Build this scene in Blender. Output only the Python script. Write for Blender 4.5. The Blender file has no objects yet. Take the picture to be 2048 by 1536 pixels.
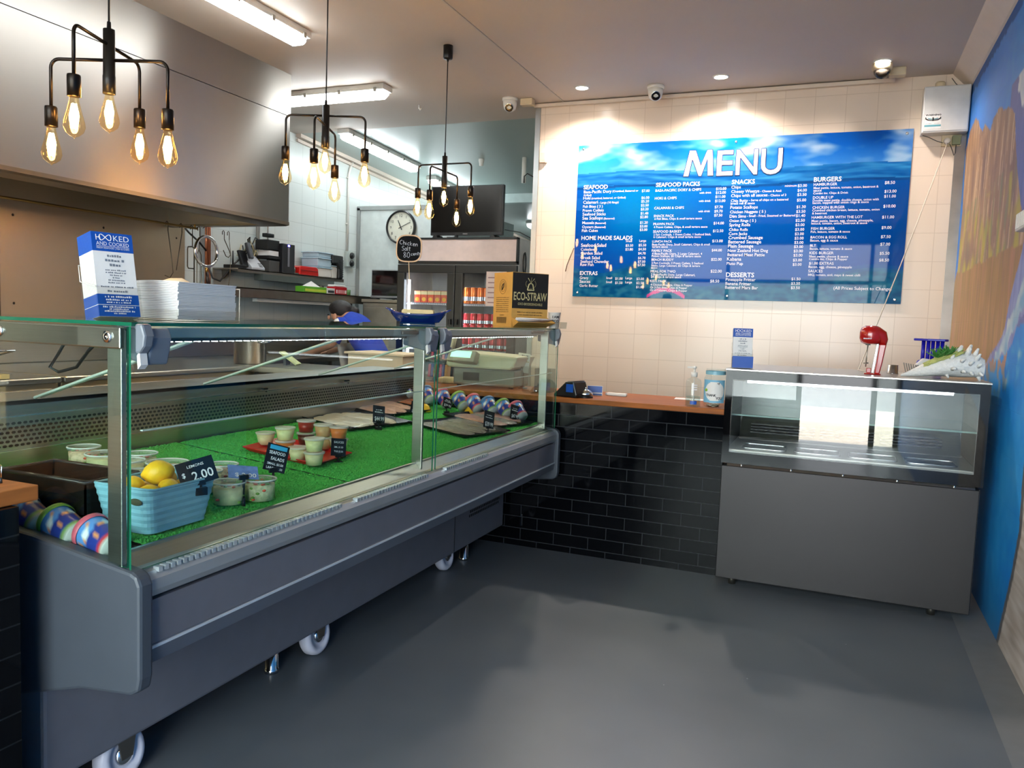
import bpy, bmesh, math, random
from math import sin, cos, pi, radians as rad, sqrt
from mathutils import Vector as V, Matrix, noise
random.seed(7)
S = bpy.context.scene
COL = S.collection

# ------------------------------------------------------------------ camera
CAM = V((-0.709787, -6.16564, 1.309737)); FPX = 1582.358
_y, _p, _r = rad(22.221), rad(-4.603), rad(2.134)
FW = V((-sin(_y) * cos(_p), cos(_y) * cos(_p), sin(_p)))
_ri = V((cos(_y), sin(_y), 0)); _up = _ri.cross(FW)
RT = _ri * cos(_r) + _up * sin(_r); UP = RT.cross(FW)
cd = bpy.data.cameras.new('camera'); cam = bpy.data.objects.new('camera', cd); COL.objects.link(cam)
cam.matrix_world = Matrix(((RT.x, UP.x, -FW.x, CAM.x), (RT.y, UP.y, -FW.y, CAM.y), (RT.z, UP.z, -FW.z, CAM.z), (0, 0, 0, 1)))
cd.sensor_fit = 'HORIZONTAL'; cd.sensor_width = 36; cd.lens = 36 * FPX / 2048; cd.clip_start = 0.05; cd.clip_end = 200
S.camera = cam
S.view_settings.view_transform = 'Standard'; S.view_settings.look = 'None'
S.view_settings.gamma = 1; S.view_settings.exposure = 0.75; S.view_settings.use_curve_mapping = False
cy = S.cycles
cy.use_denoising = True; cy.max_bounces = 8; cy.diffuse_bounces = 3; cy.glossy_bounces = 4; cy.transmission_bounces = 4
cy.transparent_max_bounces = 32; cy.caustics_reflective = False; cy.caustics_refractive = False
cy.sample_clamp_indirect = 6.0

# ------------------------------------------------------------------ world, sun, window light
W = bpy.data.worlds.new('daylight'); S.world = W; W.use_nodes = True
bg = W.node_tree.nodes['Background']; bg.inputs[0].default_value = (0.90, 0.955, 1.0, 1); bg.inputs[1].default_value = 10.0
sd = bpy.data.lights.new('sun', 'SUN'); sd.energy = 22.0; sd.angle = rad(0.5); sd.color = (1.0, 0.95, 0.88)
sun = bpy.data.objects.new('sun', sd); COL.objects.link(sun)
sun.rotation_euler = V((-0.55, 0.10, -0.83)).to_track_quat('-Z', 'Y').to_euler()
pl = bpy.data.lights.new('shopfront_portal', 'AREA'); pl.shape = 'RECTANGLE'; pl.size = 3.9; pl.size_y = 2.8
pl.cycles.is_portal = True
plo = bpy.data.objects.new('shopfront_portal', pl); COL.objects.link(plo)
plo.location = (-1.95, -8.12, 1.45); plo.rotation_euler = (rad(90), 0, rad(0))

# ------------------------------------------------------------------ helpers
ZC = 3.069
def px(ax, val, u, v):
    """the point of the plane ax = val that lies under a pixel of the photograph"""
    d = FW + RT * ((u - 1024) / FPX) - UP * ((v - 768) / FPX)
    i = 'xyz'.index(ax); return CAM + d * ((val - CAM[i]) / d[i])
def pd(u, v, d):
    return CAM + (FW + RT * ((u - 1024) / FPX) - UP * ((v - 768) / FPX)) * d
def lin(c):
    c = c / 255.0; return c / 12.92 if c <= 0.04045 else ((c + 0.055) / 1.055) ** 2.4
def rgb(c, a=1.0): return (lin(c[0]), lin(c[1]), lin(c[2]), a)
MATS = {}
def nodes(name):
    m = bpy.data.materials.new(name); m.use_nodes = True; MATS[name] = m
    nt = m.node_tree; return m, nt, nt.nodes, nt.links, nt.nodes['Principled BSDF']
def mat(name, c, rough=0.5, metal=0.0, var=0.06, scale=14.0, bump=0.0, spec=0.5, coat=0.0, stretch=None, trans=0.0, alpha=1.0, sub=0.0, rvar=0.0):
    """a surface whose tone wanders a little with a noise texture"""
    if name in MATS: return MATS[name]
    m, nt, N, L, B = nodes(name)
    tc = N.new('ShaderNodeTexCoord'); mp = N.new('ShaderNodeMapping'); nz = N.new('ShaderNodeTexNoise')
    nz.inputs['Scale'].default_value = scale; nz.inputs['Detail'].default_value = 4
    if stretch: mp.inputs['Scale'].default_value = stretch
    L.new(tc.outputs['Object'], mp.inputs[0]); L.new(mp.outputs[0], nz.inputs[0])
    cr = N.new('ShaderNodeValToRGB'); e = cr.color_ramp.elements
    a = rgb(c); e[0].position = 0.3; e[1].position = 0.7
    e[0].color = tuple(x * (1 - var) for x in a[:3]) + (1,); e[1].color = tuple(min(1, x * (1 + var)) for x in a[:3]) + (1,)
    L.new(nz.outputs[0], cr.inputs[0]); L.new(cr.outputs[0], B.inputs['Base Color'])
    B.inputs['Roughness'].default_value = rough; B.inputs['Metallic'].default_value = metal
    B.inputs['Specular IOR Level'].default_value = spec; B.inputs['Coat Weight'].default_value = coat
    B.inputs['Transmission Weight'].default_value = trans; B.inputs['Alpha'].default_value = alpha
    if sub: B.inputs['Subsurface Weight'].default_value = sub; B.inputs['Subsurface Radius'].default_value = (0.01, 0.006, 0.004)
    if rvar:
        mr = N.new('ShaderNodeMapRange'); mr.inputs['To Min'].default_value = rough - rvar; mr.inputs['To Max'].default_value = rough + rvar
        L.new(nz.outputs[0], mr.inputs[0]); L.new(mr.outputs[0], B.inputs['Roughness'])
    if bump:
        bp = N.new('ShaderNodeBump'); bp.inputs['Strength'].default_value = bump; bp.inputs['Distance'].default_value = 0.01
        L.new(nz.outputs[0], bp.inputs['Height']); L.new(bp.outputs[0], B.inputs['Normal'])
    return m
def emit(name, c, s, base=(0.9, 0.9, 0.9)):
    if name in MATS: return MATS[name]
    m, nt, N, L, B = nodes(name)
    B.inputs['Base Color'].default_value = tuple(base) + (1,); B.inputs['Emission Color'].default_value = tuple(c) + (1,)
    B.inputs['Emission Strength'].default_value = s; return m
def glass(name, tint=(0.93, 0.97, 0.95), refl=1.0, rough=0.0, ior=1.5):
    """thin clear sheet: lets light straight through, mirrors by the Fresnel law"""
    if name in MATS: return MATS[name]
    m, nt, N, L, B = nodes(name); N.remove(B)
    t = N.new('ShaderNodeBsdfTransparent'); t.inputs[0].default_value = tuple(tint) + (1,)
    g = N.new('ShaderNodeBsdfGlossy'); g.inputs['Roughness'].default_value = rough; g.inputs[0].default_value = (1, 1, 1, 1)
    f = N.new('ShaderNodeFresnel'); f.inputs[0].default_value = ior
    geo = N.new('ShaderNodeNewGeometry'); inv = N.new('ShaderNodeMath'); inv.operation = 'SUBTRACT'; inv.inputs[0].default_value = 1.0
    L.new(geo.outputs['Backfacing'], inv.inputs[1])
    mu = N.new('ShaderNodeMath'); mu.operation = 'MULTIPLY'; L.new(f.outputs[0], mu.inputs[0]); L.new(inv.outputs[0], mu.inputs[1])
    m2 = N.new('ShaderNodeMath'); m2.operation = 'MULTIPLY'; m2.use_clamp = True; m2.inputs[1].default_value = refl; L.new(mu.outputs[0], m2.inputs[0])
    mx = N.new('ShaderNodeMixShader'); L.new(m2.outputs[0], mx.inputs[0]); L.new(t.outputs[0], mx.inputs[1]); L.new(g.outputs[0], mx.inputs[2])
    L.new(mx.outputs[0], N['Material Output'].inputs[0]); return m
def tiles(name, axes, c1, c2, mortar, w, h, ox=0.0, oz=0.0, gap=0.004, off=0.0, rough=0.15, bump=0.3, spec=0.5):
    if name in MATS: return MATS[name]
    m, nt, N, L, B = nodes(name)
    tc = N.new('ShaderNodeTexCoord'); sp = N.new('ShaderNodeSeparateXYZ'); cb = N.new('ShaderNodeCombineXYZ')
    L.new(tc.outputs['Object'], sp.inputs[0])
    for k, o in ((0, ox), (1, oz)):
        ad = N.new('ShaderNodeMath'); ad.operation = 'ADD'; ad.inputs[1].default_value = 40 * (w if k == 0 else h) - o
        L.new(sp.outputs['XYZ'.index(axes[k].upper())], ad.inputs[0]); L.new(ad.outputs[0], cb.inputs[k])
    br = N.new('ShaderNodeTexBrick'); br.offset = off; br.squash = 1.0
    br.inputs['Scale'].default_value = 1.0; br.inputs['Brick Width'].default_value = w; br.inputs['Row Height'].default_value = h
    br.inputs['Mortar Size'].default_value = gap; br.inputs['Mortar Smooth'].default_value = 0.2; br.inputs['Bias'].default_value = 0
    br.inputs['Color1'].default_value = rgb(c1); br.inputs['Color2'].default_value = rgb(c2); br.inputs['Mortar'].default_value = rgb(mortar)
    L.new(cb.outputs[0], br.inputs['Vector']); L.new(br.outputs['Color'], B.inputs['Base Color'])
    iv = N.new('ShaderNodeMath'); iv.operation = 'SUBTRACT'; iv.inputs[0].default_value = 1; L.new(br.outputs['Fac'], iv.inputs[1])
    bp = N.new('ShaderNodeBump'); bp.inputs['Strength'].default_value = bump; bp.inputs['Distance'].default_value = 0.002
    L.new(iv.outputs[0], bp.inputs['Height']); L.new(bp.outputs[0], B.inputs['Normal'])
    B.inputs['Roughness'].default_value = rough; B.inputs['Specular IOR Level'].default_value = spec; return m
def paint(name, rough=0.5, spec=0.4):
    """printed or painted picture: its colours sit in the mesh's own colour layer"""
    if name in MATS: return MATS[name]
    m, nt, N, L, B = nodes(name)
    a = N.new('ShaderNodeVertexColor'); a.layer_name = 'paint'; nz = N.new('ShaderNodeTexNoise'); nz.inputs['Scale'].default_value = 60
    mx = N.new('ShaderNodeMix'); mx.data_type = 'RGBA'; mx.blend_type = 'MULTIPLY'; mx.inputs[0].default_value = 0.08
    L.new(a.outputs[0], mx.inputs[6]); L.new(nz.outputs[0], mx.inputs[7]); L.new(mx.outputs[2], B.inputs['Base Color'])
    B.inputs['Roughness'].default_value = rough; B.inputs['Specular IOR Level'].default_value = spec; return m

WORLD = {}
class MB:
    """collects shapes and links them as one mesh object"""
    def __init__(s): s.v = []; s.f = []; s.mi = []; s.sm = []; s.m = 0; s.cols = None; s.uv = False
    def add(s, vs, fs, sm=False):
        o = len(s.v); s.v += [V(p) for p in vs]; s.f += [[i + o for i in f] for f in fs]
        s.mi += [s.m] * len(fs); s.sm += [sm] * len(fs); return s
    def box(s, x0, x1, y0, y1, z0, z1, M=None):
        vs = [V((x, y, z)) for z in (z0, z1) for y in (y0, y1) for x in (x0, x1)]
        if M: vs = [M @ p for p in vs]
        return s.add(vs, [(0, 2, 3, 1), (4, 5, 7, 6), (0, 1, 5, 4), (2, 6, 7, 3), (0, 4, 6, 2), (1, 3, 7, 5)])
    def rbox(s, c, sx, sy, sz, rz=0, rx=0, ry=0):
        M = Matrix.Translation(c) @ Matrix.Rotation(rz, 4, 'Z') @ Matrix.Rotation(ry, 4, 'Y') @ Matrix.Rotation(rx, 4, 'X')
        return s.box(-sx / 2, sx / 2, -sy / 2, sy / 2, -sz / 2, sz / 2, M)
    def lathe(s, prof, M=None, n=24, sm=True, cap0=True, cap1=True, sq=1.0):
        vs = []; fs = []; k = len(prof)
        for j in range(n):
            a = 2 * pi * j / n
            for r, z in prof: vs.append(V((r * cos(a), r * sin(a) * sq, z)))
        for j in range(n):
            j2 = (j + 1) % n
            for i in range(k - 1): fs.append((j * k + i, j2 * k + i, j2 * k + i + 1, j * k + i + 1))
        if cap0 and prof[0][0] > 1e-6: fs.append([j * k for j in reversed(range(n))])
        if cap1 and prof[-1][0] > 1e-6: fs.append([j * k + k - 1 for j in range(n)])
        if M: vs = [M @ p for p in vs]
        return s.add(vs, fs, sm)
    def cyl(s, p0, p1, r0, r1=None, n=16, sm=True):
        p0 = V(p0); p1 = V(p1); d = p1 - p0
        M = Matrix.Translation(p0) @ d.to_track_quat('Z', 'Y').to_matrix().to_4x4()
        return s.lathe([(r0, 0), (r0 if r1 is None else r1, d.length)], M, n, sm)
    def tube(s, pts, r, n=8, closed=False, sm=True, flat=1.0):
        P = [V(p) for p in pts]; k = len(P); vs = []; fs = []
        R = r if isinstance(r, (list, tuple)) else [r] * k
        T = []
        for i in range(k):
            a = P[i - 1] if (i > 0 or closed) else P[i]; b = P[(i + 1) % k] if (i < k - 1 or closed) else P[i]
            t = b - a; T.append(t.normalized() if t.length > 1e-9 else V((0, 0, 1)))
        nrm = T[0].orthogonal().normalized()
        for i in range(k):
            nrm = (nrm - T[i] * nrm.dot(T[i])); nrm = nrm.normalized() if nrm.length > 1e-6 else T[i].orthogonal().normalized()
            bi = T[i].cross(nrm)
            for j in range(n):
                a = 2 * pi * j / n; vs.append(P[i] + nrm * (R[i] * cos(a)) + bi * (R[i] * sin(a) * flat))
        for i in range(k if closed else k - 1):
            i2 = (i + 1) % k
            for j in range(n): fs.append((i * n + j, i * n + (j + 1) % n, i2 * n + (j + 1) % n, i2 * n + j))
        if not closed: fs.append(list(reversed(range(n)))); fs.append([(k - 1) * n + j for j in range(n)])
        return s.add(vs, fs, sm)
    def prism(s, poly, ax, a0, a1, M=None, sm=False):
        """poly in the two other axes (in x,y,z order), pushed from a0 to a1 along ax"""
        n = len(poly); vs = []
        for a in (a0, a1):
            for p, q in poly:
                vs.append(V({'x': (a, p, q), 'y': (p, a, q), 'z': (p, q, a)}[ax]))
        if M: vs = [M @ p for p in vs]
        fs = [list(range(n)), [n + i for i in reversed(range(n))]] + [(i, i + n, (i + 1) % n + n, (i + 1) % n) for i in range(n)]
        return s.add(vs, fs, sm)
    def ball(s, c, rx, ry=None, rz=None, M=None, nu=20, nv=12, sm=True):
        ry = rx if ry is None else ry; rz = rx if rz is None else rz
        T = Matrix.Translation(c) @ (M if M else Matrix())
        vs = [T @ V((0, 0, -rz))]; fs = []
        for i in range(1, nv):
            t = -pi / 2 + pi * i / nv
            for j in range(nu): vs.append(T @ V((rx * cos(t) * cos(2 * pi * j / nu), ry * cos(t) * sin(2 * pi * j / nu), rz * sin(t))))
        vs.append(T @ V((0, 0, rz))); e = len(vs) - 1
        for j in range(nu):
            fs.append((0, 1 + (j + 1) % nu, 1 + j)); fs.append((e, e - nu + j, e - nu + (j + 1) % nu))
        for i in range(nv - 2):
            for j in range(nu):
                a = 1 + i * nu; fs.append((a + j, a + (j + 1) % nu, a + nu + (j + 1) % nu, a + nu + j))
        return s.add(vs, fs, sm)
    def grid(s, f, nu, nv, sm=True):
        vs = [f(i / nu, j / nv) for j in range(nv + 1) for i in range(nu + 1)]
        fs = [(j * (nu + 1) + i, j * (nu + 1) + i + 1, (j + 1) * (nu + 1) + i + 1, (j + 1) * (nu + 1) + i) for j in range(nv) for i in range(nu)]
        return s.add(vs, fs, sm)
    def text(s, t, M, size, bold=0.0, align='LEFT', width=None, res=2, shear=0.0):
        vs, fs = glyphs(t, res, bold, shear)
        if not vs: return s
        x1 = max(p[0] for p in vs); x0 = min(p[0] for p in vs)
        k = size / 0.73
        if width: k = width / (x1 - x0)
        kz = size / 0.73 if size and width else k
        o = {'LEFT': x0, 'CENTER': (x0 + x1) / 2, 'RIGHT': x1}[align]
        return s.add([M @ V(((p[0] - o) * k, p[1] * kz, 0)) for p in vs], fs)
    def build(s, name, mats, parent=None, bevel=0.0, seg=2, loc=None, smooth=False, solid=0.0, sub=0):
        me = bpy.data.meshes.new(name)
        o = WORLD.get(parent.name, V((0, 0, 0))) if parent else V(loc or (0, 0, 0))
        me.from_pydata([p - o for p in s.v], [], s.f)
        if not isinstance(mats, (list, tuple)): mats = [mats]
        for m in mats: me.materials.append(m)
        me.polygons.foreach_set('material_index', s.mi); me.polygons.foreach_set('use_smooth', [True] * len(s.f) if smooth else s.sm)
        if s.cols is not None:
            ca = me.color_attributes.new('paint', 'FLOAT_COLOR', 'POINT')
            ca.data.foreach_set('color', [x for c in s.cols for x in c])
        if s.uv:
            ul = me.uv_layers.new(name='UVMap'); ul.data.foreach_set('uv', [q for lp in me.loops for q in (me.vertices[lp.vertex_index].co.y, me.vertices[lp.vertex_index].co.z)])
        me.update()
        ob = bpy.data.objects.new(name, me); COL.objects.link(ob)
        if parent: ob.parent = parent; WORLD[ob.name] = o
        else: ob.location = o; WORLD[ob.name] = o
        if solid:
            d = ob.modifiers.new('thickness', 'SOLIDIFY'); d.thickness = solid; d.offset = 0
        if bevel:
            b = ob.modifiers.new('edge', 'BEVEL'); b.width = bevel; b.segments = seg; b.limit_method = 'ANGLE'; b.angle_limit = rad(40)
        if sub:
            u = ob.modifiers.new('smooth', 'SUBSURF'); u.levels = sub; u.render_levels = sub
        return ob
_G = {}
def glyphs(t, res, bold, shear):
    k = (t, res, bold, shear)
    if k not in _G:
        cu = bpy.data.curves.new('letters', 'FONT'); cu.body = t; cu.resolution_u = res; cu.offset = bold; cu.shear = shear
        ob = bpy.data.objects.new('letters', cu); me = ob.to_mesh()
        _G[k] = ([tuple(v.co) for v in me.vertices], [list(p.vertices) for p in me.polygons])
        ob.to_mesh_clear(); bpy.data.objects.remove(ob); bpy.data.curves.remove(cu)
    return _G[k]
def tag(o, label=None, cat=None, group=None, kind=None):
    if label: o['label'] = label
    if cat: o['category'] = cat
    if group: o['group'] = group
    if kind: o['kind'] = kind
    return o
def thing(name, label, cat, loc=(0, 0, 0), group=None, rz=0):
    o = bpy.data.objects.new(name, None); COL.objects.link(o); o.empty_display_size = 0.05
    o.location = loc; o.rotation_euler = (0, 0, rz); WORLD[o.name] = V(loc) if rz == 0 else V((0, 0, 0))
    return tag(o, label, cat, group)
def dup(root, loc, rz=0, label=None, group=None, scale=None):
    r = root.copy(); COL.objects.link(r); r.location = loc; r.rotation_euler = rz if isinstance(rz, tuple) else (0, 0, rz)
    if label: r['label'] = label
    if group: r['group'] = group
    if scale: r.scale = scale
    for ch in root.children:
        c = ch.copy(); COL.objects.link(c); c.parent = r
        for g in ch.children:
            d = g.copy(); COL.objects.link(d); d.parent = c
    return r
def struct(name, mb, m, **k): return tag(mb.build(name, m, **k), kind='structure')
def frame(o, x, y):
    """matrix that lays flat lettering at o with its reading direction x and its up direction y"""
    o, x, y = V(o), V(x).normalized(), V(y).normalized(); z = x.cross(y)
    return Matrix(((x.x, y.x, z.x, o.x), (x.y, y.y, z.y, o.y), (x.z, y.z, z.z, o.z), (0, 0, 0, 1)))
def bars(b, F_, x, y, w, h):
    """a line of print too small to read: short strokes of uneven length"""
    q = -w / 2; r_ = random.Random(int(abs(y) * 1e5))
    while q < w / 2:
        l_ = min(h * r_.uniform(0.4, 0.9), w / 2 - q); k_ = h * r_.uniform(0.55, 0.9); b.add([F_ @ V((x + q, y, 0)), F_ @ V((x + q + l_, y, 0)), F_ @ V((x + q + l_, y + k_, 0)), F_ @ V((x + q, y + k_, 0))], [(0, 1, 2, 3)]); q += l_ + h * (0.25 if r_.random() < 0.8 else 0.8)
def rot(a, ax): return Matrix.Rotation(a, 4, ax)
def loc(*p): return Matrix.Translation(V(p) if len(p) == 3 else V(p[0]))

# ------------------------------------------------------------------ materials
steel = mat('brushed_steel', (188, 184, 176), 0.30, 1.0, 0.05, 9, stretch=(1, 1, 30), rvar=0.05)
steel_h = mat('hood_steel', (158, 152, 145), 0.33, 1.0, 0.04, 2.2, stretch=(1, 1.5, 0.4), rvar=0.03)
_hn = steel_h.node_tree; _ht = _hn.nodes.new('ShaderNodeTangent'); _ht.direction_type = 'UV_MAP'; _hn.links.new(_ht.outputs[0], _hn.nodes['Principled BSDF'].inputs['Tangent'])
_hn.nodes['Principled BSDF'].inputs['Anisotropic'].default_value = 0.85; _hn.nodes['Principled BSDF'].inputs['Anisotropic Rotation'].default_value = 0.25
steel_d = mat('worn_steel', (150, 144, 134), 0.38, 1.0, 0.08, 12)
chrome = mat('chrome', (215, 215, 215), 0.08, 1.0, 0.02)
alum = mat('satin_aluminium', (176, 178, 178), 0.32, 1.0, 0.03)
blackm = mat('black_metal', (24, 23, 22), 0.38, 0.4, 0.1)
blackp = mat('black_plastic', (17, 17, 19), 0.35, 0, 0.1)
greyp = mat('grey_plastic', (112, 118, 126), 0.42, 0, 0.03)
greyd = mat('dark_grey_shell', (66, 72, 80), 0.45, 0, 0.04)
body_g = mat('slate_grey_panel', (112, 112, 119), 0.36, 0.1, 0.04)
whitep = mat('white_plastic', (226, 222, 214), 0.4, 0, 0.02)
cream = mat('cream_plastic', (206, 190, 158), 0.45, 0, 0.03)
red = mat('red_plastic', (205, 32, 26), 0.3, 0, 0.04)
rub = mat('white_nylon', (205, 204, 214), 0.4, 0, 0.03)
paper = mat('white_paper', (228, 226, 224), 0.7, 0, 0.03)
ink = mat('black_ink', (20, 20, 24), 0.5, 0, 0.02)
white_ink = mat('white_ink', (240, 236, 238), 0.5, 0, 0.02)
blue_ink = mat('blue_print', (18, 78, 168), 0.4, 0, 0.05)
tint_glass = glass('clear_glass')
edge_green = mat('green_glass_edge', (22, 92, 66), 0.1, 0, 0.1, spec=0.6)
acryl = glass('clear_acrylic', (0.96, 0.96, 0.95), 0.8)
def pane(name, x0, x1, y0, y1, z0, z1, thin, parent, g=None):
    """glass sheet: clear faces, green edges"""
    b = MB(); b.box(x0, x1, y0, y1, z0, z1); ax = 'zzyyxx'
    for i in range(6): b.mi[i] = 0 if ax[i] == thin else 1
    return b.build(name, [g or tint_glass, edge_green], parent)

# ------------------------------------------------------------------ the setting
wtile = tiles('white_wall_tile', 'xz', (228, 212, 196), (226, 209, 193), (210, 192, 175), 0.2055, 0.194, -0.5575, 1.236, 0.0022, 0, 0.22)
ktile = tiles('kitchen_wall_tile', 'yz', (212, 218, 214), (209, 216, 212), (186, 192, 188), 0.2055, 0.194, 0.1, 1.236, 0.0022, 0, 0.25)
btile_x = tiles('black_subway_tile', 'xz', (7, 8, 11), (8, 9, 12), (48, 50, 53), 0.205, 0.0685, -1.277, 0.858, 0.0026, 0.5, 0.05, 0.5, 0.16)
btile_y = tiles('black_subway_tile_side', 'yz', (7, 8, 11), (8, 9, 12), (30, 32, 34), 0.205, 0.0685, 0.05, 0.858, 0.0022, 0.5, 0.06, 0.5, 0.2)
ceilm = mat('ceiling_paint', (196, 184, 172), 0.6, 0, 0.03, 1.5)
ceilk = mat('kitchen_ceiling_gloss', (150, 164, 160), 0.32, 0, 0.03, 1.5)
trimw = mat('cream_trim', (214, 200, 186), 0.5, 0, 0.02)
def floor_mat():
    m, nt, N, L, B = nodes('painted_concrete')
    tc = N.new('ShaderNodeTexCoord'); a = N.new('ShaderNodeTexNoise'); a.inputs['Scale'].default_value = 2.5; a.inputs['Detail'].default_value = 8
    L.new(tc.outputs['Object'], a.inputs[0])
    c = N.new('ShaderNodeValToRGB'); e = c.color_ramp.elements; e[0].position = 0.3; e[1].position = 0.72
    e[0].color = rgb((88, 94, 100)); e[1].color = rgb((100, 105, 110)); L.new(a.outputs[0], c.inputs[0])
    v = N.new('ShaderNodeTexVoronoi'); v.inputs['Scale'].default_value = 3.3; L.new(tc.outputs['Object'], v.inputs[0])
    lt = N.new('ShaderNodeMath'); lt.operation = 'LESS_THAN'; lt.inputs[1].default_value = 0.010; L.new(v.outputs['Distance'], lt.inputs[0])
    mx = N.new('ShaderNodeMix'); mx.data_type = 'RGBA'; L.new(lt.outputs[0], mx.inputs[0]); L.new(c.outputs[0], mx.inputs[6]); mx.inputs[7].default_value = rgb((150, 154, 158))
    L.new(mx.outputs[2], B.inputs['Base Color']); B.inputs['Roughness'].default_value = 0.36
    mr = N.new('ShaderNodeMapRange'); mr.inputs['To Min'].default_value = 0.30; mr.inputs['To Max'].default_value = 0.44; L.new(a.outputs[0], mr.inputs[0]); L.new(mr.outputs[0], B.inputs['Roughness'])
    return m
struct('floor', MB().box(-5.95, 0.15, -8.15, 7.2, -0.1, 0), floor_mat())
struct('trim_1', MB().prism([(-0.13, 0), (0, 0), (0, 0.02)], 'y', -8.1, 0), mat('floor_edge_paint', (104, 107, 110), 0.45))
SL = math.tan(rad(3.4)); zs = lambda y: ZC - (y - 0.4) * SL
struct('ceiling', MB().box(-5.95, 0.15, -8.15, 0.4, ZC, ZC + 0.1), ceilm)
struct('ceiling_rear', MB().prism([(0.4, ZC), (7.2, zs(7.2)), (7.2, zs(7.2) + 0.1), (0.4, ZC + 0.1)], 'x', -5.95, 0.15), ceilk)
struct('wall_back', MB().box(-3.062, 0.0, 0.0, 0.14, 0, ZC), wtile)
struct('wall_passage', MB().box(-3.07, -2.95, 0.14, 7.1, 0, ZC), ktile)
struct('wall_left', MB().box(-5.95, -5.8, -8.15, 7.2, 0, ZC), ktile)
struct('wall_rear', MB().box(-5.8, -3.07, 7.0, 7.1, 0, 3.0), mat('rear_wall_paint', (196, 206, 204), 0.5))
struct('trim_2', MB().box(-5.8, -3.07, 3.2, 3.32, 2.79, 2.95), mat('beam_paint', (186, 200, 198), 0.5))
struct('trim_3', MB().box(-0.0635, 0.0, -0.004, 0.0, 0, ZC - 0.10), mat('corner_strip_steel', (138, 130, 124), 0.28, 1.0, 0.15, 4, stretch=(1, 1, 1.5)))
struct('trim_4', MB().box(-3.105, -3.062, -0.012, 0.14, 0, ZC), alum)
struct('trim_5', MB().prism([(-0.11, ZC), (-0.10, ZC - 0.012), (-0.012, ZC - 0.10), (0, ZC - 0.105), (0, ZC)], 'y', -8.0, 0.0), trimw)
struct('trim_6', MB().box(-2.868, -2.856, -8.0, -0.03, ZC - 0.006, ZC), mat('cover_strip', (186, 178, 170), 0.5))
b = MB()
for za, zb, w in ((0.055, 0.0, 0.05), (0.0, -0.02, 0.03)):
    b.prism([(-5.8, ZC + za), (-5.8 + w, ZC + za), (-5.8 + w * 0.5, ZC + zb), (-5.8, ZC + zb)], 'y', -8, 0.4)
def sloped(x0, x1, y0, y1, dz0, dz1):
    bb = MB(); bb.add([(x, y, zs(y) + dz) for y in (y0, y1) for x, dz in ((x0, dz0), (x1, dz0), (x1, dz1), (x0, dz1))],
        [(0, 1, 2, 3), (7, 6, 5, 4), (0, 4, 5, 1), (1, 5, 6, 2), (2, 6, 7, 3), (3, 7, 4, 0)]); return bb
struct('trim_7', sloped(-5.8, -5.74, 0.4, 7.0, -0.035, 0.0), trimw)
struct('trim_8', sloped(-5.8, -5.775, 0.4, 7.0, -0.075, -0.045), trimw)
# mural wall: painted block work, the picture drawn as colour over a fine mesh
def poly_in(p, x, y):
    r = False; j = len(p) - 1
    for i in range(len(p)):
        if (p[i][1] > y) != (p[j][1] > y) and x < (p[j][0] - p[i][0]) * (y - p[i][1]) / (p[j][1] - p[i][1]) + p[i][0]: r = not r
        j = i
    return r
def wall_yz(*pp): return [(q.y, q.z) for q in (px('x', 0, u, v) for u, v in pp)]
def n2(y, z, s, k=0.0): return noise.noise(V((y * s + k, z * s, k)))
def mixc(a, b_, t): t = max(0, min(1, t)); return [a[i] * (1 - t) + b_[i] * t for i in range(3)]
CLIFF = wall_yz((1893, 705), (1900, 640), (1915, 540), (1925, 420), (1932, 300), (1940, 262), (1952, 236), (1957, 240), (1960, 256), (1966, 262), (1970, 247), (1976, 255), (1981, 262), (1987, 236), (1994, 226), (1998, 216), (2004, 213), (2008, 222), (2018, 214), (2024, 218), (2030, 226), (2032, 300), (2036, 350), (2040, 400), (2046, 430), (2060, 470), (2060, 520))
LEDGE = wall_yz((1900, 552), (1913, 548), (2048, 483), (2075, 470))
LOWER = wall_yz((1913, 548), (2048, 483), (2040, 520), (2030, 560), (2018, 610), (2008, 655), (1992, 690), (1965, 735), (1935, 760), (1880, 760), (1893, 640))
FALL = wall_yz((2048, 483), (2075, 480), (2070, 600), (2040, 640), (2025, 690), (2010, 705), (1990, 712), (1965, 735), (1992, 690), (2008, 655), (2018, 610), (2030, 560), (2040, 520))
FOAM = wall_yz((2052, 540), (2065, 560), (2044, 620), (2028, 665), (2012, 700), (1985, 722), (1996, 690), (2018, 650), (2036, 600))
PLANK = wall_yz((2049, 915), (2043, 985), (2038, 1060), (2022, 1150), (1990, 1290), (2300, 2400), (3200, 2400), (2700, 700), (2051, 905))
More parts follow.
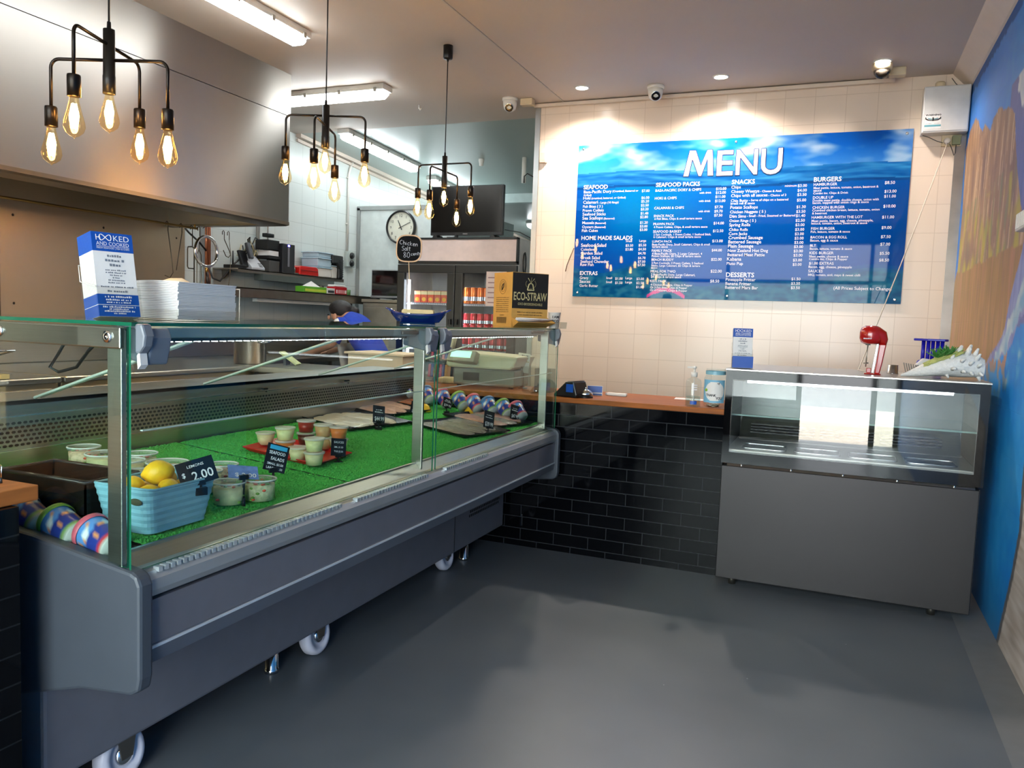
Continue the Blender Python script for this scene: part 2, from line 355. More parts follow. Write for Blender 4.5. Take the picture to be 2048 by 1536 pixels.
def mural(y, z):
    w = n2(y, z, 3, 1) * 0.04; y2 = y + w; z2 = z + n2(y, z, 3, 9) * 0.04
    st = n2(y * 4, z * 0.55, 5, 3); st2 = n2(y * 9, z * 0.8, 6, 7); cl = n2(y, z, 1.6, 5); fn = n2(y, z, 14, 2)
    if poly_in(PLANK, y, z):
        e = (z * 0.42 + y * 0.0) % 0.155
        c = mixc((206, 202, 198), (150, 138, 128), 0.45 + 0.6 * n2(y * 0.8, z * 7, 6, 4))
        lat = (y + z * 0.62 + 2.33); 
        if abs((z * 6.5) % 1.0) < 0.07 and y < -2.62 + 0.55 * z: c = [70, 58, 54]
        if poly_in(PLANK, y + 0.045, z) is False: c = mixc(c, (64, 66, 72), 0.75)
        return c
    if poly_in(LOWER, y2, z2):
        c = mixc((176, 128, 88), (150, 118, 62), 0.5 + 0.9 * st); c = mixc(c, (120, 92, 82), 0.8 * st2); c = mixc(c, (186, 150, 70), 0.5 * max(0, n2(y * 5, z * 0.7, 4, 12)))
        q = V((y + 0.98, z - 1.66)) if False else None
        return c
    if poly_in(FOAM, y2 + fn * 0.03, z2 + fn * 0.03): return mixc((198, 208, 214), (120, 168, 206), 0.5 + fn)
    if poly_in(FALL, y2, z2): return mixc((112, 118, 184), (150, 160, 206), 0.5 + st + fn * 0.4)
    if poly_in(CLIFF, y + st2 * 0.012, z + st2 * 0.015):
        zt = (z - 1.62) / 1.05
        c = mixc((150, 116, 88), (178, 140, 104), 0.5 + 1.1 * st); c = mixc(c, (112, 86, 84), 0.9 * max(0, st2)); 
        if st + st2 > 0.52: c = mixc(c, (206, 178, 142), 0.7)
        c = mixc(c, (96, 70, 76), 0.8 * max(0, n2(y * 2, z * 1.2, 2.6, 77))); c = mixc(c, (214, 186, 150), 0.7) if n2(y * 7 + z * 0.6, z * 0.5, 4, 91) > 0.38 else c
        if zt < 0.46: c = mixc(c, (178, 164, 62), max(0, 2.2 * n2(y * 2.2, z * 1.4, 4, 21) + 0.15 - zt * 0.6))
        if zt < 0.5: c = mixc(c, (122, 130, 92), max(0, 1.2 * n2(y * 3, z, 5, 31)))
        return c
    if y < -1.55 and z < 2.55 and z > 1.4 + 0.25 * n2(y, z, 2, 40):
        if z > 2.0 + (y + 2.3) * 0.9 + fn * 0.1 and z < 2.42 + (y + 2.2) * 0.7: return mixc((222, 226, 232), (180, 196, 220), 0.5 + fn)
        return mixc((110, 116, 182), (92, 104, 170), 0.5 + st)
    if z > 1.45:
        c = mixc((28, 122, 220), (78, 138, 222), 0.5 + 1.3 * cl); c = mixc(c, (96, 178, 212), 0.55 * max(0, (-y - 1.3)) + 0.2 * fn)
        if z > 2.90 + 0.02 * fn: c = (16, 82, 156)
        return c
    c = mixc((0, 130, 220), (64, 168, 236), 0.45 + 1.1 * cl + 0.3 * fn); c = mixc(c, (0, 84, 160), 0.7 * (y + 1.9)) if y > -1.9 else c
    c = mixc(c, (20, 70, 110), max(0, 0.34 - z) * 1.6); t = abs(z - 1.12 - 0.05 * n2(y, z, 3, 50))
    if y > -2.05 and z > 1.02 and fn > 0.05: c = mixc(c, (178, 132, 108), 0.9 * max(0, (z - 1.02) * 6))
    q = n2(y, z, 9, 60) + 0.5 * n2(y, z, 22, 61); c = mixc(c, (186, 210, 224), max(0, q - 0.1) * 1.6 * max(0, 1 - abs(z - 1.14 + (y + 2.0) * 0.35) / 0.12))
    return c
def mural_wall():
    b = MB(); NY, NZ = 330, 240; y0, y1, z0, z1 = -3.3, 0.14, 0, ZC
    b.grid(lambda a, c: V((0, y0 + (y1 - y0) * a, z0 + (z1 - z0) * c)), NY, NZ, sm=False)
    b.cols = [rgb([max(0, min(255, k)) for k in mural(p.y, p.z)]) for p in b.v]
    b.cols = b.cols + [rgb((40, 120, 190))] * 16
    n = len(b.v)
    b.box(0.0, 0.15, -8.15, -3.3, 0, ZC); b.box(0.004, 0.15, -3.3, 0.14, 0, ZC)
    m = paint('mural_paint', 0.5); N = m.node_tree.nodes; L = m.node_tree.links; B = N['Principled BSDF']
    tc = N.new('ShaderNodeTexCoord'); sp = N.new('ShaderNodeSeparateXYZ'); cb = N.new('ShaderNodeCombineXYZ'); L.new(tc.outputs['Object'], sp.inputs[0])
    ad = N.new('ShaderNodeMath'); ad.inputs[1].default_value = 20; L.new(sp.outputs[1], ad.inputs[0]); L.new(ad.outputs[0], cb.inputs[0]); L.new(sp.outputs[2], cb.inputs[1])
    br = N.new('ShaderNodeTexBrick'); br.inputs['Scale'].default_value = 1; br.inputs['Brick Width'].default_value = 0.4; br.inputs['Row Height'].default_value = 0.2
    br.inputs['Mortar Size'].default_value = 0.0025; L.new(cb.outputs[0], br.inputs['Vector'])
    bp = N.new('ShaderNodeBump'); bp.invert = True; bp.inputs['Strength'].default_value = 0.8; bp.inputs['Distance'].default_value = 0.004
    L.new(br.outputs['Fac'], bp.inputs['Height']); L.new(bp.outputs[0], B.inputs['Normal'])
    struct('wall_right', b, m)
mural_wall()
# shopfront behind the viewer, footpath and street outside
fw = mat('shopfront_wall', (70, 72, 78), 0.5); fa = mat('shopfront_frame', (60, 62, 66), 0.4, 0.5)
b = MB()
b.box(-5.95, -3.95, -8.15, -8.0, 0, ZC); b.box(-3.95, 0.15, -8.15, -8.0, 2.75, ZC); b.box(-3.95, -1.12, -8.15, -8.0, 0, 0.43)
struct('wall_front', b, fw)
b = MB()
for x in (-3.93, -2.55, -1.10, -0.28, -0.02): b.box(x - 0.03, x + 0.03, -8.12, -8.04, 0.0 if x > -1.2 else 0.43, 2.75)
b.box(-3.93, -1.1, -8.12, -8.04, 0.43, 0.48); b.box(-3.93, -0.02, -8.12, -8.04, 2.1, 2.16)
wf = struct('window_1', b, fa)
pane('window_pane', -3.9, -1.13, -8.085, -8.079, 0.48, 2.75, 'y', wf)
pane('window_sidelight', -0.25, -0.05, -8.085, -8.079, 0.0, 2.75, 'y', wf)
struct('floor_footpath', MB().box(-14, 9, -13, -8.15, -0.15, -0.02), mat('sunlit_concrete', (196, 186, 172), 0.8, 0, 0.08, 3))
struct('floor_street', MB().box(-30, 30, -40, -13, -0.25, -0.1), mat('asphalt', (120, 120, 122), 0.8, 0, 0.1, 6))
# ------------------------------------------------------------------ exhaust hood and cladding
t = thing('exhaust_hood', 'huge stainless exhaust hood hanging from the ceiling over the cooking line', 'range hood', (-5.2, -3.0, 1.96))
b = MB(); b.box(-4.615, -4.6, -7.4, -1.213, 2.766, ZC); b.box(-5.78, -4.615, -1.235, -1.22, 1.97, ZC); b.uv = True; b.build('upper_panel', steel_h, t)
b = MB(); b.box(-4.617, -4.602, -7.4, -1.22, 1.985, 2.762); b.uv = True; b.build('face_panel', steel_h, t)
b = MB(); b.prism([(-4.598, 1.985), (-4.598, 1.962), (-4.63, 1.955), (-4.80, 1.955), (-4.80, 1.968), (-4.63, 1.97), (-4.618, 1.985)], 'y', -7.4, -1.215)
b.box(-5.76, -4.8, -1.30, -1.215, 1.955, 1.97); b.build('gutter_lip', mat('hood_lip_steel', (128, 120, 106), 0.34, 1.0, 0.05, 6), t)
b = MB(); b.prism([(-4.80, 1.97), (-5.78, 2.45), (-5.78, 2.47), (-4.80, 1.99)], 'y', -7.4, -1.24); b.build('filter_bank', mat('grease_filter', (110, 100, 82), 0.4, 1.0, 0.12, 20), t)
fluo_w = emit('hood_tube', (1.0, 0.88, 0.62), 16.0)
b = MB(); b.rbox((-5.02, -4.1, 2.04), 0.05, 1.4, 0.03); b.build('tube_light', fluo_w, t)
b = MB(); b.tube([(-5.42, -7, 1.935), (-5.42, -1.3, 1.935)], 0.009, 8); b.tube([(-5.42, -1.32, 1.935), (-5.42, -1.32, 1.965)], 0.007, 6); b.tube([(-5.42, -3, 1.935), (-5.42, -3, 1.965)], 0.007, 6); b.build('hanging_rail', mat('brass', (190, 150, 80), 0.3, 1.0, 0.05), t)
brown_steel = mat('warm_cladding_steel', (196, 180, 154), 0.34, 1.0, 0.06, 1.3, stretch=(1, 1, 0.5))
for y0, y1, lab in ((-2.63, -1.053, 'plain stainless cladding sheet beside the white tiles under the hood'), (-4.6, -2.64, 'plain stainless cladding sheet behind the leaflet holder, lit yellowish'), (-7.2, -4.61, 'stainless cladding sheet beyond the seam at the hood back')):
    b = MB(); b.box(-5.797, -5.787, y0, y1, 0.85, 2.45)
    tt = thing('cladding_panel', lab, 'wall panel', (-5.8, (y0 + y1) / 2, 0.85), 'steel cladding sheets'); b.build('sheet', brown_steel, tt)
    for y in (y0 + 0.09, (y0 + y1) / 2, y1 - 0.09):
        for z in (1.3, 1.88): s = MB(); s.ball((-5.787, y, z), 0.004, 0.009, 0.009, nu=8, nv=5); s.build('screw_head', mat('dark_screw', (60, 52, 44), 0.4, 0.8), tt)
# cooking line under the hood
yel = mat('warm_steel_front', (190, 170, 132), 0.34, 1.0, 0.05, 5)
for i, (y0, y1, nm, lab) in enumerate(((-6.4, -4.45, 'fryer', 'stainless deep fryer bank behind the black tub end of the case'), (-4.43, -3.05, 'fryer', 'stainless deep fryer bank with basket rods, behind the salad tubs'), (-3.03, -1.30, 'griddle', 'stainless griddle bench with a grey control panel under the hood'))):
    t = thing(nm, lab, nm, (-5.2, (y0 + y1) / 2, 0), 'cooking line units')
    b = MB(); b.box(-5.76, -4.72, y0, y1, 0.12, 0.87); b.build('body', yel, t, 0.006)
    b = MB(); b.box(-5.76, -4.69, y0, y1, 0.872, 0.905); b.box(-5.77, -5.70, y0, y1, 0.905, 1.10); b.build('work_top', steel, t, 0.008)
    b = MB(); b.box(-4.719, -4.700, y0 + 0.05, y1 - 0.05, 0.70, 0.84); b.build('control_panel', steel_d, t, 0.003)
    for k in range(3):
        b = MB(); y = y0 + 0.25 + k * (y1 - y0 - 0.5) / 2; b.cyl((-4.70, y, 0.77), (-4.672, y, 0.77), 0.026, 0.022, 14); b.build('control_knob', blackp, t)
    for y in (y0 + 0.06, y1 - 0.06):
        for x in (-5.68, -4.80): b = MB(); b.cyl((x, y, 0), (x, y, 0.12), 0.022, n=10); b.build('leg', steel_d, t)
    if i < 2:
        for k in range(2):
            yc = y0 + (k + 0.5) * (y1 - y0) / 2; b = MB()
            b.box(-5.55, -4.95, yc - 0.24, yc + 0.24, 0.885, 0.907); b.build('oil_tank', mat('dark_oil', (46, 34, 16), 0.1), t)
            b = MB(); b.tube([(-5.3, yc - 0.1, 0.94), (-4.95, yc - 0.1, 0.98), (-4.62, yc - 0.1, 1.06)], 0.006, 6); b.tube([(-5.3, yc + 0.02, 0.94), (-4.95, yc + 0.02, 0.98), (-4.62, yc + 0.02, 1.06), (-4.62, yc - 0.1, 1.06)], 0.006, 6)
            for q in range(6): b.tube([(-5.45 + q * 0.06, yc - 0.14, 0.93), (-5.45 + q * 0.06, yc + 0.12, 0.93)], 0.003, 5)
            b.build('fry_basket', chrome, t)
p = px('x', -4.85, 500, 712)
t = thing('stock_pot', 'round stainless pot standing on the bench behind the display glass', 'pot', (p.x, p.y, 0.905))
b = MB(); b.lathe([(0.11, 0), (0.118, 0.01), (0.118, 0.20), (0.124, 0.205), (0.112, 0.205), (0.112, 0.02), (0, 0.02)], loc(p.x, p.y, 0.905), 28); b.build('pot_body', steel, t)
b = MB(); b.tube([(p.x + 0.11, p.y - 0.04, 1.07), (p.x + 0.15, p.y - 0.04, 1.075), (p.x + 0.15, p.y + 0.04, 1.075), (p.x + 0.11, p.y + 0.04, 1.07)], 0.006, 6); b.build('handle', chrome, t)
t = thing('wooden_board', 'long pale timber strip lying along the fryer edge', 'board', (-4.72, -4.2, 0.905)); b = MB(); b.box(-4.80, -4.69, -4.95, -3.35, 0.906, 0.932); b.build('plank', mat('pale_timber', (214, 184, 120), 0.5, 0, 0.1, 8, stretch=(8, 1, 8)), t, 0.004)
tag(MB().cyl((-4.74, -3.95, 0.958), (-4.70, -3.86, 0.958), 0.02, n=14).build('cork_stopper', mat('yellow_handle', (214, 190, 60), 0.5), loc=(-4.72, -3.9, 0.935)), 'small yellow cylinder lying on the pale timber strip', 'stopper')
# bench behind the case and along the left wall
t = thing('prep_bench', 'long stainless bench along the white tiled wall below the shelves', 'bench', (-5.45, 0.1, 0))
b = MB(); b.box(-5.78, -5.12, -1.26, 0.94, 0.86, 0.90); b.box(-5.79, -5.76, -1.26, 0.94, 0.9, 1.05); b.build('bench_top', steel, t, 0.006)
b = MB(); b.box(-5.74, -5.18, -1.22, 0.92, 0.25, 0.28); b.build('under_shelf', steel_d, t)
for x in (-5.70, -5.2):
    for y in (-1.2, -0.1, 0.9): b = MB(); b.cyl((x, y, 0), (x, y, 0.86), 0.02, n=10); b.build('leg', steel_d, t)
def shelf(nm, lab, x1, y0, y1, z, lipz, legs=()):
    t = thing(nm, lab, 'shelf', (-5.6, (y0 + y1) / 2, z))
    b = MB(); b.box(-5.80, x1, y0, y1, z - 0.012, z); b.box(x1 - 0.004, x1, y0, y1, z - lipz, z); b.build('shelf_board', steel_d, t, 0.002)
    for y in (y0 + 0.12, y1 - 0.12):
        b = MB(); b.prism([(-5.8, z - 0.012), (-5.70, z - 0.012), (-5.79, z - 0.09)], 'y', y - 0.012, y + 0.012); b.build('bracket', steel_d, t)
    for y in legs:
        b = MB(); b.box(x1 - 0.05, x1 - 0.015, y - 0.017, y + 0.017, 0.9, z - 0.012); b.build('post', blackm, t)
    return t
sh1 = shelf('wall_shelf', 'upper stainless wall shelf carrying the phone and black tower', -5.52, -0.72, 0.86, 1.672, 0.035)
b = MB(); b.box(-5.60, -5.50, -0.42, 0.66, 1.585, 1.640); b.build('light_rail', mat('rail_grey', (98, 108, 106), 0.4, 0.5), sh1)
sh2 = shelf('wall_shelf', 'long deep stainless shelf over the bench with cling wrap boxes', -5.40, -1.06, 1.38, 1.505, 0.085, (0.85,))
tl = MB(); tl.rbox((-5.46, 0.1, 1.405), 0.05, 1.35, 0.03); tl.build('tube_light', mat('dim_tube', (196, 200, 196), 0.3), sh2)
# things on the upper shelf
Z1 = 1.673
t = thing('telephone', 'grey cordless phone standing in its silver answering base', 'phone', (-5.58, -0.50, Z1))
b = MB(); b.prism([(-5.64, Z1), (-5.53, Z1), (-5.53, Z1 + 0.02), (-5.64, Z1 + 0.13)], 'y', -0.53, -0.36); b.build('base_unit', mat('phone_silver', (176, 178, 182), 0.4), t, 0.005)
b = MB(); b.rbox((-5.605, -0.56, Z1 + 0.09), 0.025, 0.09, 0.15, ry=rad(-20)); b.build('cradle', blackp, t, 0.004)
b = MB(); b.rbox((-5.59, -0.50, Z1 + 0.165), 0.03, 0.05, 0.15, ry=rad(-20)); b.build('handset', mat('phone_dark', (58, 60, 66), 0.4), t, 0.008)
b = MB()
for i in range(3):
    for j in range(3): b.rbox((-5.535 - 0.011 * j, -0.42 + 0.016 * i, Z1 + 0.032 + 0.0135 * j), 0.003, 0.011, 0.008, ry=rad(-40))
b.build('keypad', blackp, t)
t = thing('modem', 'flat black modem with one upright antenna at the shelf end', 'modem', (-5.62, -0.64, Z1))
b = MB(); b.box(-5.70, -5.55, -0.70, -0.58, Z1, Z1 + 0.03); b.build('case', blackp, t, 0.004); b = MB(); b.cyl((-5.63, -0.66, Z1 + 0.03), (-5.63, -0.66, Z1 + 0.15), 0.008, 0.006, 8); b.build('antenna', blackp, t)
t = thing('computer_tower', 'black computer tower with a blue power light on its shelf', 'computer', (-5.6, -0.03, Z1))
b = MB(); b.box(-5.72, -5.53, -0.115, 0.06, Z1, Z1 + 0.27); b.build('case', mat('tower_black', (34, 34, 38), 0.4), t, 0.004)
b = MB(); b.box(-5.5295, -5.527, -0.045, -0.02, Z1 + 0.06, Z1 + 0.24); b.build('bay_strip', mat('tower_strip', (120, 120, 128), 0.3), t)
b = MB(); b.box(-5.529, -5.525, -0.045, -0.02, Z1 + 0.245, Z1 + 0.262); b.build('power_light', emit('blue_led', (0.12, 0.1, 1.0), 4), t)
t = thing('receipt_printer', 'squat black printer showing white paper beside the phone', 'printer', (-5.6, -0.21, Z1))
b = MB(); b.box(-5.70, -5.55, -0.275, -0.135, Z1, Z1 + 0.10); b.build('lower_case', mat('printer_grey', (70, 70, 70), 0.4), t, 0.004)
b = MB(); b.box(-5.70, -5.545, -0.28, -0.13, Z1 + 0.115, Z1 + 0.145); b.build('paper_tray', blackp, t, 0.004)
b = MB(); b.box(-5.69, -5.56, -0.27, -0.14, Z1 + 0.145, Z1 + 0.19); b.build('paper_slips', paper, t)
b = MB(); b.box(-5.71, -5.56, -0.285, -0.125, Z1 + 0.2, Z1 + 0.29); b.box(-5.62, -5.56, -0.3, -0.2, Z1 + 0.31, Z1 + 0.345); b.build('upper_case', blackp, t, 0.006)
t = thing('cable_bunch', 'tangled cream cables heaped behind the phone', 'cables', (-5.72, -0.35, Z1))
for k in range(7):
    b = MB(); b.tube([(-5.74 + 0.04 * sin(k * 2.1 + i * 0.9), -0.42 + 0.028 * i + 0.03 * sin(i * 1.7 + k), Z1 + 0.10 + 0.09 * sin(i * 1.3 + k * 0.8) + 0.02 * k) for i in range(9)], 0.006, 6); b.build('cable', mat('cream_cable', (196, 184, 146), 0.5) if k % 3 else blackp, t)
t = thing('serving_case', 'red plastic lidded case lying on the upper shelf', 'case', (-5.62, 0.26, Z1))
b = MB(); b.prism([(0.14, Z1), (0.44, Z1), (0.43, Z1 + 0.07), (0.40, Z1 + 0.085), (0.17, Z1 + 0.085), (0.14, Z1 + 0.07)], 'x', -5.70, -5.53); b.build('shell', red, t, 0.006)
b = MB(); b.box(-5.528, -5.524, 0.15, 0.42, Z1 + 0.04, Z1 + 0.047); b.build('seam', mat('dark_red', (120, 14, 14), 0.4), t)
tag(MB().box(-5.60, -5.53, 0.06, 0.12, Z1, Z1 + 0.012).lathe([(0.012, 0), (0.016, 0.03), (0.008, 0.05)], loc(-5.56, 0.09, Z1 + 0.012), 12).build('small_stand', steel_d, loc=(-5.56, 0.09, Z1)), 'tiny metal bottle stand between tower and red case', 'stand')
tubm = glass('frosted_tub', (0.80, 0.88, 0.94), 0.6, 0.25); tub_in = mat('pale_blue_plastic', (176, 200, 214), 0.35, 0, 0.04)
for k, (y0, y1, z, h, lab) in enumerate(((0.46, 0.70, 0, 0.10, 'lowest pale plastic tub of the stack beside the red case'), (0.46, 0.70, 0.102, 0.09, 'middle pale blue plastic tub of the shelf stack'), (0.47, 0.71, 0.194, 0.055, 'topmost pale blue lidded tub of the shelf stack'), (0.70, 0.80, 0.0, 0.13, 'small pale tub standing beside the stack of tubs'))):
    t = thing('storage_tub', lab, 'tub', (-5.65, (y0 + y1) / 2, Z1 + z), 'pale tubs on the upper shelf')
    b = MB(); b.prism([(y0 + 0.008, Z1 + z), (y1 - 0.008, Z1 + z), (y1, Z1 + z + h - 0.012), (y0, Z1 + z + h - 0.012)], 'x', -5.76, -5.56); b.build('body', tub_in if k in (1, 2) else whitep, t, 0.008)
    b = MB(); b.box(-5.768, -5.552, y0 - 0.006, y1 + 0.006, Z1 + z + h - 0.012, Z1 + z + h); b.build('lid', tub_in, t, 0.004)
t = thing('heat_sealer', 'black ribbed bracket shaped machine at the end of the upper shelf', 'machine', (-5.6, 0.76, Z1))
b = MB(); b.prism([(0.79, Z1), (0.86, Z1), (0.86, Z1 + 0.235), (0.68, Z1 + 0.235), (0.68, Z1 + 0.15), (0.755, Z1 + 0.15), (0.79, Z1 + 0.10)], 'x', -5.66, -5.53); b.build('body', blackp, t, 0.01)
b = MB()
for k in range(9): b.box(-5.529, -5.524, 0.795, 0.855, Z1 + 0.02 + k * 0.02, Z1 + 0.03 + k * 0.02)
b.build('ribs', mat('rib_black', (40, 40, 42), 0.4), t)
# things on the long shelf
Z2 = 1.506
bx = px('x', -5.42, 614, 600)
def carton(nm, lab, y0, y1, h, cols, cat, x0=-5.52, x1=-5.42):
    t = thing(nm, lab, cat, ((x0 + x1) / 2, (y0 + y1) / 2, Z2)); b = MB(); b.box(x0, x1, y0, y1, Z2, Z2 + h); b.build('box', mat('carton_' + lab[:8], cols[0], 0.5), t, 0.002)
    b = MB(); b.box(x1, x1 + 0.001, y0 + 0.02, y1 - 0.01, Z2 + h * 0.15, Z2 + h * 0.6)
    b.build('band', mat('band_' + lab[:8], cols[1], 0.5), t); return t
t = carton('wrap_box', 'long green cling wrap carton with a white sheet pulled out', 0.06, 0.42, 0.055, ((96, 170, 44), (190, 210, 70)), 'carton')
b = MB(); b.add([(-5.52, 0.15, Z2 + 0.056), (-5.43, 0.17, Z2 + 0.056), (-5.43, 0.33, Z2 + 0.056), (-5.5, 0.35, Z2 + 0.056), (-5.47, 0.24, Z2 + 0.11)], [(0, 1, 4), (1, 2, 4), (2, 3, 4), (3, 0, 4)]); b.build('pulled_sheet', paper, t)
t = carton('wrap_box', 'white and black patterned foil carton in the middle of the shelf', 0.425, 0.56, 0.055, ((214, 214, 210), (50, 52, 58)), 'carton')
t = carton('wrap_box', 'red and white striped glove carton next to the green tape', 0.565, 0.77, 0.075, ((186, 26, 36), (232, 226, 224)), 'carton')
b = MB()
for k in range(7): b.box(-5.4185, -5.4175, 0.60 + k * 0.02, 0.61 + k * 0.02, Z2 + 0.012, Z2 + 0.05)
b.build('stripes', red, t); b = MB(); b.box(-5.525, -5.425, 0.55, 0.76, Z2 + 0.076, Z2 + 0.095); b.build('gloves', paper, t, 0.008)
t = thing('tape_roll', 'small green roll standing on the shelf end', 'roll', (-5.46, 0.82, Z2)); b = MB(); b.lathe([(0.035, 0), (0.035, 0.055), (0.02, 0.055), (0.02, 0)], loc(-5.45, 0.82, Z2), 20); b.build('roll', mat('green_tape', (96, 140, 82), 0.5), t)
t = thing('tape_dispenser', 'grey curved tape dispenser standing behind the foil carton', 'dispenser', (-5.56, 0.5, Z2)); b = MB(); b.prism([(0.44, Z2), (0.55, Z2), (0.55, Z2 + 0.1), (0.53, Z2 + 0.125), (0.49, Z2 + 0.13), (0.46, Z2 + 0.115), (0.44, Z2 + 0.08)], 'x', -5.6, -5.54); b.build('body', mat('dispenser_grey', (120, 126, 122), 0.4), t, 0.006); b = MB(); b.cyl((-5.539, 0.50, Z2 + 0.075), (-5.534, 0.50, Z2 + 0.075), 0.03); b.build('spool', mat('spool', (170, 176, 172), 0.4), t)
# hanging utensils
wire = mat('dull_wire', (92, 84, 72), 0.35, 0.9, 0.05)
HR = -5.42
for u, lab, kind in ((334, 'long bent wire hook hanging before the steel cladding', 0), (362, 'short wire hook hanging at the cladding edge', 0), (383, 'rectangular wire basket handle hanging from the rail', 1), (398, 'slim looped wire tongs hanging from the rail', 2), (447, 'plain wire meat hook hanging between the strainer and the phone shelf', 3), (457, 'thin curved wire hanging beside the meat hook', 4)):
    y = px('x', HR, u, 455).y; zt = 1.935; t = thing('hanging_hook' if kind in (0, 3, 4) else 'basket_handle' if kind == 1 else 'wire_tongs', lab, 'hook' if kind in (0, 3, 4) else 'utensil', (HR, y, zt), 'utensils on the hood rail')
    b = MB(); b.tube([(HR, y - 0.012, zt - 0.015), (HR, y - 0.012, zt + 0.01), (HR, y, zt + 0.02), (HR, y + 0.01, zt + 0.01), (HR, y + 0.01, zt - 0.05)], 0.0035, 6); b.build('eye', wire, t)
    b = MB()
    if kind == 0: b.tube([(HR, y + 0.01, zt - 0.05), (HR, y + 0.045, zt - 0.25), (HR, y + 0.06, zt - 0.36), (HR, y + 0.03, zt - 0.40), (HR, y - 0.02, zt - 0.385)] if u == 334 else [(HR, y + 0.01, zt - 0.05), (HR, y - 0.02, zt - 0.2), (HR, y - 0.045, zt - 0.34)], 0.003, 6)
    if kind == 1: b.tube([(HR, y + 0.01, zt - 0.05), (HR, y + 0.01, zt - 0.14)], 0.004, 6); b.tube([(HR, y + 0.03, zt - 0.68), (HR, y + 0.03, zt - 0.16), (HR, y + 0.01, zt - 0.145), (HR, y - 0.035, zt - 0.15), (HR, y - 0.04, zt - 0.17), (HR, y - 0.04, zt - 0.30), (HR, y - 0.03, zt - 0.315), (HR, y + 0.03, zt - 0.315)], 0.005, 6)
    if kind == 2: b.tube([(HR, y + 0.01, zt - 0.05), (HR, y, zt - 0.16)], 0.003, 6); b.tube([(HR, y, zt - 0.16), (HR, y - 0.02, zt - 0.2), (HR, y - 0.02, zt - 0.4), (HR, y, zt - 0.62), (HR, y + 0.005, zt - 0.68), (HR, y + 0.01, zt - 0.6), (HR, y + 0.03, zt - 0.4), (HR, y + 0.025, zt - 0.2), (HR, y, zt - 0.16)], 0.0035, 6)
    if kind == 3: b.tube([(HR, y + 0.01, zt - 0.05), (HR, y + 0.07, zt - 0.14), (HR, y + 0.085, zt - 0.17), (HR, y + 0.06, zt - 0.195), (HR, y + 0.03, zt - 0.185), (HR, y + 0.0, zt - 0.14)], 0.004, 6)
    if kind == 4: b.tube([(HR, y + 0.01, zt - 0.05), (HR, y + 0.03, zt - 0.18), (HR, y + 0.02, zt - 0.36), (HR, y - 0.02, zt - 0.5)], 0.0025, 6)
    b.build('shaft', wire, t)
c = px('x', HR + 0.03, 413, 503); t = thing('strainer', 'round mesh strainer with a dark handle hanging from the rail', 'strainer', tuple(c))
b = MB(); b.tube([(c.x, c.y + 0.118 * sin(a), c.z + 0.118 * cos(a)) for a in [2 * pi * k / 40 for k in range(40)]], 0.013, 8, True); b.build('rim', chrome, t)
b = MB(); b.grid(lambda a, q: V((c.x - 0.04 * (1 - a * a), c.y + 0.115 * a * sin(2 * pi * q), c.z + 0.115 * a * cos(2 * pi * q))), 6, 40); b.build('mesh', glass('wire_mesh', (0.72, 0.68, 0.68), 0.3, 0.4), t)
b = MB(); b.tube([(c.x, c.y, c.z - 0.118), (c.x, c.y + 0.005, c.z - 0.17)], 0.010, 8); b.build('ferrule', mat('brass', (190, 150, 80)), t)
b = MB(); b.tube([(c.x, c.y + 0.005, c.z - 0.16), (c.x, c.y + 0.015, c.z - 0.22), (c.x, c.y + 0.03, c.z - 0.29)], [0.011, 0.016, 0.012], 10); b.build('handle', mat('dark_wood', (44, 28, 24), 0.4), t)
b = MB(); b.tube([(c.x, c.y, c.z + 0.118), (c.x, c.y, c.z + 0.2), (HR, c.y - 0.01, 1.945)], 0.003, 6); b.build('hanging_wire', wire, t)
yp = px('x', -5.74, 413, 500).y; t = thing('gas_pipe', 'copper gas pipe running down the tiles behind the strainer', 'pipe', (-5.74, yp, 0.9))
b = MB(); b.tube([(-5.74, yp, 1.40), (-5.74, yp, 2.5)], 0.014, 10); b.tube([(-5.74, yp + 0.035, 1.45), (-5.74, yp + 0.03, 2.5)], 0.012, 10); b.build('copper_tube', mat('copper', (196, 128, 96), 0.3, 0.9, 0.06), t)
b = MB(); b.cyl((-5.74, yp, 1.36), (-5.74, yp, 1.42), 0.022, n=8); b.build('valve', mat('brass', (190, 150, 80)), t)
b = MB(); b.tube([(-5.74, yp, 1.80), (-5.70, yp - 0.12, 1.86), (-5.7, yp - 0.24, 1.93), (-5.7, yp - 0.28, 1.96)], 0.008, 8); b.build('flexible_hose', blackp, t)
q0, q1, q2, q3 = px('x', -5.72, 418, 535), px('x', -5.72, 440, 562), px('x', -5.65, 468, 528), px('x', -5.62, 486, 512)
tag(MB().tube([q0, (-5.72, (q0.y * 2 + q1.y) / 3, q1.z + 0.02), q1, (-5.7, (q1.y + q2.y) / 2, q1.z + 0.06), q2, q3], 0.008, 8).build('data_cable', mat('cable_grey', (70, 70, 70), 0.5), loc=tuple(q1)), 'dark cable looping from the copper pipe to the phone shelf', 'cable')
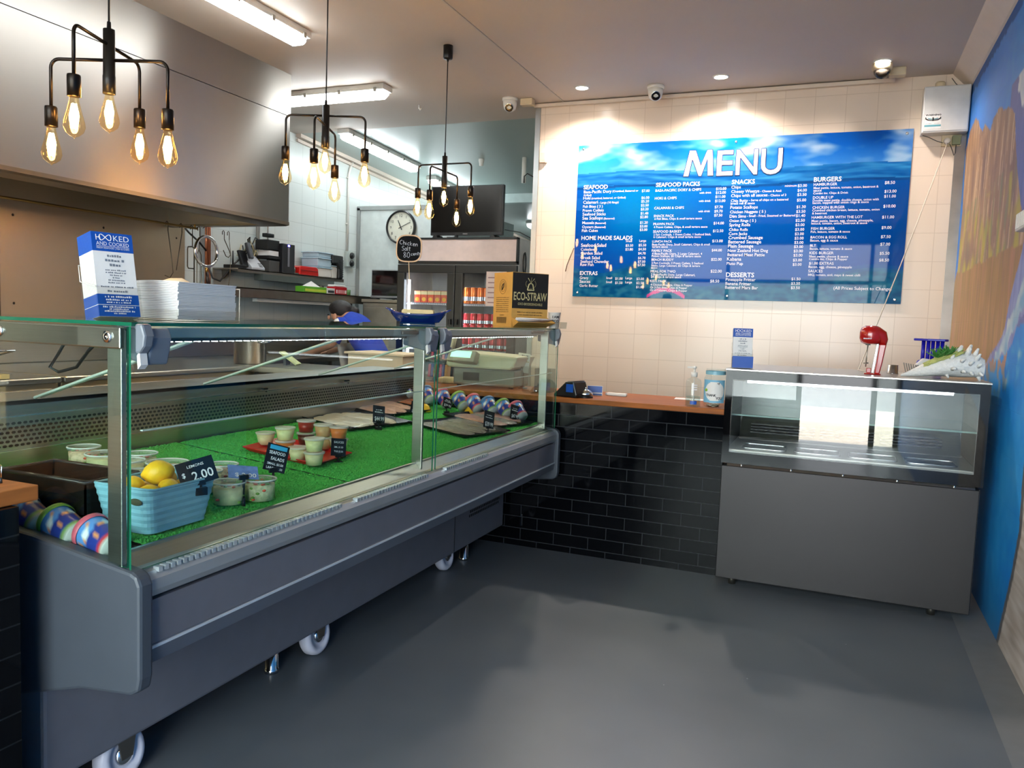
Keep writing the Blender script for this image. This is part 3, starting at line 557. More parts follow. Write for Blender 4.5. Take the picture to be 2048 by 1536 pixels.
# conduits and outlet on the white tiles
def wall_conduit(lab, y, z0, z1, nm='electrical_conduit', r=0.013):
    b = MB(); b.tube([(-5.785, y, z0), (-5.785, y, z1 - 0.16), (-5.785, y + 0.03, z1 - 0.08), (-5.785, y + 0.09, z1)], r, 8)
    for z in (z0 + 0.3, z0 + 0.8): b.rbox((-5.79, y, z), 0.02, 0.05, 0.014)
    tag(b.build(nm, whitep, loc=(-5.785, y, z0)), lab, 'conduit')
wall_conduit('white conduit rising from the double outlet to the cornice', 1.30, 2.0, 3.0)
wall_conduit('grey conduit rising behind the phone and tower', -0.16, 1.9, 3.04, r=0.018)
wall_conduit('thin conduit beside the tower rising behind the hood', -0.02, 1.9, 3.04, r=0.007)
t = thing('power_outlet', 'double grey wall outlet with two round black sockets', 'outlet', (-5.78, 1.34, 1.83))
b = MB(); b.box(-5.80, -5.765, 1.265, 1.425, 1.83, 2.0); b.build('face_plate', mat('outlet_grey', (178, 186, 180), 0.4), t, 0.006)
for z in (1.872, 1.957): b = MB(); b.cyl((-5.765, 1.355, z), (-5.745, 1.355, z), 0.03, n=16); b.lathe([(0.036, 0), (0.036, 0.012), (0.03, 0.014)], loc(-5.765, 1.355, z) @ rot(pi / 2, 'Y'), 16); b.build('socket', blackp, t)
# cool room with clock, microwave on a steel cabinet
t = thing('cool_room', 'white cool room panel wall with an aluminium edge, carrying the clock', 'cool room', (-5.2, 1.9, 0))
b = MB(); b.box(-5.79, -4.55, 1.51, 3.1, 0, 2.50); b.build('panels', mat('coolroom_white', (206, 214, 212), 0.4), t)
b = MB(); b.box(-5.795, -4.54, 1.495, 1.515, 2.475, 2.52); b.box(-5.798, -5.76, 1.495, 1.512, 0, 2.50); b.build('edge_trim', alum, t)
c = V((-5.217, 1.49, 2.28)); t = thing('wall_clock', 'round black rimmed wall clock with a cream dial on the cool room', 'clock', tuple(c))
Mc = loc(c) @ rot(pi / 2, 'X')
b = MB(); b.lathe([(0.165, -0.008), (0.182, -0.006), (0.186, 0.015), (0.178, 0.032), (0.166, 0.03), (0.164, 0.008)], Mc, 48, cap0=False, cap1=False); b.build('rim', blackp, t)
b = MB(); b.lathe([(0, 0.010), (0.166, 0.010)], Mc, 40, cap0=False, cap1=False); b.build('dial', mat('dial_cream', (214, 212, 196), 0.5), t)
b = MB()
for k in range(1, 13):
    a = pi / 2 - k * pi / 6; p = c + V((0.128 * cos(a), -0.012, 0.128 * sin(a) - 0.016)); b.text(str(k), frame(p, (1, 0, 0), (0, 0, 1)), 0.032, align='CENTER')
for k in range(60):
    a = 2 * pi * k / 60; b.add([Mc @ V((r * cos(a + d), r * sin(a + d), 0.0105)) for r, d in ((0.150, -0.008), (0.150, 0.008), (0.158, 0.008), (0.158, -0.008))], [(0, 1, 2, 3)])
b.build('numerals', ink, t)
for nm, a, l, w in (('hour_hand', rad(115), 0.085, 0.006), ('minute_hand', rad(25), 0.125, 0.004)):
    b = MB(); d = V((cos(a), 0, sin(a))); e = V((-sin(a), 0, cos(a))) * w
    b.add([c + V((0, -0.016, 0)) - d * 0.03 + e, c + V((0, -0.016, 0)) - d * 0.03 - e, c + V((0, -0.016, 0)) + d * l - e * 0.6, c + V((0, -0.016, 0)) + d * l + e * 0.6], [(0, 1, 2, 3)]); b.build(nm, ink, t, solid=0.002)
t = thing('steel_cabinet', 'upright stainless cabinet under the microwave', 'cabinet', (-4.98, 1.2, 0))
b = MB(); b.box(-5.36, -4.66, 0.98, 1.49, 0.1, 1.44); b.build('body', steel_d, t, 0.006); b = MB(); b.box(-5.34, -4.68, 0.955, 0.978, 0.14, 1.40); b.build('door', steel_d, t, 0.004); b = MB(); b.box(-5.36, -4.66, 0.95, 1.49, 1.441, 1.475); b.build('top_panel', steel_d, t, 0.004)
for x in (-5.3, -4.7):
    for y in (1.03, 1.44): b = MB(); b.cyl((x, y, 0), (x, y, 0.1), 0.02, n=8); b.build('foot', blackp, t)
t = thing('microwave', 'silver framed microwave with a dark door on the steel cabinet', 'microwave', (-5.0, 1.2, 1.476))
b = MB(); b.box(-5.285, -4.74, 1.02, 1.44, 1.49, 1.785); b.build('case', mat('microwave_silver', (150, 152, 154), 0.35, 0.6), t, 0.004)
b = MB(); b.box(-5.27, -4.86, 1.005, 1.019, 1.515, 1.775); b.build('door', mat('dark_glass', (18, 14, 14), 0.08, 0, 0.05), t, 0.003)
b = MB(); b.box(-4.855, -4.745, 1.008, 1.019, 1.5, 1.78); b.build('control_panel', blackp, t)
b = MB(); b.box(-5.28, -4.745, 0.998, 1.019, 1.492, 1.513); b.build('handle', mat('microwave_silver', (150, 152, 154)), t, 0.003)
for x in (-5.24, -4.8):
    for y in (1.08, 1.4): b = MB(); b.cyl((x, y, 1.476), (x, y, 1.49), 0.015, n=8); b.build('foot', blackp, t)
# drinks fridge
FX0, FX1, FY = -4.634, -3.412, 0.45
t = thing('drinks_fridge', 'tall two-door glass drinks fridge with a blank light box on top', 'fridge', (-4.02, 0.8, 0))
b = MB()
b.box(FX0, FX0 + 0.03, FY + 0.05, 1.15, 0.12, 2.05); b.box(FX1 - 0.03, FX1, FY + 0.05, 1.15, 0.12, 2.05); b.box(FX0 + 0.03, FX1 - 0.03, 1.12, 1.15, 0.24, 1.80); b.box(FX0 + 0.03, FX1 - 0.03, FY + 0.052, 1.149, 0.121, 0.24); b.box(FX0 + 0.03, FX1 - 0.03, FY + 0.052, 1.149, 1.80, 2.049); b.build('cabinet', mat('fridge_white', (206, 200, 196), 0.4), t, 0.003)
b = MB(); b.box(FX0 + 0.012, FX1 - 0.012, FY + 0.02, FY + 0.05, 1.835, 2.035); b.build('light_box', mat('lightbox_pink_white', (222, 204, 198), 0.35), t, 0.002)
b = MB(); b.box(FX0, FX0 + 0.012, FY + 0.01, FY + 0.06, 1.82, 2.05); b.box(FX1 - 0.012, FX1, FY + 0.01, FY + 0.06, 1.82, 2.05); b.box(FX0, FX1, FY + 0.01, FY + 0.06, 2.035, 2.052); b.box(FX0, FX1, FY + 0.01, FY + 0.06, 1.808, 1.836); b.build('light_box_frame', blackp, t)
fglass = glass('fridge_glass', (0.92, 0.94, 0.95), 0.5)
for x0, x1 in ((FX0, FX0 + 0.607), (FX1 - 0.607, FX1)):
    b = MB(); w = 0.075
    b.box(x0, x1, FY, FY + 0.045, 1.80 - w, 1.80); b.box(x0, x1, FY, FY + 0.045, 0.13, 0.13 + w); b.box(x0, x0 + w, FY, FY + 0.045, 0.13 + w, 1.80 - w); b.box(x1 - w, x1, FY, FY + 0.045, 0.13 + w, 1.80 - w)
    d = b.build('door', blackp, t, 0.003)
    b = MB(); b.box(x0 + w, x1 - w, FY + 0.018, FY + 0.024, 0.2, 1.73); b.build('door_glass', fglass, d)
    hx = x1 - 0.03 if x0 == FX0 else x0 + 0.03
    b = MB(); b.box(hx - 0.012, hx + 0.012, FY - 0.03, FY, 0.8, 1.3); b.build('handle', blackm, d, 0.004)
b = MB(); b.box(FX0 + 0.03, FX1 - 0.03, 1.10, 1.12, 0.24, 1.80); b.box(FX0 + 0.6, FX0 + 0.62, FY + 0.05, 1.12, 0.24, 1.8); b.build('liner', mat('fridge_liner', (150, 152, 160), 0.4), t)
led_w = emit('fridge_led', (0.86, 0.92, 1.0), 9)
for x in (FX0 + 0.09, FX1 - 0.60): b = MB(); b.box(x, x + 0.018, FY + 0.05, FY + 0.065, 0.35, 1.66); b.build('light_strip', led_w, t)
SHZ = (0.42, 0.72, 1.04, 1.285 - 0.02, 1.462)
wirew = mat('white_wire', (206, 206, 214), 0.4)
for z in (0.40, 0.76, 1.02, 1.245, 1.448):
    b = MB(); b.box(FX0 + 0.035, FX1 - 0.035, FY + 0.08, FY + 0.088, z - 0.02, z); b.box(FX0 + 0.035, FX1 - 0.035, FY + 0.08, 1.09, z - 0.006, z - 0.001)
    b.build('shelf', wirew, t)
    b = MB()
    for k in range(60): x = FX0 + 0.05 + k * (1.12 / 59); b.box(x, x + 0.006, FY + 0.0785, FY + 0.08, z - 0.018, z - 0.004)
    b.build('shelf_front_bars', mat('bar_shade', (120, 120, 130), 0.4), t)
for x in (FX0 + 0.08, FX1 - 0.08):
    for y in (0.55, 1.08): b = MB(); b.cyl((x, y, 0), (x, y, 0.13), 0.025, n=10); b.build('foot', blackp, t)
b = MB(); pt = [px('y', FY - 0.003, u, v) for u, v in ((973, 543), (988, 543), (988, 612), (971, 612))]; b.box(pt[0].x, pt[0].x + 0.2, FY - 0.003, FY - 0.001, pt[3].z, pt[0].z); b.build('notice', mat('pinkish_paper', (214, 196, 188), 0.6), t)
b = MB()
for k in range(6): b.box(pt[0].x + 0.02, pt[0].x + 0.17 - 0.03 * (k % 3), FY - 0.0045, FY - 0.003, pt[0].z - 0.06 - k * 0.045, pt[0].z - 0.05 - k * 0.045)
b.build('notice_print', mat('faint_print', (150, 120, 120), 0.6), t)
can_red = mat('can_red', (196, 22, 40), 0.25, 0.5); can_or = mat('can_orange', (240, 120, 40), 0.25, 0.5); silver = mat('can_silver', (200, 200, 204), 0.22, 0.9)
def make_can(nm, m, h, r, lab, grp):
    t = thing(nm, lab, 'drink can', (0, 0, 0), grp)
    b = MB(); b.lathe([(r * 0.8, 0), (r, 0.006), (r, h - 0.014), (r * 0.84, h - 0.003)], None, 18, cap1=False); b.build('body', m, t)
    b = MB(); b.lathe([(r * 0.86, h - 0.004), (r * 0.84, h), (r * 0.78, h - 0.004), (0, h - 0.004)], None, 18, cap0=False); b.build('lid', silver, t)
    b = MB(); b.lathe([(r * 1.004, h * 0.18), (r * 1.004, h * 0.42)], None, 18, cap0=False, cap1=False); b.build('label_band', silver, t); return t
can_o = make_can('drink_can', can_or, 0.156, 0.034, 'tall orange can on the upper shelf of the drinks fridge', 'orange cans in the drinks fridge')
ox = px('y', 0.58, 935, 590).x; oc = [(ox + 0.069 * k, 0.58 + 0.075 * j) for j in range(2) for k in range(4)]
for i, (x, y) in enumerate(oc):
    if i == 0: can_o.location = (x, y, 1.4485)
    else: dup(can_o, (x, y, 1.4485), i)
can_r = make_can('drink_can', can_red, 0.118, 0.034, 'red and silver can in the row level with the case top', 'red cans on the third fridge shelf')
rx = px('y', 0.58, 934, 635).x
for i, x in enumerate([rx + 0.0705 * k for k in range(6)]):
    for j in range(2):
        if i == j == 0: can_r.location = (x, 0.58, 1.2455)
        else: dup(can_r, (x, 0.58 + j * 0.08, 1.2455), i + j)
k = 0
for i in range(7):
    for j in range(2):
        for z in (1.0205, 1.1395 - 0.0005):
            k += 1; o = dup(can_r, (-3.97 + i * 0.074, 0.58 + j * 0.08, z), k, 'red can stacked on the fridge shelf seen through the case glass', 'red cans seen through the case')
for i in range(6): dup(can_r, (-4.52 + i * 0.08, 0.58, 1.0205), i, 'red can in the second fridge compartment, seen through the case glass', 'red cans seen through the case on the far door')
t0 = thing('juice_carton', 'small orange and red juice carton on the fridge shelf', 'carton', (0, 0, 0), 'juice cartons in the drinks fridge')
b = MB(); b.box(-0.032, 0.032, -0.028, 0.028, 0, 0.112); b.build('box', mat('carton_red', (214, 70, 30), 0.4), t0, 0.002)
b = MB(); b.box(-0.0325, 0.0325, -0.0285, 0.0285, 0.075, 0.108); b.build('top_band', mat('carton_cream', (232, 214, 160), 0.4), t0)
b = MB(); b.ball((0, -0.0285, 0.03), 0.022, 0.002, 0.02, nu=12, nv=8); b.build('fruit_print', mat('carton_yellow', (240, 176, 50), 0.4), t0)
for i in range(6):
    for j in range(2):
        l_ = (-4.47 + i * 0.072, 0.58 + j * 0.07, 1.4485)
        if i == j == 0: t0.location = l_
        else: dup(t0, l_)
# television on the fridge
t = thing('television', 'black flat screen television standing on the drinks fridge', 'television', (-4.05, 0.75, 2.051))
b = MB(); b.box(-4.455, -3.69, 0.75, 0.79, 2.105, 2.575); b.build('cabinet', blackp, t, 0.005); b = MB(); b.box(-4.44, -3.705, 0.747, 0.7499, 2.135, 2.565); b.build('screen', mat('tv_screen', (14, 10, 9), 0.12, 0, 0.02, spec=0.6), t)
b = MB(); b.box(-4.445, -3.70, 0.744, 0.75, 2.107, 2.13); b.build('lower_bezel', mat('bezel_grey', (36, 36, 38), 0.3), t); b = MB(); b.box(-4.10, -4.05, 0.7425, 0.744, 2.114, 2.122); b.build('badge', silver, t)
for x in (-4.38, -3.77): b = MB(); b.prism([(x - 0.045, 2.051), (x + 0.045, 2.051), (x + 0.012, 2.105), (x - 0.012, 2.105)], 'y', 0.70, 0.84); b.build('stand_foot', blackp, t, 0.003)
t = thing('set_top_box', 'small grey box standing under the television', 'box', (-4.19, 0.72, 2.051)); b = MB(); b.box(-4.24, -4.16, 0.68, 0.8, 2.0525, 2.085); b.build('case', mat('box_grey', (96, 96, 98), 0.4), t, 0.003); b = MB(); b.box(-4.155, -4.135, 0.68, 0.72, 2.0525, 2.1); b.build('plug', blackp, t)
def cable(lab, pts, r=0.004, m=None, nm='power_cable'): return tag(MB().tube(pts, r, 6).build(nm, m or blackp, loc=tuple(pts[0])), lab, 'cable')
cable('black cord from the television draped down the fridge side', [(-3.69, 0.8, 2.16), (-3.55, 0.85, 2.14), (-3.40, 0.9, 2.06), (-3.36, 0.85, 1.98), (-3.35, 0.7, 1.8), (-3.37, 0.6, 1.6), (-3.35, 0.6, 1.3)])
cable('coiled black cord bundle hanging beside the drinks fridge', [(-3.402, 0.62 + 0.035 * sin(k * 0.8), 1.83 + 0.10 * cos(k * 0.8)) for k in range(26)], 0.006)
p1, p2 = px('y', 0.6, 1048, 366), px('y', 0.6, 1069, 355)
cable('black cable arching from the ceiling point beside the tiled wall', [p1, p1 + V((0.0, 0, 0.06)), (p1 + p2) / 2 + V((-0.02, 0, 0.06)), p2, p2 + V((0.05, 0.02, 0.0)), V((-3.075, 0.75, p2.z - 0.01))], 0.006)
# ------------------------------------------------------------------ the cook
def person():
    hp = px('y', 0.12, 681, 626); X, Y, Z = hp.x, hp.y, hp.z
    t = thing('person', 'dark haired person in a blue shirt bending over the bench', 'person', (X + 0.52, Y, 0))
    J = {}; E_ = []; Rr = {}
    def j(n, p, r, par=None):
        J[n] = V(p); Rr[n] = r
        if par: E_.append((par, n))
    px_, pz = X + 0.40, 0.90
    j('pel', (px_, Y, pz), (0.10, 0.10)); j('spn', (px_ - 0.10, Y, 1.04), (0.10, 0.10), 'pel'); j('chs', (px_ - 0.20, Y, 1.195), (0.10, 0.10), 'spn'); j('upc', (px_ - 0.27, Y, 1.255), (0.07, 0.07), 'chs')
    j('nek', (X + 0.075, Y, 1.30), (0.055, 0.05), 'upc'); j('hd0', (X + 0.025, Y, Z - 0.01), (0.085, 0.075), 'nek'); j('hd1', (X - 0.03, Y, Z + 0.005), (0.092, 0.080), 'hd0'); j('jaw', (X - 0.075, Y, Z - 0.07), (0.055, 0.05), 'hd1')
    for s_, n in ((-1, 'l'), (1, 'r')):
        j('hip' + n, (px_ - 0.01, Y + s_ * 0.095, 0.80), (0.095, 0.09), 'pel'); j('kne' + n, (px_ - 0.03, Y + s_ * 0.10, 0.45), (0.062, 0.058), 'hip' + n); j('ank' + n, (px_ + 0.01, Y + s_ * 0.10, 0.09), (0.042, 0.04), 'kne' + n); j('toe' + n, (px_ - 0.15, Y + s_ * 0.11, 0.035), (0.038, 0.03), 'ank' + n)
        j('sho' + n, (px_ - 0.26, Y + s_ * 0.155, 1.225), (0.05, 0.05), 'upc'); j('elb' + n, (px_ - 0.33, Y + s_ * 0.23, 1.03), (0.043, 0.042), 'sho' + n); j('wri' + n, (px_ - 0.57, Y + s_ * 0.14, 0.955), (0.028, 0.026), 'elb' + n)
        j('plm' + n, (px_ - 0.64, Y + s_ * 0.125, 0.935), (0.034, 0.018), 'wri' + n)
        for q, (dy, ln) in enumerate(((-0.03, 0.065), (-0.01, 0.075), (0.01, 0.07), (0.028, 0.055))):
            j('fa%d' % q + n, (px_ - 0.68, Y + s_ * 0.125 + dy, 0.932), (0.0095, 0.009), 'plm' + n); j('fb%d' % q + n, (px_ - 0.68 - ln * 0.5, Y + s_ * 0.125 + dy * 1.1, 0.926), (0.0085, 0.008), 'fa%d' % q + n); j('fc%d' % q + n, (px_ - 0.68 - ln, Y + s_ * 0.125 + dy * 1.15, 0.912), (0.007, 0.007), 'fb%d' % q + n)
        j('tha' + n, (px_ - 0.625, Y + s_ * 0.125 - s_ * 0.04, 0.932), (0.011, 0.010), 'plm' + n); j('thb' + n, (px_ - 0.665, Y + s_ * 0.125 - s_ * 0.062, 0.918), (0.008, 0.008), 'tha' + n)
    def skin(name, keys, grow, m, sub=2, root=None):
        ks = [k for k in J if k in keys]; ix = {k: i for i, k in enumerate(ks)}
        me = bpy.data.meshes.new(name); o = WORLD[t.name]
        me.from_pydata([J[k] - o for k in ks], [(ix[a], ix[b_]) for a, b_ in E_ if a in ix and b_ in ix], []); me.materials.append(m)
        ob = bpy.data.objects.new(name, me); COL.objects.link(ob); ob.parent = t; WORLD[ob.name] = o
        ob.modifiers.new('skin', 'SKIN'); ob.modifiers['skin'].use_smooth_shade = True
        for k in ks:
            sv = me.skin_vertices[0].data[ix[k]]; sv.radius = (Rr[k][0] + grow, Rr[k][1] + grow); sv.use_root = (k == (root or ks[0]))
        u = ob.modifiers.new('sub', 'SUBSURF'); u.levels = sub; u.render_levels = sub; return ob
    sk = mat('skin', (206, 150, 120), 0.5, 0, 0.05, 30, sub=0.1)
    body = skin('body', set(J), 0.0, sk, 2, 'pel')
    shirt_b = mat('royal_blue_cloth', (22, 62, 176), 0.8, 0, 0.1, 40)
    sl = MB(); secs = [(V((px_ + 0.03, Y, 0.84)), 0.175, 0.125), (V((px_ - 0.03, Y, 0.96)), 0.165, 0.122), (V((px_ - 0.10, Y, 1.06)), 0.168, 0.122), (V((px_ - 0.19, Y, 1.175)), 0.188, 0.125), (V((px_ - 0.25, Y, 1.235)), 0.195, 0.105), (V((px_ - 0.285, Y, 1.268)), 0.15, 0.078), (V((px_ - 0.31, Y, 1.285)), 0.075, 0.062)]
    vs = []; nn = 24
    for k, (c, hw, hd) in enumerate(secs):
        d = (secs[min(k + 1, len(secs) - 1)][0] - secs[max(k - 1, 0)][0]).normalized(); e = d.cross(V((0, 1, 0))).normalized()
        for q in range(nn):
            a = 2 * pi * q / nn; vs.append(c + V((0, 1, 0)) * hw * cos(a) + e * hd * sin(a) * (1 + 0.03 * sin(5 * a + k)))
    sl.add(vs, [(k * nn + q, k * nn + (q + 1) % nn, (k + 1) * nn + (q + 1) % nn, (k + 1) * nn + q) for k in range(len(secs) - 1) for q in range(nn)], True); sl.build('shirt', shirt_b, t, solid=0.004, sub=1)
    for s_, n in ((-1, 'l'), (1, 'r')): sl = MB(); sl.tube([J['sho' + n] + V((0.0, -s_ * 0.05, 0.0)), J['sho' + n], J['sho' + n].lerp(J['elb' + n], 0.4), J['sho' + n].lerp(J['elb' + n], 0.85)], [0.06, 0.074, 0.066, 0.062], 14); sl.build('sleeve', shirt_b, t)
    pt = MB(); pt.ball(J['shol'] + V((-0.03, -0.035, 0.0)), 0.05, 0.04, 0.045); pt.build('shoulder_patch', whitep, t)
    skin('trousers', {'pel', 'hipl', 'hipr', 'knel', 'kner', 'ankl', 'ankr'}, 0.012, mat('dark_trousers', (36, 36, 44), 0.8), 2, 'pel')
    ap = MB(); ap.grid(lambda a, c: V((px_ - 0.30 + 0.13 * (1 - c) + 0.02 * sin(a * 9), Y - 0.19 + 0.38 * a, 0.42 + 0.62 * c)), 12, 10); ap.build('apron', mat('grey_apron', (150, 146, 142), 0.8, 0, 0.06, 20), t, solid=0.006)
    hair = mat('dark_hair', (22, 16, 16), 0.4, 0, 0.2, 60, bump=0.5, stretch=(1, 1, 6))
    h = MB(); h.ball((X + 0.005, Y, Z + 0.035), 0.118, 0.098, 0.088, M=rot(rad(8), 'Y'), nu=26, nv=16); h.ball((X + 0.075, Y + 0.02, Z + 0.005), 0.062, 0.068, 0.072); h.ball((X + 0.125, Y + 0.04, Z + 0.015), 0.05, 0.048, 0.052)
    h.tube([(X + 0.14, Y + 0.05, Z), (X + 0.15, Y + 0.06, Z - 0.06), (X + 0.13, Y + 0.05, Z - 0.11)], [0.025, 0.02, 0.008], 8); h.build('hair', hair, t)
    f = MB(); f.ball((X - 0.128, Y, Z - 0.045), 0.016, 0.012, 0.02); f.ball((X + 0.0, Y - 0.088, Z - 0.035), 0.02, 0.008, 0.03); f.ball((X + 0.0, Y + 0.088, Z - 0.035), 0.02, 0.008, 0.03); f.build('nose_and_ears', sk, t)
    e = MB()
    for s_ in (-1, 1): e.ball((X - 0.112, Y + s_ * 0.035, Z - 0.02), 0.008, 0.014, 0.006)
    e.build('eyes', ink, t); mo = MB(); mo.ball((X - 0.118, Y, Z - 0.085), 0.008, 0.022, 0.006); mo.build('mouth', mat('lips', (160, 90, 84), 0.5), t)
    sh = MB()
    for s_ in (-1, 1): sh.ball((px_ - 0.06, Y + s_ * 0.105, 0.035), 0.135, 0.05, 0.045)
    sh.build('shoes', blackp, t)
person()
# ------------------------------------------------------------------ ceiling lamps
tube_w = emit('batten_diffuser', (0.90, 0.97, 1.0), 15.0)
clipm = mat('batten_grey', (206, 204, 198), 0.4)
def batten(lab, p0, p1, up=V((0, 0, 1)), w=0.13):
    p0, p1 = V(p0), V(p1); d = (p1 - p0).normalized(); sd_ = d.cross(up).normalized(); n = up; L_ = (p1 - p0).length
    M = Matrix(((d.x, sd_.x, n.x, p0.x), (d.y, sd_.y, n.y, p0.y), (d.z, sd_.z, n.z, p0.z), (0, 0, 0, 1)))
    t = thing('batten_light', lab, 'light', tuple(p0), 'ceiling batten lights')
    b = MB(); b.prism([(-w / 2, 0), (w / 2, 0), (w / 2 * 1.08, -0.03), (w / 2, -0.045), (-w / 2, -0.045), (-w / 2 * 1.08, -0.03)], 'x', 0, L_, M); b.build('body', clipm, t, 0.004)
    b = MB(); hw = w / 2 * 0.94
    sec = [(-hw, -0.046), (-hw * 0.95, -0.075), (-hw * 0.6, -0.095), (hw * 0.6, -0.095), (hw * 0.95, -0.075), (hw, -0.046)]
    ks = [(0.01, 0.6), (0.045, 1), (L_ - 0.045, 1), (L_ - 0.01, 0.6)]
    vs = [M @ V((x, y * k, -0.046 + (z + 0.046) * k)) for x, k in ks for y, z in sec]; fs = []
    for i in range(3):
        for q in range(5): fs.append((i * 6 + q, i * 6 + q + 1, i * 6 + q + 7, i * 6 + q + 6))
    fs += [(0, 1, 2, 3, 4, 5), (23, 22, 21, 20, 19, 18)]; b.add(vs, fs); b.build('diffuser', tube_w, t)
    for k in range(5):
        for s_ in (-1, 1):
            b = MB(); x = 0.07 + k * (L_ - 0.14) / 4; b.box(x - 0.012, x + 0.012, s_ * w * 0.53 - 0.006, s_ * w * 0.53 + 0.006, -0.062, -0.03, M); b.build('clip', mat('clip_grey', (150, 146, 138), 0.4), t)
batten('long batten light beside the hood over the first two pendants', (-3.955, -3.25, ZC), (-3.955, -1.93, ZC))
batten('batten light crossing from the end of the hood to the fridge', (-5.45, -0.80, ZC), (-4.02, -0.80, ZC))
un = V((0, SL, 1)).normalized()
batten('batten light along the white tiled wall on the sloping ceiling', (-5.20, 0.33, zs(0.33)), (-5.16, 1.68, zs(1.68)), un)
batten('batten light above the cool room behind the television', (-5.24, 2.18, zs(2.18)), (-5.22, 3.15, zs(3.15)), un)
batten('last batten light at the back of the kitchen beyond the beam', (-5.06, 4.95, zs(4.95)), (-5.06, 6.2, zs(6.2)), un)
dl_e = emit('downlight_lens', (1.0, 0.95, 0.88), 30)
for u, v, lab in ((1164, 175, 'round ceiling downlight over the menu board end with the seafood list'), (1442, 153, 'round ceiling downlight above the MENU heading'), (1766, 122, 'round ceiling downlight beside the dome camera')):
    p = px('z', ZC, u, v); t = thing('downlight', lab, 'light', tuple(p), 'ceiling downlights')
    b = MB(); b.lathe([(0.058, 0), (0.056, -0.006), (0.046, -0.007), (0.044, -0.002)], loc(p), 28, cap0=False, cap1=False); b.build('bezel', whitep, t)
    b = MB(); b.lathe([(0, -0.003), (0.045, -0.003)], loc(p), 24, cap0=False, cap1=False); b.build('lens', dl_e, t)
    ld = bpy.data.lights.new('downlight_beam', 'SPOT'); ld.energy = 66; ld.spot_size = rad(150); ld.spot_blend = 0.7; ld.color = (1, 0.88, 0.77); ld.shadow_soft_size = 0.04
    lo = bpy.data.objects.new('downlight_beam', ld); COL.objects.link(lo); lo.location = p + V((0, 0, -0.02))
# pendants
fil = emit('filament', (1.0, 0.56, 0.17), 95); amber = glass('amber_glass', (1.0, 0.88, 0.66), 1.0)
brass_s = mat('bronze_black', (34, 27, 22), 0.32, 0.7, 0.05)
def bulb(b3, root, p, n):
    x, y, z = p
    g = MB(); g.lathe([(0.013, 0), (0.0135, -0.012), (0.020, -0.04), (0.0295, -0.075), (0.031, -0.09), (0.026, -0.106), (0.012, -0.118), (0.004, -0.121), (0, -0.126)], loc(x, y, z), 20, cap0=False); o = g.build('bulb', amber, root)
    f = MB()
    for k in range(4): a = pi / 2 * k + 0.4; f.tube([(x + 0.005 * cos(a), y + 0.005 * sin(a), z - 0.022), (x + 0.011 * cos(a), y + 0.011 * sin(a), z - 0.058), (x + 0.007 * cos(a), y + 0.007 * sin(a), z - 0.095)], [0.003, 0.0045, 0.003], 6)
    f.build('filament', fil, o)
def pendant(lab, u, v, d, au, av, canopy=True):
    h = pd(u, v, d); X, Y, zt = h.x, h.y, h.z; L_ = 0.206
    t = thing('pendant_lamp', lab, 'pendant lamp', (X, Y, zt), 'five-bulb pendant lamps')
    b = MB(); b.lathe([(0.031, ZC), (0.031, ZC - 0.08), (0.028, ZC - 0.085), (0.008, ZC - 0.088), (0.006, ZC - 0.10)], loc(X, Y, 0), 24); b.build('canopy', blackm, t)
    b = MB(); b.tube([(X, Y, ZC - 0.09), (X, Y, zt)], 0.0033, 8); b.build('cord', blackp, t)
    b = MB(); b.lathe([(0.006, 0.022), (0.007, 0.0), (0.018, -0.002), (0.0185, -L_ + 0.06), (0.0195, -L_ + 0.055), (0.0195, -L_), (0.012, -L_ - 0.001)], loc(X, Y, zt), 20); b.build('hub', blackm, t)
    bulb(b, t, (X, Y, zt - L_), 0)
    for zz, az in ((zt - 0.25 * L_, au), (zt - 0.48 * L_, av)):
        for s_ in (0, pi):
            a = rad(az) + s_; c_, s2 = cos(a), sin(a); A = 0.195; rr = 0.028
            pts = [(X + c_ * 0.015, Y + s2 * 0.015, zz)] + [(X + c_ * (A - rr + rr * sin(q)), Y + s2 * (A - rr + rr * sin(q)), zz - rr + rr * cos(q)) for q in [pi / 2 * k / 6 for k in range(7)]] + [(X + c_ * A, Y + s2 * A, zz - 0.155)]
            b = MB(); b.tube(pts, 0.0055, 10); b.build('arm', brass_s, t)
            b = MB(); b.lathe([(0.006, 0.002), (0.0185, 0), (0.0195, -0.004), (0.0195, -0.064), (0.013, -0.065)], loc(X + c_ * A, Y + s2 * A, zz - 0.152), 20); b.build('socket', brass_s, t)
            bulb(b, t, (X + c_ * A, Y + s2 * A, zz - 0.216), 1)
pendant('big five-bulb pendant hanging in front of the stainless hood', 218, 58, 2.57, 110, 20)
pendant('five-bulb pendant overlapping the far edge of the stainless hood', 652, 210, 3.85, 21, 111)
pendant('five-bulb pendant hanging before the television, its round canopy showing', 890, 312, 5.19, 0, 90)
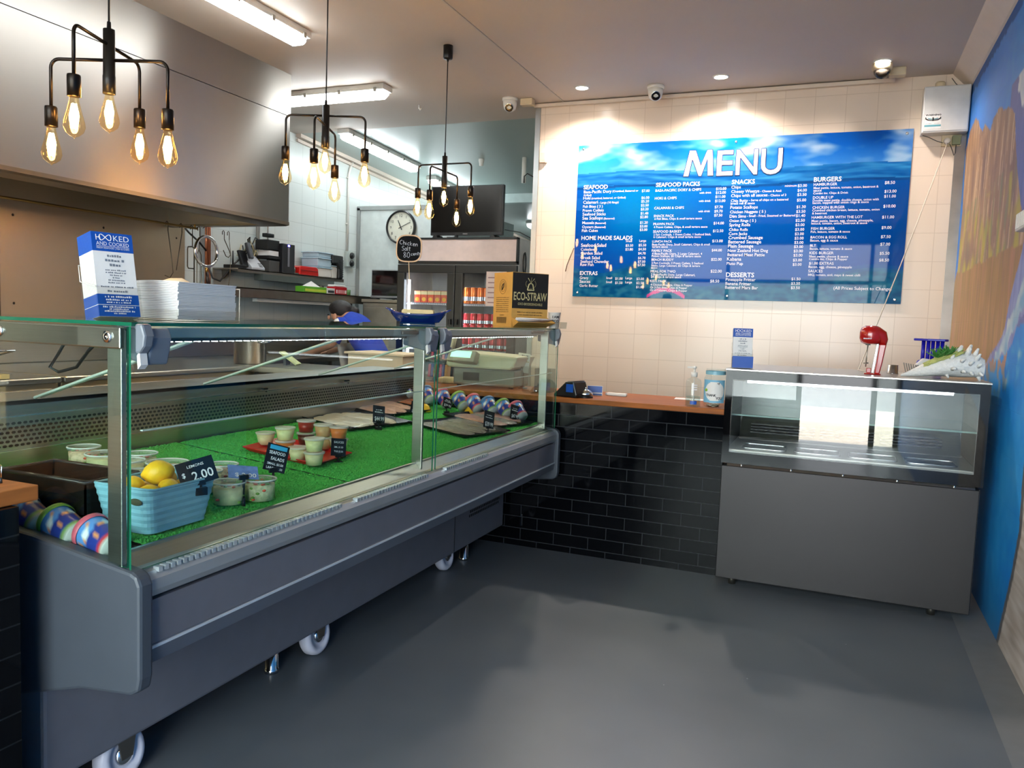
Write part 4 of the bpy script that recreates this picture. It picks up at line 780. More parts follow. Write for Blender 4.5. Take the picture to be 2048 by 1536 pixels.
# ------------------------------------------------------------------ refrigerated display case
Y0, Y1, XF, XR = -4.87, -1.987, -2.15, -3.0
K = 0.0844
def zt_(x): return 0.735 + (-2.23 - x) * K
def on_turf(u, v, dz=0.0):
    d = FW + RT * ((u - 1024) / FPX) - UP * ((v - 768) / FPX)
    s_ = (0.735 + dz + (-2.23 - CAM.x) * K - CAM.z) / (d.z + K * d.x); return CAM + d * s_
case = thing('display_case', 'long grey refrigerated seafood display case with glass sides and green turf', 'display case', (-2.6, -3.4, 0))
b = MB(); b.box(-3.15, -2.44, Y0 + 0.0, Y1, 0.12, 0.56); b.build('base_cabinet', body_g, case, 0.01)
b = MB(); b.box(-2.4385, -2.436, -2.63, -2.6285, 0.13, 0.47); b.build('panel_joint', blackp, case)
b = MB()
for i in range(18):
    for j in range(7): y = -2.46 + i * 0.022 + (j % 2) * 0.011; b.box(-2.4385, -2.4365, y, y + 0.009, 0.27 + j * 0.022, 0.283 + j * 0.022)
b.build('vent_grille', mat('vent_black', (10, 10, 12), 0.5), case)
# bumper: fascia, groove, lower band
b = MB(); b.prism([(-2.16, 0.645), (-2.132, 0.645), (-2.126, 0.66), (-2.128, 0.685), (-2.140, 0.702), (-2.165, 0.708), (-2.20, 0.708), (-2.20, 0.645)], 'y', Y0 + 0.03, Y1 - 0.02); b.build('front_rail', mat('rail_aluminium', (170, 174, 174), 0.4, 0.5, 0.03), case)
b = MB(); b.box(-2.20, -2.150, Y0 + 0.03, Y1 - 0.02, 0.636, 0.645); b.build('rail_groove', blackp, case)
b = MB(); b.prism([(-2.42, 0.52), (-2.136, 0.527), (-2.132, 0.636), (-2.42, 0.636)], 'y', Y0 + 0.03, Y1 - 0.02); b.build('fascia', body_g, case)
b = MB(); b.prism([(-2.45, 0.45), (-2.175, 0.472), (-2.134, 0.486), (-2.129, 0.521), (-2.134, 0.529), (-2.45, 0.529)], 'y', Y0 + 0.03, Y1 - 0.02); b.build('lower_band', mat('band_grey', (98, 104, 114), 0.34, 0.25, 0.03), case)
b = MB(); b.box(-2.133, -2.1285, Y0 + 0.03, Y1 - 0.02, 0.521, 0.527); b.build('chrome_line', mat('bright_trim', (206, 212, 216), 0.4, 0.2), case)
prof = [(-2.118, 0.44), (-2.112, 0.47), (-2.112, 0.685), (-2.122, 0.706), (-2.14, 0.714), (-2.46, 0.755), (-3.10, 0.80), (-3.15, 0.79), (-3.15, 0.35), (-2.50, 0.352), (-2.30, 0.41), (-2.14, 0.428)]
for y in (Y0 - 0.012, Y1 - 0.028): b = MB(); b.prism(prof, 'y', y, y + 0.04); b.build('end_cap', greyd, case, 0.008)
# deck, sill and slots
b = MB(); b.prism([(-2.205, 0.742), (-2.205, 0.735), (-2.175, 0.704), (-2.150, 0.704), (-2.150, 0.700), (-2.20, 0.69), (-2.215, 0.735), (-2.215, 0.742)], 'y', Y0 + 0.03, Y1 - 0.02); b.build('front_sill', steel, case)
for ya, yb in ((Y0 + 0.06, -4.07), (-3.99, -3.51), (-3.35, -2.95)):
    b = MB(); ky = ya
    while ky < yb: b.box(-2.148, -2.130, ky, ky + 0.011, 0.698, 0.7092); ky += 0.019
    b.build('air_slots', mat('slot_bright', (214, 222, 224), 0.25, 0.6), case)
b = MB(); b.prism([(-2.21, zt_(-2.21) - 0.02), (-2.21, zt_(-2.21) - 0.006), (XR, zt_(XR) - 0.006), (XR, zt_(XR) - 0.02)], 'y', -4.765, Y1 - 0.02); b.prism([(-2.21, zt_(-2.21) - 0.05), (-2.21, zt_(-2.21) - 0.038), (XR, zt_(XR) - 0.038), (XR, zt_(XR) - 0.05)], 'y', Y0 + 0.03, -4.765); b.build('deck', steel_d, case)
b = MB(); b.box(-3.02, XR, Y0 + 0.03, Y1 - 0.02, 0.72, 1.0); b.build('rear_panel', steel, case)
pm = mat('hole_dark', (26, 30, 30), 0.5); b = MB()
for j in range(6):
    for i in range(150):
        y = Y0 + 0.06 + i * 0.0188 + (j % 2) * 0.0094
        if y > Y1 - 0.06: continue
        z = 0.875 + j * 0.0135; b.add([(XR + 0.0012, y + a, z + c) for a, c in ((-0.0075, 0), (-0.004, -0.004), (0.004, -0.004), (0.0075, 0), (0.004, 0.004), (-0.004, 0.004))], [(0, 1, 2, 3, 4, 5)])
b.build('perforations', pm, case)
b = MB(); b.box(XR, XR + 0.004, Y0 + 0.03, Y1 - 0.02, 0.858, 0.861); b.box(XR, XR + 0.006, Y0 + 0.03, Y1 - 0.02, 0.962, 0.967); b.build('panel_folds', mat('fold_bright', (206, 212, 206), 0.2, 0.9), case)
b = MB(); b.box(-3.07, -2.985, Y0 + 0.03, Y1 - 0.02, 1.0, 1.012); b.box(-2.995, -2.985, Y0 + 0.03, Y1 - 0.02, 0.985, 1.012); b.build('rear_rail', alum, case)
b = MB(); b.box(-3.32, -3.07, Y0 + 0.05, Y1 - 0.04, 0.985, 1.0); b.build('work_ledge', steel, case)
for y in (-4.15, -3.42, -2.8): b = MB(); b.rbox((-2.984, y, 0.975), 0.012, 0.03, 0.008); b.cyl((-2.98, y, 0.965), (-2.972, y, 0.965), 0.004, n=8); b.build('door_latch', blackp, case)
# posts
def post(x, y, lab=None):
    b = MB(); b.box(x - 0.022, x + 0.022, y - 0.007, y + 0.007, 0.715, 1.255); o = b.build('post', steel, case, 0.002); return o
post(-2.206, Y0 + 0.012); post(-2.206, -3.46); post(-2.206, -2.05); post(-3.0, Y0 + 0.015); post(-3.0, Y1 - 0.05)
b = MB(); b.box(-2.60, -2.178, Y0 - 0.004, Y0 + 0.01, 1.214, 1.262); b.box(-3.02, -2.60, Y0 - 0.002, Y0 + 0.01, 1.222, 1.262); b.build('end_rail', steel, case, 0.003)
b = MB()
for x in (-2.215, -2.57): b.lathe([(0.014, 0), (0.013, 0.004), (0.006, 0.005), (0.0, 0.003)], loc(x, Y0 - 0.004, 1.240) @ rot(pi / 2, 'X'), 16)
b.build('rail_bolts', chrome, case)
for y0, y1 in ((Y0 + 0.03, -3.44), (-3.40, Y1 - 0.03)):
    b = MB(); b.box(-2.30, -2.20, y0 + 0.06, y1 - 0.06, 1.236, 1.262); b.build('top_rail', mat('rail_grey_green', (158, 170, 174), 0.4, 0.3), case, 0.003)
    b = MB(); b.box(-2.262, -2.238, y0 + 0.07, y1 - 0.07, 1.226, 1.236); b.build('led_channel', mat('led_channel', (50, 54, 58), 0.4), case)
    b = MB(); n = int((y1 - y0 - 0.16) / 0.031)
    for i in range(n):
        for x in (-2.256, -2.244): b.box(x - 0.0025, x + 0.0025, y0 + 0.08 + i * 0.031, y0 + 0.086 + i * 0.031, 1.2235, 1.226)
    b.build('led_strip', emit('led_dots', (0.85, 0.94, 1.0), 6), case)
    for yy in (y0 + 0.25 * (y1 - y0), y0 + 0.75 * (y1 - y0)):
        b = MB(); b.tube([(-2.31, yy, 1.235), (-2.97, yy, 1.02)], 0.0045, 8); b.tube([(-2.31, yy + 0.02, 1.235), (-2.97, yy + 0.02, 1.02)], 0.003, 8); b.build('glass_stay', mat('bright_edge', (214, 222, 214), 0.2), case)
b = MB(); b.tube([(-2.40, Y0 + 0.04, 1.225), (-2.44, Y0 + 0.05, 1.19), (-2.47, Y0 + 0.05, 1.155), (-2.44, Y0 + 0.05, 1.145), (-2.38, Y0 + 0.05, 1.16), (-2.33, Y0 + 0.04, 1.20), (-2.30, Y0 + 0.04, 1.225)], 0.004, 6); b.build('led_cable', blackp, case)
# glass
cg = glass('case_glass', (0.90, 0.965, 0.935), 1.0); cgf = glass('case_front_glass', (0.93, 0.975, 0.955), 1.0)
for y0, y1 in ((Y0, -3.432), (-3.408, Y1 + 0.01)):
    pane('front_glass', XF - 0.006, XF, y0, y1, 0.709, 1.265, 'x', case, cgf)
    b = MB(); b.box(-2.176, -2.171, y0 + 0.05, y1 - 0.03, 0.742, 1.0245); b.build('inner_pane', glass('inner_pane_clear', (0.985, 0.99, 0.985), 0.25), case)  # clear half-height pane that carries the thin pale line along the glass
    b = MB(); b.box(-2.1775, -2.1695, y0 + 0.05, y1 - 0.03, 1.0245, 1.0275); b.build('pale_pane_edge', mat('bright_edge', (214, 222, 214), 0.2), case)
    pane('top_glass', -2.92, XF + 0.004, y0 - 0.002, y1, 1.266, 1.274, 'z', case, cg)
pane('end_glass', -2.98, XF - 0.008, Y0 - 0.004, Y0 + 0.002, 0.72, 1.264, 'y', case, cg); pane('end_glass', -2.98, XF - 0.008, Y1 - 0.002, Y1 + 0.004, 0.72, 1.264, 'y', case, cg)
# hinge clamps on the front glass
def clamp(y, w=0.06):
    b = MB(); b.prism([(-2.26, 1.262), (-2.139, 1.262), (-2.130, 1.24), (-2.134, 1.215), (-2.143, 1.178), (-2.149, 1.178), (-2.26, 1.20)], 'y', y, y + w); o = b.build('glass_clamp', mat('clamp_grey', (108, 118, 130), 0.4, 0, 0.03), case, 0.005)
    b = MB(); b.prism([(-2.24, 1.268), (-2.128, 1.272), (-2.118, 1.245), (-2.122, 1.222), (-2.136, 1.205), (-2.148, 1.205), (-2.148, 1.26)], 'y', y - 0.03, y - 0.002); b.build('hinge_cover', greyp, o, 0.005)
    b = MB(); b.prism([(-2.146, 1.20), (-2.138, 1.21), (-2.134, 1.18), (-2.143, 1.17)], 'y', y - 0.026, y - 0.006); b.build('hinge_latch', whitep, o)
clamp(-4.832); clamp(-3.50, 0.055); clamp(-3.385, 0.055); clamp(-2.02, 0.03)
b = MB(); b.box(-2.20, -2.19, -3.62, -3.45, 1.243, 1.256); b.box(-2.20, -2.19, -2.28, -2.1, 1.243, 1.256); b.build('rail_end_covers', mat('cover_brown', (92, 82, 78), 0.4), case, 0.003)
# wheels and feet
for x, y in ((-2.475, -4.62), (-2.50, -3.70), (-2.535, -2.55)):
    y_ = y
    b = MB(); M = loc(x, y_, 0.075) @ rot(rad(90 - 8), 'Y')
    b.lathe([(0.028, -0.024), (0.066, -0.024), (0.074, -0.014), (0.075, 0), (0.074, 0.014), (0.066, 0.024), (0.050, 0.026), (0.046, 0.018), (0.028, 0.018)], M, 32); w = b.build('caster_wheel', rub, case)
    b = MB(); b.lathe([(0.03, 0.016), (0.028, 0.026), (0.015, 0.031), (0, 0.032)], M, 20); b.build('hub', chrome, w)
    b = MB(); b.prism([(y_ - 0.035, 0.165), (y_ + 0.035, 0.165), (y_ + 0.018, 0.07), (y_ - 0.018, 0.07)], 'x', x + 0.028, x + 0.033); b.prism([(y_ - 0.035, 0.165), (y_ + 0.035, 0.165), (y_ + 0.018, 0.07), (y_ - 0.018, 0.07)], 'x', x - 0.036, x - 0.031); b.box(x - 0.036, x + 0.033, y_ - 0.04, y_ + 0.04, 0.16, 0.168); b.build('fork', steel_d, w)
for x, y in ((-2.54, -3.90), (-2.52, -2.34)):
    b = MB(); b.lathe([(0.026, 0), (0.028, 0.008), (0.026, 0.016), (0.024, 0.018), (0.022, 0.13)], loc(x, y, 0), 20); b.build('foot', chrome, case)
for x, y in ((-3.08, -4.75), (-3.08, -3.4), (-3.08, -2.1)): b = MB(); b.cyl((x, y, 0), (x, y, 0.13), 0.024, n=14); b.build('foot', chrome, case)
# ------------------------------------------------------------------ what lies in the case
tm = mat('artificial_turf', (76, 172, 78), 0.85, 0, 0.32, 420, spec=0.2)
def turf_mat(lab, y0, y1, sk):
    nu, nv = 200, int(abs(y1 - y0) / 0.0045); b = MB()
    def f(a, c):
        x = -2.222 + (-2.985 + 2.222) * a; ya, yb = y0 + sk * a, y1 + sk * a * 0; y = (y0 if abs(y0 - Y0) < 0.1 else y0) + (y1 - y0) * c
        e = 1 if 0 < a < 1 and 0 < c < 1 else 0
        return V((x + random.uniform(-1, 1) * 0.0018 * e, y + random.uniform(-1, 1) * 0.0018, zt_(x) + 0.003 + random.random() * 0.006 * e))
    b.grid(f, nu, nv, sm=False); tag(b.build('turf_mat', tm, loc=(-2.6, (y0 + y1) / 2, 0.76), solid=0.002), lab, 'grass mat', 'artificial grass mats')
turf_mat('green artificial grass mat carrying the lemons and salad tubs', -4.765, -3.915, 0)
turf_mat('green artificial grass mat carrying the sauces and fish trays', -3.897, Y1 - 0.03, 0)
b = MB(); b.prism([(-2.23, zt_(-2.23) - 0.002), (-2.98, zt_(-2.98) - 0.002), (-2.98, zt_(-2.98) + 0.001), (-2.23, zt_(-2.23) + 0.001)], 'y', -3.916, -3.896); tag(b.build('joint_strip', blackp, loc=(-2.6, -3.906, 0.76)), 'thin dark strip in the gap between the two turf mats', 'strip')
tiltM = rot(math.atan(K), 'Y')          # the deck rises towards the rear
# blue basket with lemons
bx0 = V((-2.318, -4.638, 0)); cz = zt_(bx0.x) + 0.01
t = thing('storage_basket', 'pale blue woven plastic basket holding the lemons', 'basket', (bx0.x, bx0.y, cz))
bl = mat('basket_blue', (128, 178, 196), 0.45, 0, 0.05, 40)
def rr(hx, hy, r, n=5):
    return [(sx * (hx - r) + r * cos(a), sy * (hy - r) + r * sin(a)) for sx, sy, a0 in ((1, 1, 0), (-1, 1, 90), (-1, -1, 180), (1, -1, 270)) for a in [rad(a0 + 90 * k / n) for k in range(n + 1)]]
b = MB(); H = 0.115; lv = 13; rings = []
for k in range(lv + 1):
    f = k / lv; hx, hy = 0.078 + 0.018 * f, 0.098 + 0.022 * f; o_ = 0.0016 if k % 2 else 0
    rings.append([V((bx0.x + p[0] * (1 - o_ / 0.1), bx0.y + p[1] * (1 - o_ / 0.1), cz + H * f - (0.012 * max(0, cos(p[1] / hy * pi * 0.5)) if k == lv else 0))) for p in rr(hx, hy, 0.024)])
n_ = len(rings[0]); vs = [p for r_ in rings for p in r_]; fs = [(k * n_ + i, k * n_ + (i + 1) % n_, (k + 1) * n_ + (i + 1) % n_, (k + 1) * n_ + i) for k in range(lv) for i in range(n_)] + [list(reversed(range(n_)))]
b.add(vs, fs, False); b.build('body', bl, t, solid=0.003)
b = MB(); b.tube([p + V((0, 0, 0.001)) for p in rings[-1]], 0.0035, 6, True); b.build('rim', bl, t)
b = MB(); b.ball((bx0.x + 0.055, bx0.y - 0.1165, cz + 0.082), 0.020, 0.003, 0.009, nu=16, nv=8); b.build('handle_hole', mat('hole_shade', (60, 62, 40), 0.7), t)
lem = mat('lemon_peel', (246, 190, 28), 0.45, 0, 0.06, 60, bump=0.25, sub=0.05)
def lemon_mesh(r=0.036):
    b = MB(); b.lathe([(0, -r * 1.35), (r * 0.16, -r * 1.30), (r * 0.30, -r * 1.16), (r * 0.62, -r * 0.9), (r * 0.9, -r * 0.45), (r, 0), (r * 0.9, r * 0.45), (r * 0.62, r * 0.88), (r * 0.34, r * 1.12), (r * 0.14, r * 1.22), (0, r * 1.24)], rot(pi / 2, 'Y'), 20, cap0=False, cap1=False); return b
lm = lemon_mesh(0.0285).build('lemon', lem)
LP = [((0.035, -0.055, 0.086), (0.2, 0.1, 0.5), 'front lemon low in the blue basket by its handle hole'), ((0.04, 0.0, 0.092), (0.1, 0.3, 1.9), 'lemon at the front middle of the basket with a pointed tip'), ((0.03, 0.055, 0.08), (0.0, 0.2, 0.2), 'lemon behind the LEMONS price card, half sunk in the basket'),
      ((-0.03, -0.05, 0.10), (0.3, 0.2, 1.2), 'lemon beside the basket handle, lying across'), ((-0.005, 0.01, 0.128), (0.1, -0.2, 0.6), 'biggest lemon on top of the basket heap'), ((-0.03, 0.06, 0.10), (0.5, 0.2, 2.4), 'rear lemon at the far side of the basket'),
      ((-0.045, 0.0, 0.075), (0.2, 0.0, 0.0), 'lemon buried at the rear of the heap'), ((0.02, 0.02, 0.045), (0.0, 0.4, 1.0), 'small lemon deep in the basket under the others')]
for i, (p, r_, lab) in enumerate(LP):
    o = lm if i == 0 else lm.copy()
    if i: COL.objects.link(o)
    o.location = (bx0.x + p[0], bx0.y + p[1], cz + p[2]); o.rotation_euler = r_; s_ = 1.15 if i == 4 else 0.95; o.scale = (s_, s_, s_); tag(o, lab, 'lemon', 'lemons in the blue basket')
# price cards
cardm = mat('black_card', (24, 26, 32), 0.35, 0, 0.05); bluec = mat('blue_card', (112, 138, 200), 0.25, 0, 0.2, 60)
def price(lab, p, rows, w, h, rz, lean=0.5, stand='stand', top=None, hz=0.0, bcol=None, roll=0.0):
    """card on a stand: p is the foot of the stand, hz the height of the card's lower edge above it"""
    t = thing('price_card', lab, 'price tag', tuple(p), 'price cards in the case')
    M = loc(p) @ rot(rad(rz), 'Z') @ loc(0, 0, hz) @ rot(rad(-lean), 'X') @ rot(rad(roll), 'Y')
    b = MB(); b.box(-w / 2, w / 2, -0.001, 0.001, 0, h, M); c = b.build('card', bcol or cardm, t)
    b = MB(); F_ = M @ Matrix(((1, 0, 0, 0), (0, 0, -1, -0.0016), (0, 1, 0, 0), (0, 0, 0, 1)))
    for tx, x, y, s_, wd in rows: bars(b, F_, x, y, wd, s_) if tx == '~' else b.text(tx, F_ @ loc(x, y, 0), s_, align='CENTER', width=wd, bold=0.012)
    b.build('lettering', white_ink, c)
    if top:
        b = MB(); b.box(-w * 0.38, w * 0.40, -0.0022, -0.001, h * 0.80, h * 0.95, M); b.build('colour_strip', mat('strip_cyan', (60, 160, 200), 0.4), c)
    b = MB(); q = M @ V((0, 0, 0)); 
    if stand == 'stand':
        f = V(p); b.box(f.x - 0.028, f.x + 0.028, f.y - 0.02, f.y + 0.02, f.z, f.z + 0.004); b.tube([f, f + V((0, 0, hz * 0.35))], 0.0055, 8); b.tube([f + V((0, 0, hz * 0.3)), q + V((0, 0, 0.012))], 0.0038, 8); b.rbox(q + V((0, 0, 0.004)), 0.026, 0.010, 0.014, rz=rad(rz))
    else:
        f = V(p); b.tube([f, q], 0.0035, 6); b.rbox(f, 0.03, 0.014, 0.02, rz=rad(rz)); b.rbox(q + V((0, 0, 0.003)), 0.022, 0.009, 0.012, rz=rad(rz))
    b.build('holder', blackp, t); return t
# rz turns the card's face from -Y; the cards look towards the front glass
fp = V((bx0.x + 0.095, bx0.y + 0.055, cz + 0.082))
price('black LEMONS 2.00 price card clipped to the blue basket rim', fp, [('LEMONS', 0.0, 0.047, 0.0075, 0.044), ('2.00', 0.012, 0.012, 0.024, 0.056), ('$', -0.036, 0.026, 0.013, None)], 0.098, 0.066, 62, 20, 'clip', hz=0.020, roll=-12)
price('shiny blue 2.00 price card on a stand before the salad tubs', on_turf(487, 1017), [('$ 2.00', 0.006, 0.006, 0.017, 0.06)], 0.085, 0.055, 62, 58, hz=0.088, bcol=bluec, roll=14)
price('black SEAFOOD SALADS price card on a tall stand', on_turf(546, 1000), [('SEAFOOD', 0, 0.052, 0.010, 0.05), ('SALADS', 0.004, 0.034, 0.010, 0.042), ('SMALL $3.50', 0, 0.019, 0.007, 0.05), ('LARGE $5.50', 0, 0.006, 0.007, 0.05)], 0.068, 0.084, 58, 18, hz=0.088, top=1, roll=18)
price('small black SAUCES price card clipped to the red tray', on_turf(676, 928), [('SAUCES', 0, 0.048, 0.008, 0.04), ('SML $1.00', 0, 0.030, 0.007, 0.036), ('TUB $3.00', 0, 0.014, 0.007, 0.036)], 0.060, 0.066, 60, 14, 'clip', hz=0.030, roll=8)
for u, v, tx, lab, w, h, hz, rl in ((757, 858, '$44.99', 'black 44.99 price card standing in the white fillet tray', 0.062, 0.080, 0.03, 9), (830, 840, '$54.99', 'black 54.99 price card standing in the pink fillet tray', 0.066, 0.062, 0.03, 20), (893, 826, '$39.99', 'price card behind the middle post beside the orange fillets', 0.058, 0.055, 0.03, 20), (976, 868, '$39.99', 'black 39.99 price card standing in the long front fish tray', 0.062, 0.085, 0.03, 16), (1028, 846, '$47.99', 'black 47.99 price card in front of the last lemon half', 0.058, 0.08, 0.02, 16)):
    price(lab, on_turf(u, v, 0.012), [(tx, 0.002, h * 0.10, h * 0.26, w * 0.78), ('~', 0, h * 0.58, 0.006, w * 0.7), ('~', 0, h * 0.72, 0.006, w * 0.5)], w, h, 62, 16, 'clip', hz=hz, roll=rl)
# salad tubs
clear_tub = glass('tub_clear', (0.93, 0.93, 0.90), 0.9, 0.05)
sal = [mat('potato_salad', (226, 220, 176), 0.5, 0, 0.16, 50, bump=0.3), mat('coleslaw', (214, 216, 176), 0.5, 0, 0.25, 90, bump=0.4), mat('seafood_salad', (224, 196, 168), 0.5, 0, 0.28, 80, bump=0.4)]
bit = mat('red_bits', (214, 80, 56), 0.5, 0, 0.1); bitg = mat('green_bits', (108, 150, 60), 0.5, 0, 0.1)
def tub(kind, r, h, lab, p, nb):
    p = V(p); rnd = random.Random(kind * 31 + nb + int(r * 1000))
    t = thing('salad_tub', lab, 'salad tub', (0, 0, 0), 'clear tubs of salad')
    b = MB(); b.lathe([(r * 0.88, 0.002), (r * 0.94, h - 0.012), (0, h - 0.008)], None, 28); b.build('salad', sal[kind], t)
    for m_, q in ((bit, nb), (bitg, nb)):
        b = MB()
        for k in range(q):
            a, z, rr_ = rnd.random() * 2 * pi, rnd.random(), rnd.random()
            if rnd.random() < 0.55: b.ball((r * 0.905 * cos(a), r * 0.905 * sin(a), h * (0.1 + 0.7 * z)), 0.007 * (0.5 + rr_), 0.006, 0.004, M=rot(a, 'Z'), nu=8, nv=5)
            else: b.ball((r * 0.85 * rr_ * cos(a), r * 0.85 * rr_ * sin(a), h - 0.008), 0.008, 0.005, 0.003, M=rot(a * 3, 'Z'), nu=8, nv=5)
        b.build('vegetable_bits', m_, t)
    b = MB(); b.lathe([(r * 0.90, 0), (r * 0.965, h)], None, 32, cap1=False); b.build('tub_wall', clear_tub, t)
    b = MB(); b.lathe([(r * 0.955, h - 0.006), (r * 1.02, h - 0.004), (r * 1.02, h + 0.003), (r * 0.97, h + 0.006), (r * 0.92, h + 0.001), (0, h + 0.001)], None, 32, cap0=False, cap1=False); b.build('lid', mat('misty_lid', (224, 228, 222), 0.2, 0, 0.03, alpha=0.22), t)
    b = MB(); b.tube([(r * 1.018 * cos(a), r * 1.018 * sin(a), h + 0.003) for a in [2 * pi * k / 32 for k in range(32)]], 0.0022, 6, True); b.build('lid_ring', mat('lid_white', (222, 226, 222), 0.3), t)
    t.location = p; return t
tb = [((458, 972), 0, 0.060, 'pale creamy salad tub in front, beside the blue card stand', 0.047, 6), ((517, 966), 1, 0.060, 'chunky seafood salad tub behind the SEAFOOD SALADS stand', 0.047, 14), ((412, 949), 0, 0.06, 'pale salad tub behind the blue price card', 0.047, 4), ((440, 938), 2, 0.06, 'pinkish salad tub behind the shiny blue card', 0.047, 8), ((335, 932), 2, 0.06, 'seafood salad tub with red bits behind the lemons', 0.06, 12), ((393, 946), 2, 0.06, 'seafood salad tub half hidden by the LEMONS card', 0.06, 10), ((283, 914), 1, 0.06, 'salad tub by the glass corner, rear row', 0.047, 8), ((290, 930), 0, 0.06, 'creamy salad tub by the glass corner, second row', 0.047, 5), ((322, 945), 0, 0.055, 'creamy salad tub directly behind the basket', 0.047, 4), ((168, 901), 2, 0.06, 'salad tub in the last row, behind the black crate', 0.047, 8), ((208, 912), 0, 0.06, 'salad tub between black crate and corner post', 0.06, 5)]
used = []
for (u, v), k, h, lab, r, nb in tb:
    p = on_turf(u, v, h); 
    for q, qr in used:
        for _ in range(6):
            d = (V((p.x, p.y, 0)) - q)
            if d.length < r * 1.03 + qr * 1.03: p += d.normalized() * (r * 1.03 + qr * 1.03 - d.length)
    used.append((V((p.x, p.y, 0)), r)); tub(k, r, h, lab, (p.x, p.y, zt_(p.x) + 0.010), nb)
# black crate at the near end
crm = mat('smoky_black_tub', (30, 27, 25), 0.12, 0, 0.05)
t = thing('crate', 'deep glossy black tub standing at the end of the case', 'tub', (-2.62, -4.72, zt_(-2.62)))
zc0 = zt_(-2.62) + 0.01; b = MB()
def tubbox(b, x0, x1, y0, y1, z0, z1, th=0.004, fl=0.012):
    for i, (xa, xb, ya, yb) in enumerate(((x0, x0 + th, y0, y1), (x1 - th, x1, y0, y1), (x0, x1, y0, y0 + th), (x0, x1, y1 - th, y1))): b.box(xa, xb, ya, yb, z0, z1)
    b.box(x0, x1, y0, y1, z0, z0 + th)
tubbox(b, -2.74, -2.425, -4.762, -4.60, zc0, zc0 + 0.085); b.build('body', crm, t)
b = MB(); b.tube([(-2.74, -4.762, zc0 + 0.087), (-2.425, -4.762, zc0 + 0.087), (-2.425, -4.60, zc0 + 0.087), (-2.74, -4.60, zc0 + 0.087)], 0.006, 6, True); b.build('rim', mat('tub_rim', (46, 42, 40), 0.2), t)
t = thing('inner_tray', 'smoky plastic pan sitting inside the black tub', 'pan', (-2.6, -4.62, zc0 + 0.01)); b = MB(); tubbox(b, -2.725, -2.44, -4.745, -4.615, zc0 + 0.008, zc0 + 0.05); b.build('body', mat('brown_smoke', (58, 46, 30), 0.15), t)
# dip tubs lying on their side
lidc = {'green': mat('lid_green', (132, 172, 74), 0.4, 0, 0.04), 'pink': mat('lid_pink', (214, 96, 116), 0.4, 0, 0.04), 'olive': mat('lid_olive', (72, 104, 56), 0.4), 'blue': mat('lid_blue', (78, 120, 168), 0.4)}
dipm = paint('dip_label', 0.3, 0.5); mesh_cache = {}
def dip(lab, p, lid, az, grp, r=0.043, L_=0.078, tilt=0.0):
    t = thing('dip_tub', lab, 'dip tub', (0, 0, 0), grp)
    b = MB(); prof = [(r * 0.78, 0), (r * 0.80, 0.004)] + [(r * (0.80 + 0.17 * k / 10), 0.004 + (L_ - 0.004) * k / 10) for k in range(1, 11)]
    b.lathe(prof, None, 28, cap1=False)
    def lc(q):
        a = math.atan2(q.y, q.x); z = q.z / L_; nn = noise.noise(V((cos(a) * 3, sin(a) * 3, z * 4)))
        if z < 0.12: return rgb((186, 188, 184))
        if z < 0.19: return rgb((206, 60, 60)) if lid == 'pink' else rgb((140, 170, 90))
        c = (44, 60, 148) if z < 0.62 + nn * 0.15 else (96, 150, 220)
        if nn > 0.28 and 0.3 < z < 0.9: c = (236, 150, 84)
        if nn < -0.42 and z > 0.35: c = (232, 226, 220)
        if abs(z - 0.66) < 0.09 and abs(((a + 0.4) % 1.57) - 0.8) < 0.22: c = (238, 238, 240)
        return rgb(c)
    b.cols = [lc(q) for q in b.v]; b.build('pot', dipm, t)
    b = MB(); b.lathe([(r * 1.0, L_ - 0.010), (r * 1.06, L_ - 0.008), (r * 1.06, L_ + 0.004), (r * 1.0, L_ + 0.008), (r * 0.86, L_ + 0.003), (0, L_ + 0.003)], None, 28, cap0=False, cap1=False); b.build('lid', lidc[lid], t)
    t.rotation_mode = 'XYZ'
    # axis along the horizontal direction az, lid leading
    t.rotation_euler = (0, rad(90 + tilt), rad(az)); t.location = p; return t
for i, (u, v, lid, lab) in enumerate(((852, 800, 'olive', 'dip tub with olive lid at the rear end of the row'), (893, 808, 'blue', 'dip tub with bluish lid beside the orange fillets'), (918, 815, 'pink', 'dip tub with pink lid next to the first lemon half'), (944, 822, 'green', 'dip tub with green lid above the second lemon half'), (973, 827, 'pink', 'dip tub with pink lid in the middle of the row'), (999, 833, 'blue', 'dip tub with blue lid, third from the row end'), (1029, 838, 'green', 'dip tub with green lid behind the last price card'), (1058, 842, 'pink', 'dip tub with pink lid at the far corner post'))):
    p = on_turf(u, v - 12, 0.045); p = V((p.x, -2.13, zt_(p.x) + 0.051)); dip(lab, V((p.x + 0.0, -2.15, zt_(p.x) + 0.041)), lid, 148, 'dip tubs along the far end', r=0.044, L_=0.088, tilt=-34)
for i, (x, lid, lab) in enumerate(((-2.325, 'green', 'dip tub with green lid lying behind the near end glass'), (-2.205, 'pink', 'dip tub with pink lid lying beside the corner post'), (-2.45, 'blue', 'misty dip tub half hidden by the timber counter'))):
    dip(lab, (x - 0.055, -4.816, zt_(x) + 0.004), lid, 172, 'dip tubs at the near end', r=0.0440, L_=0.10, tilt=-14)
hm = MB(); hm.lathe([(0, -0.042), (0.010, -0.040), (0.022, -0.030), (0.032, -0.012), (0.034, 0), (0.0335, 0.001), (0, 0.001)], rot(pi, 'X'), 22, cap0=False, cap1=False)
h0 = hm.build('lemon_half', lem)
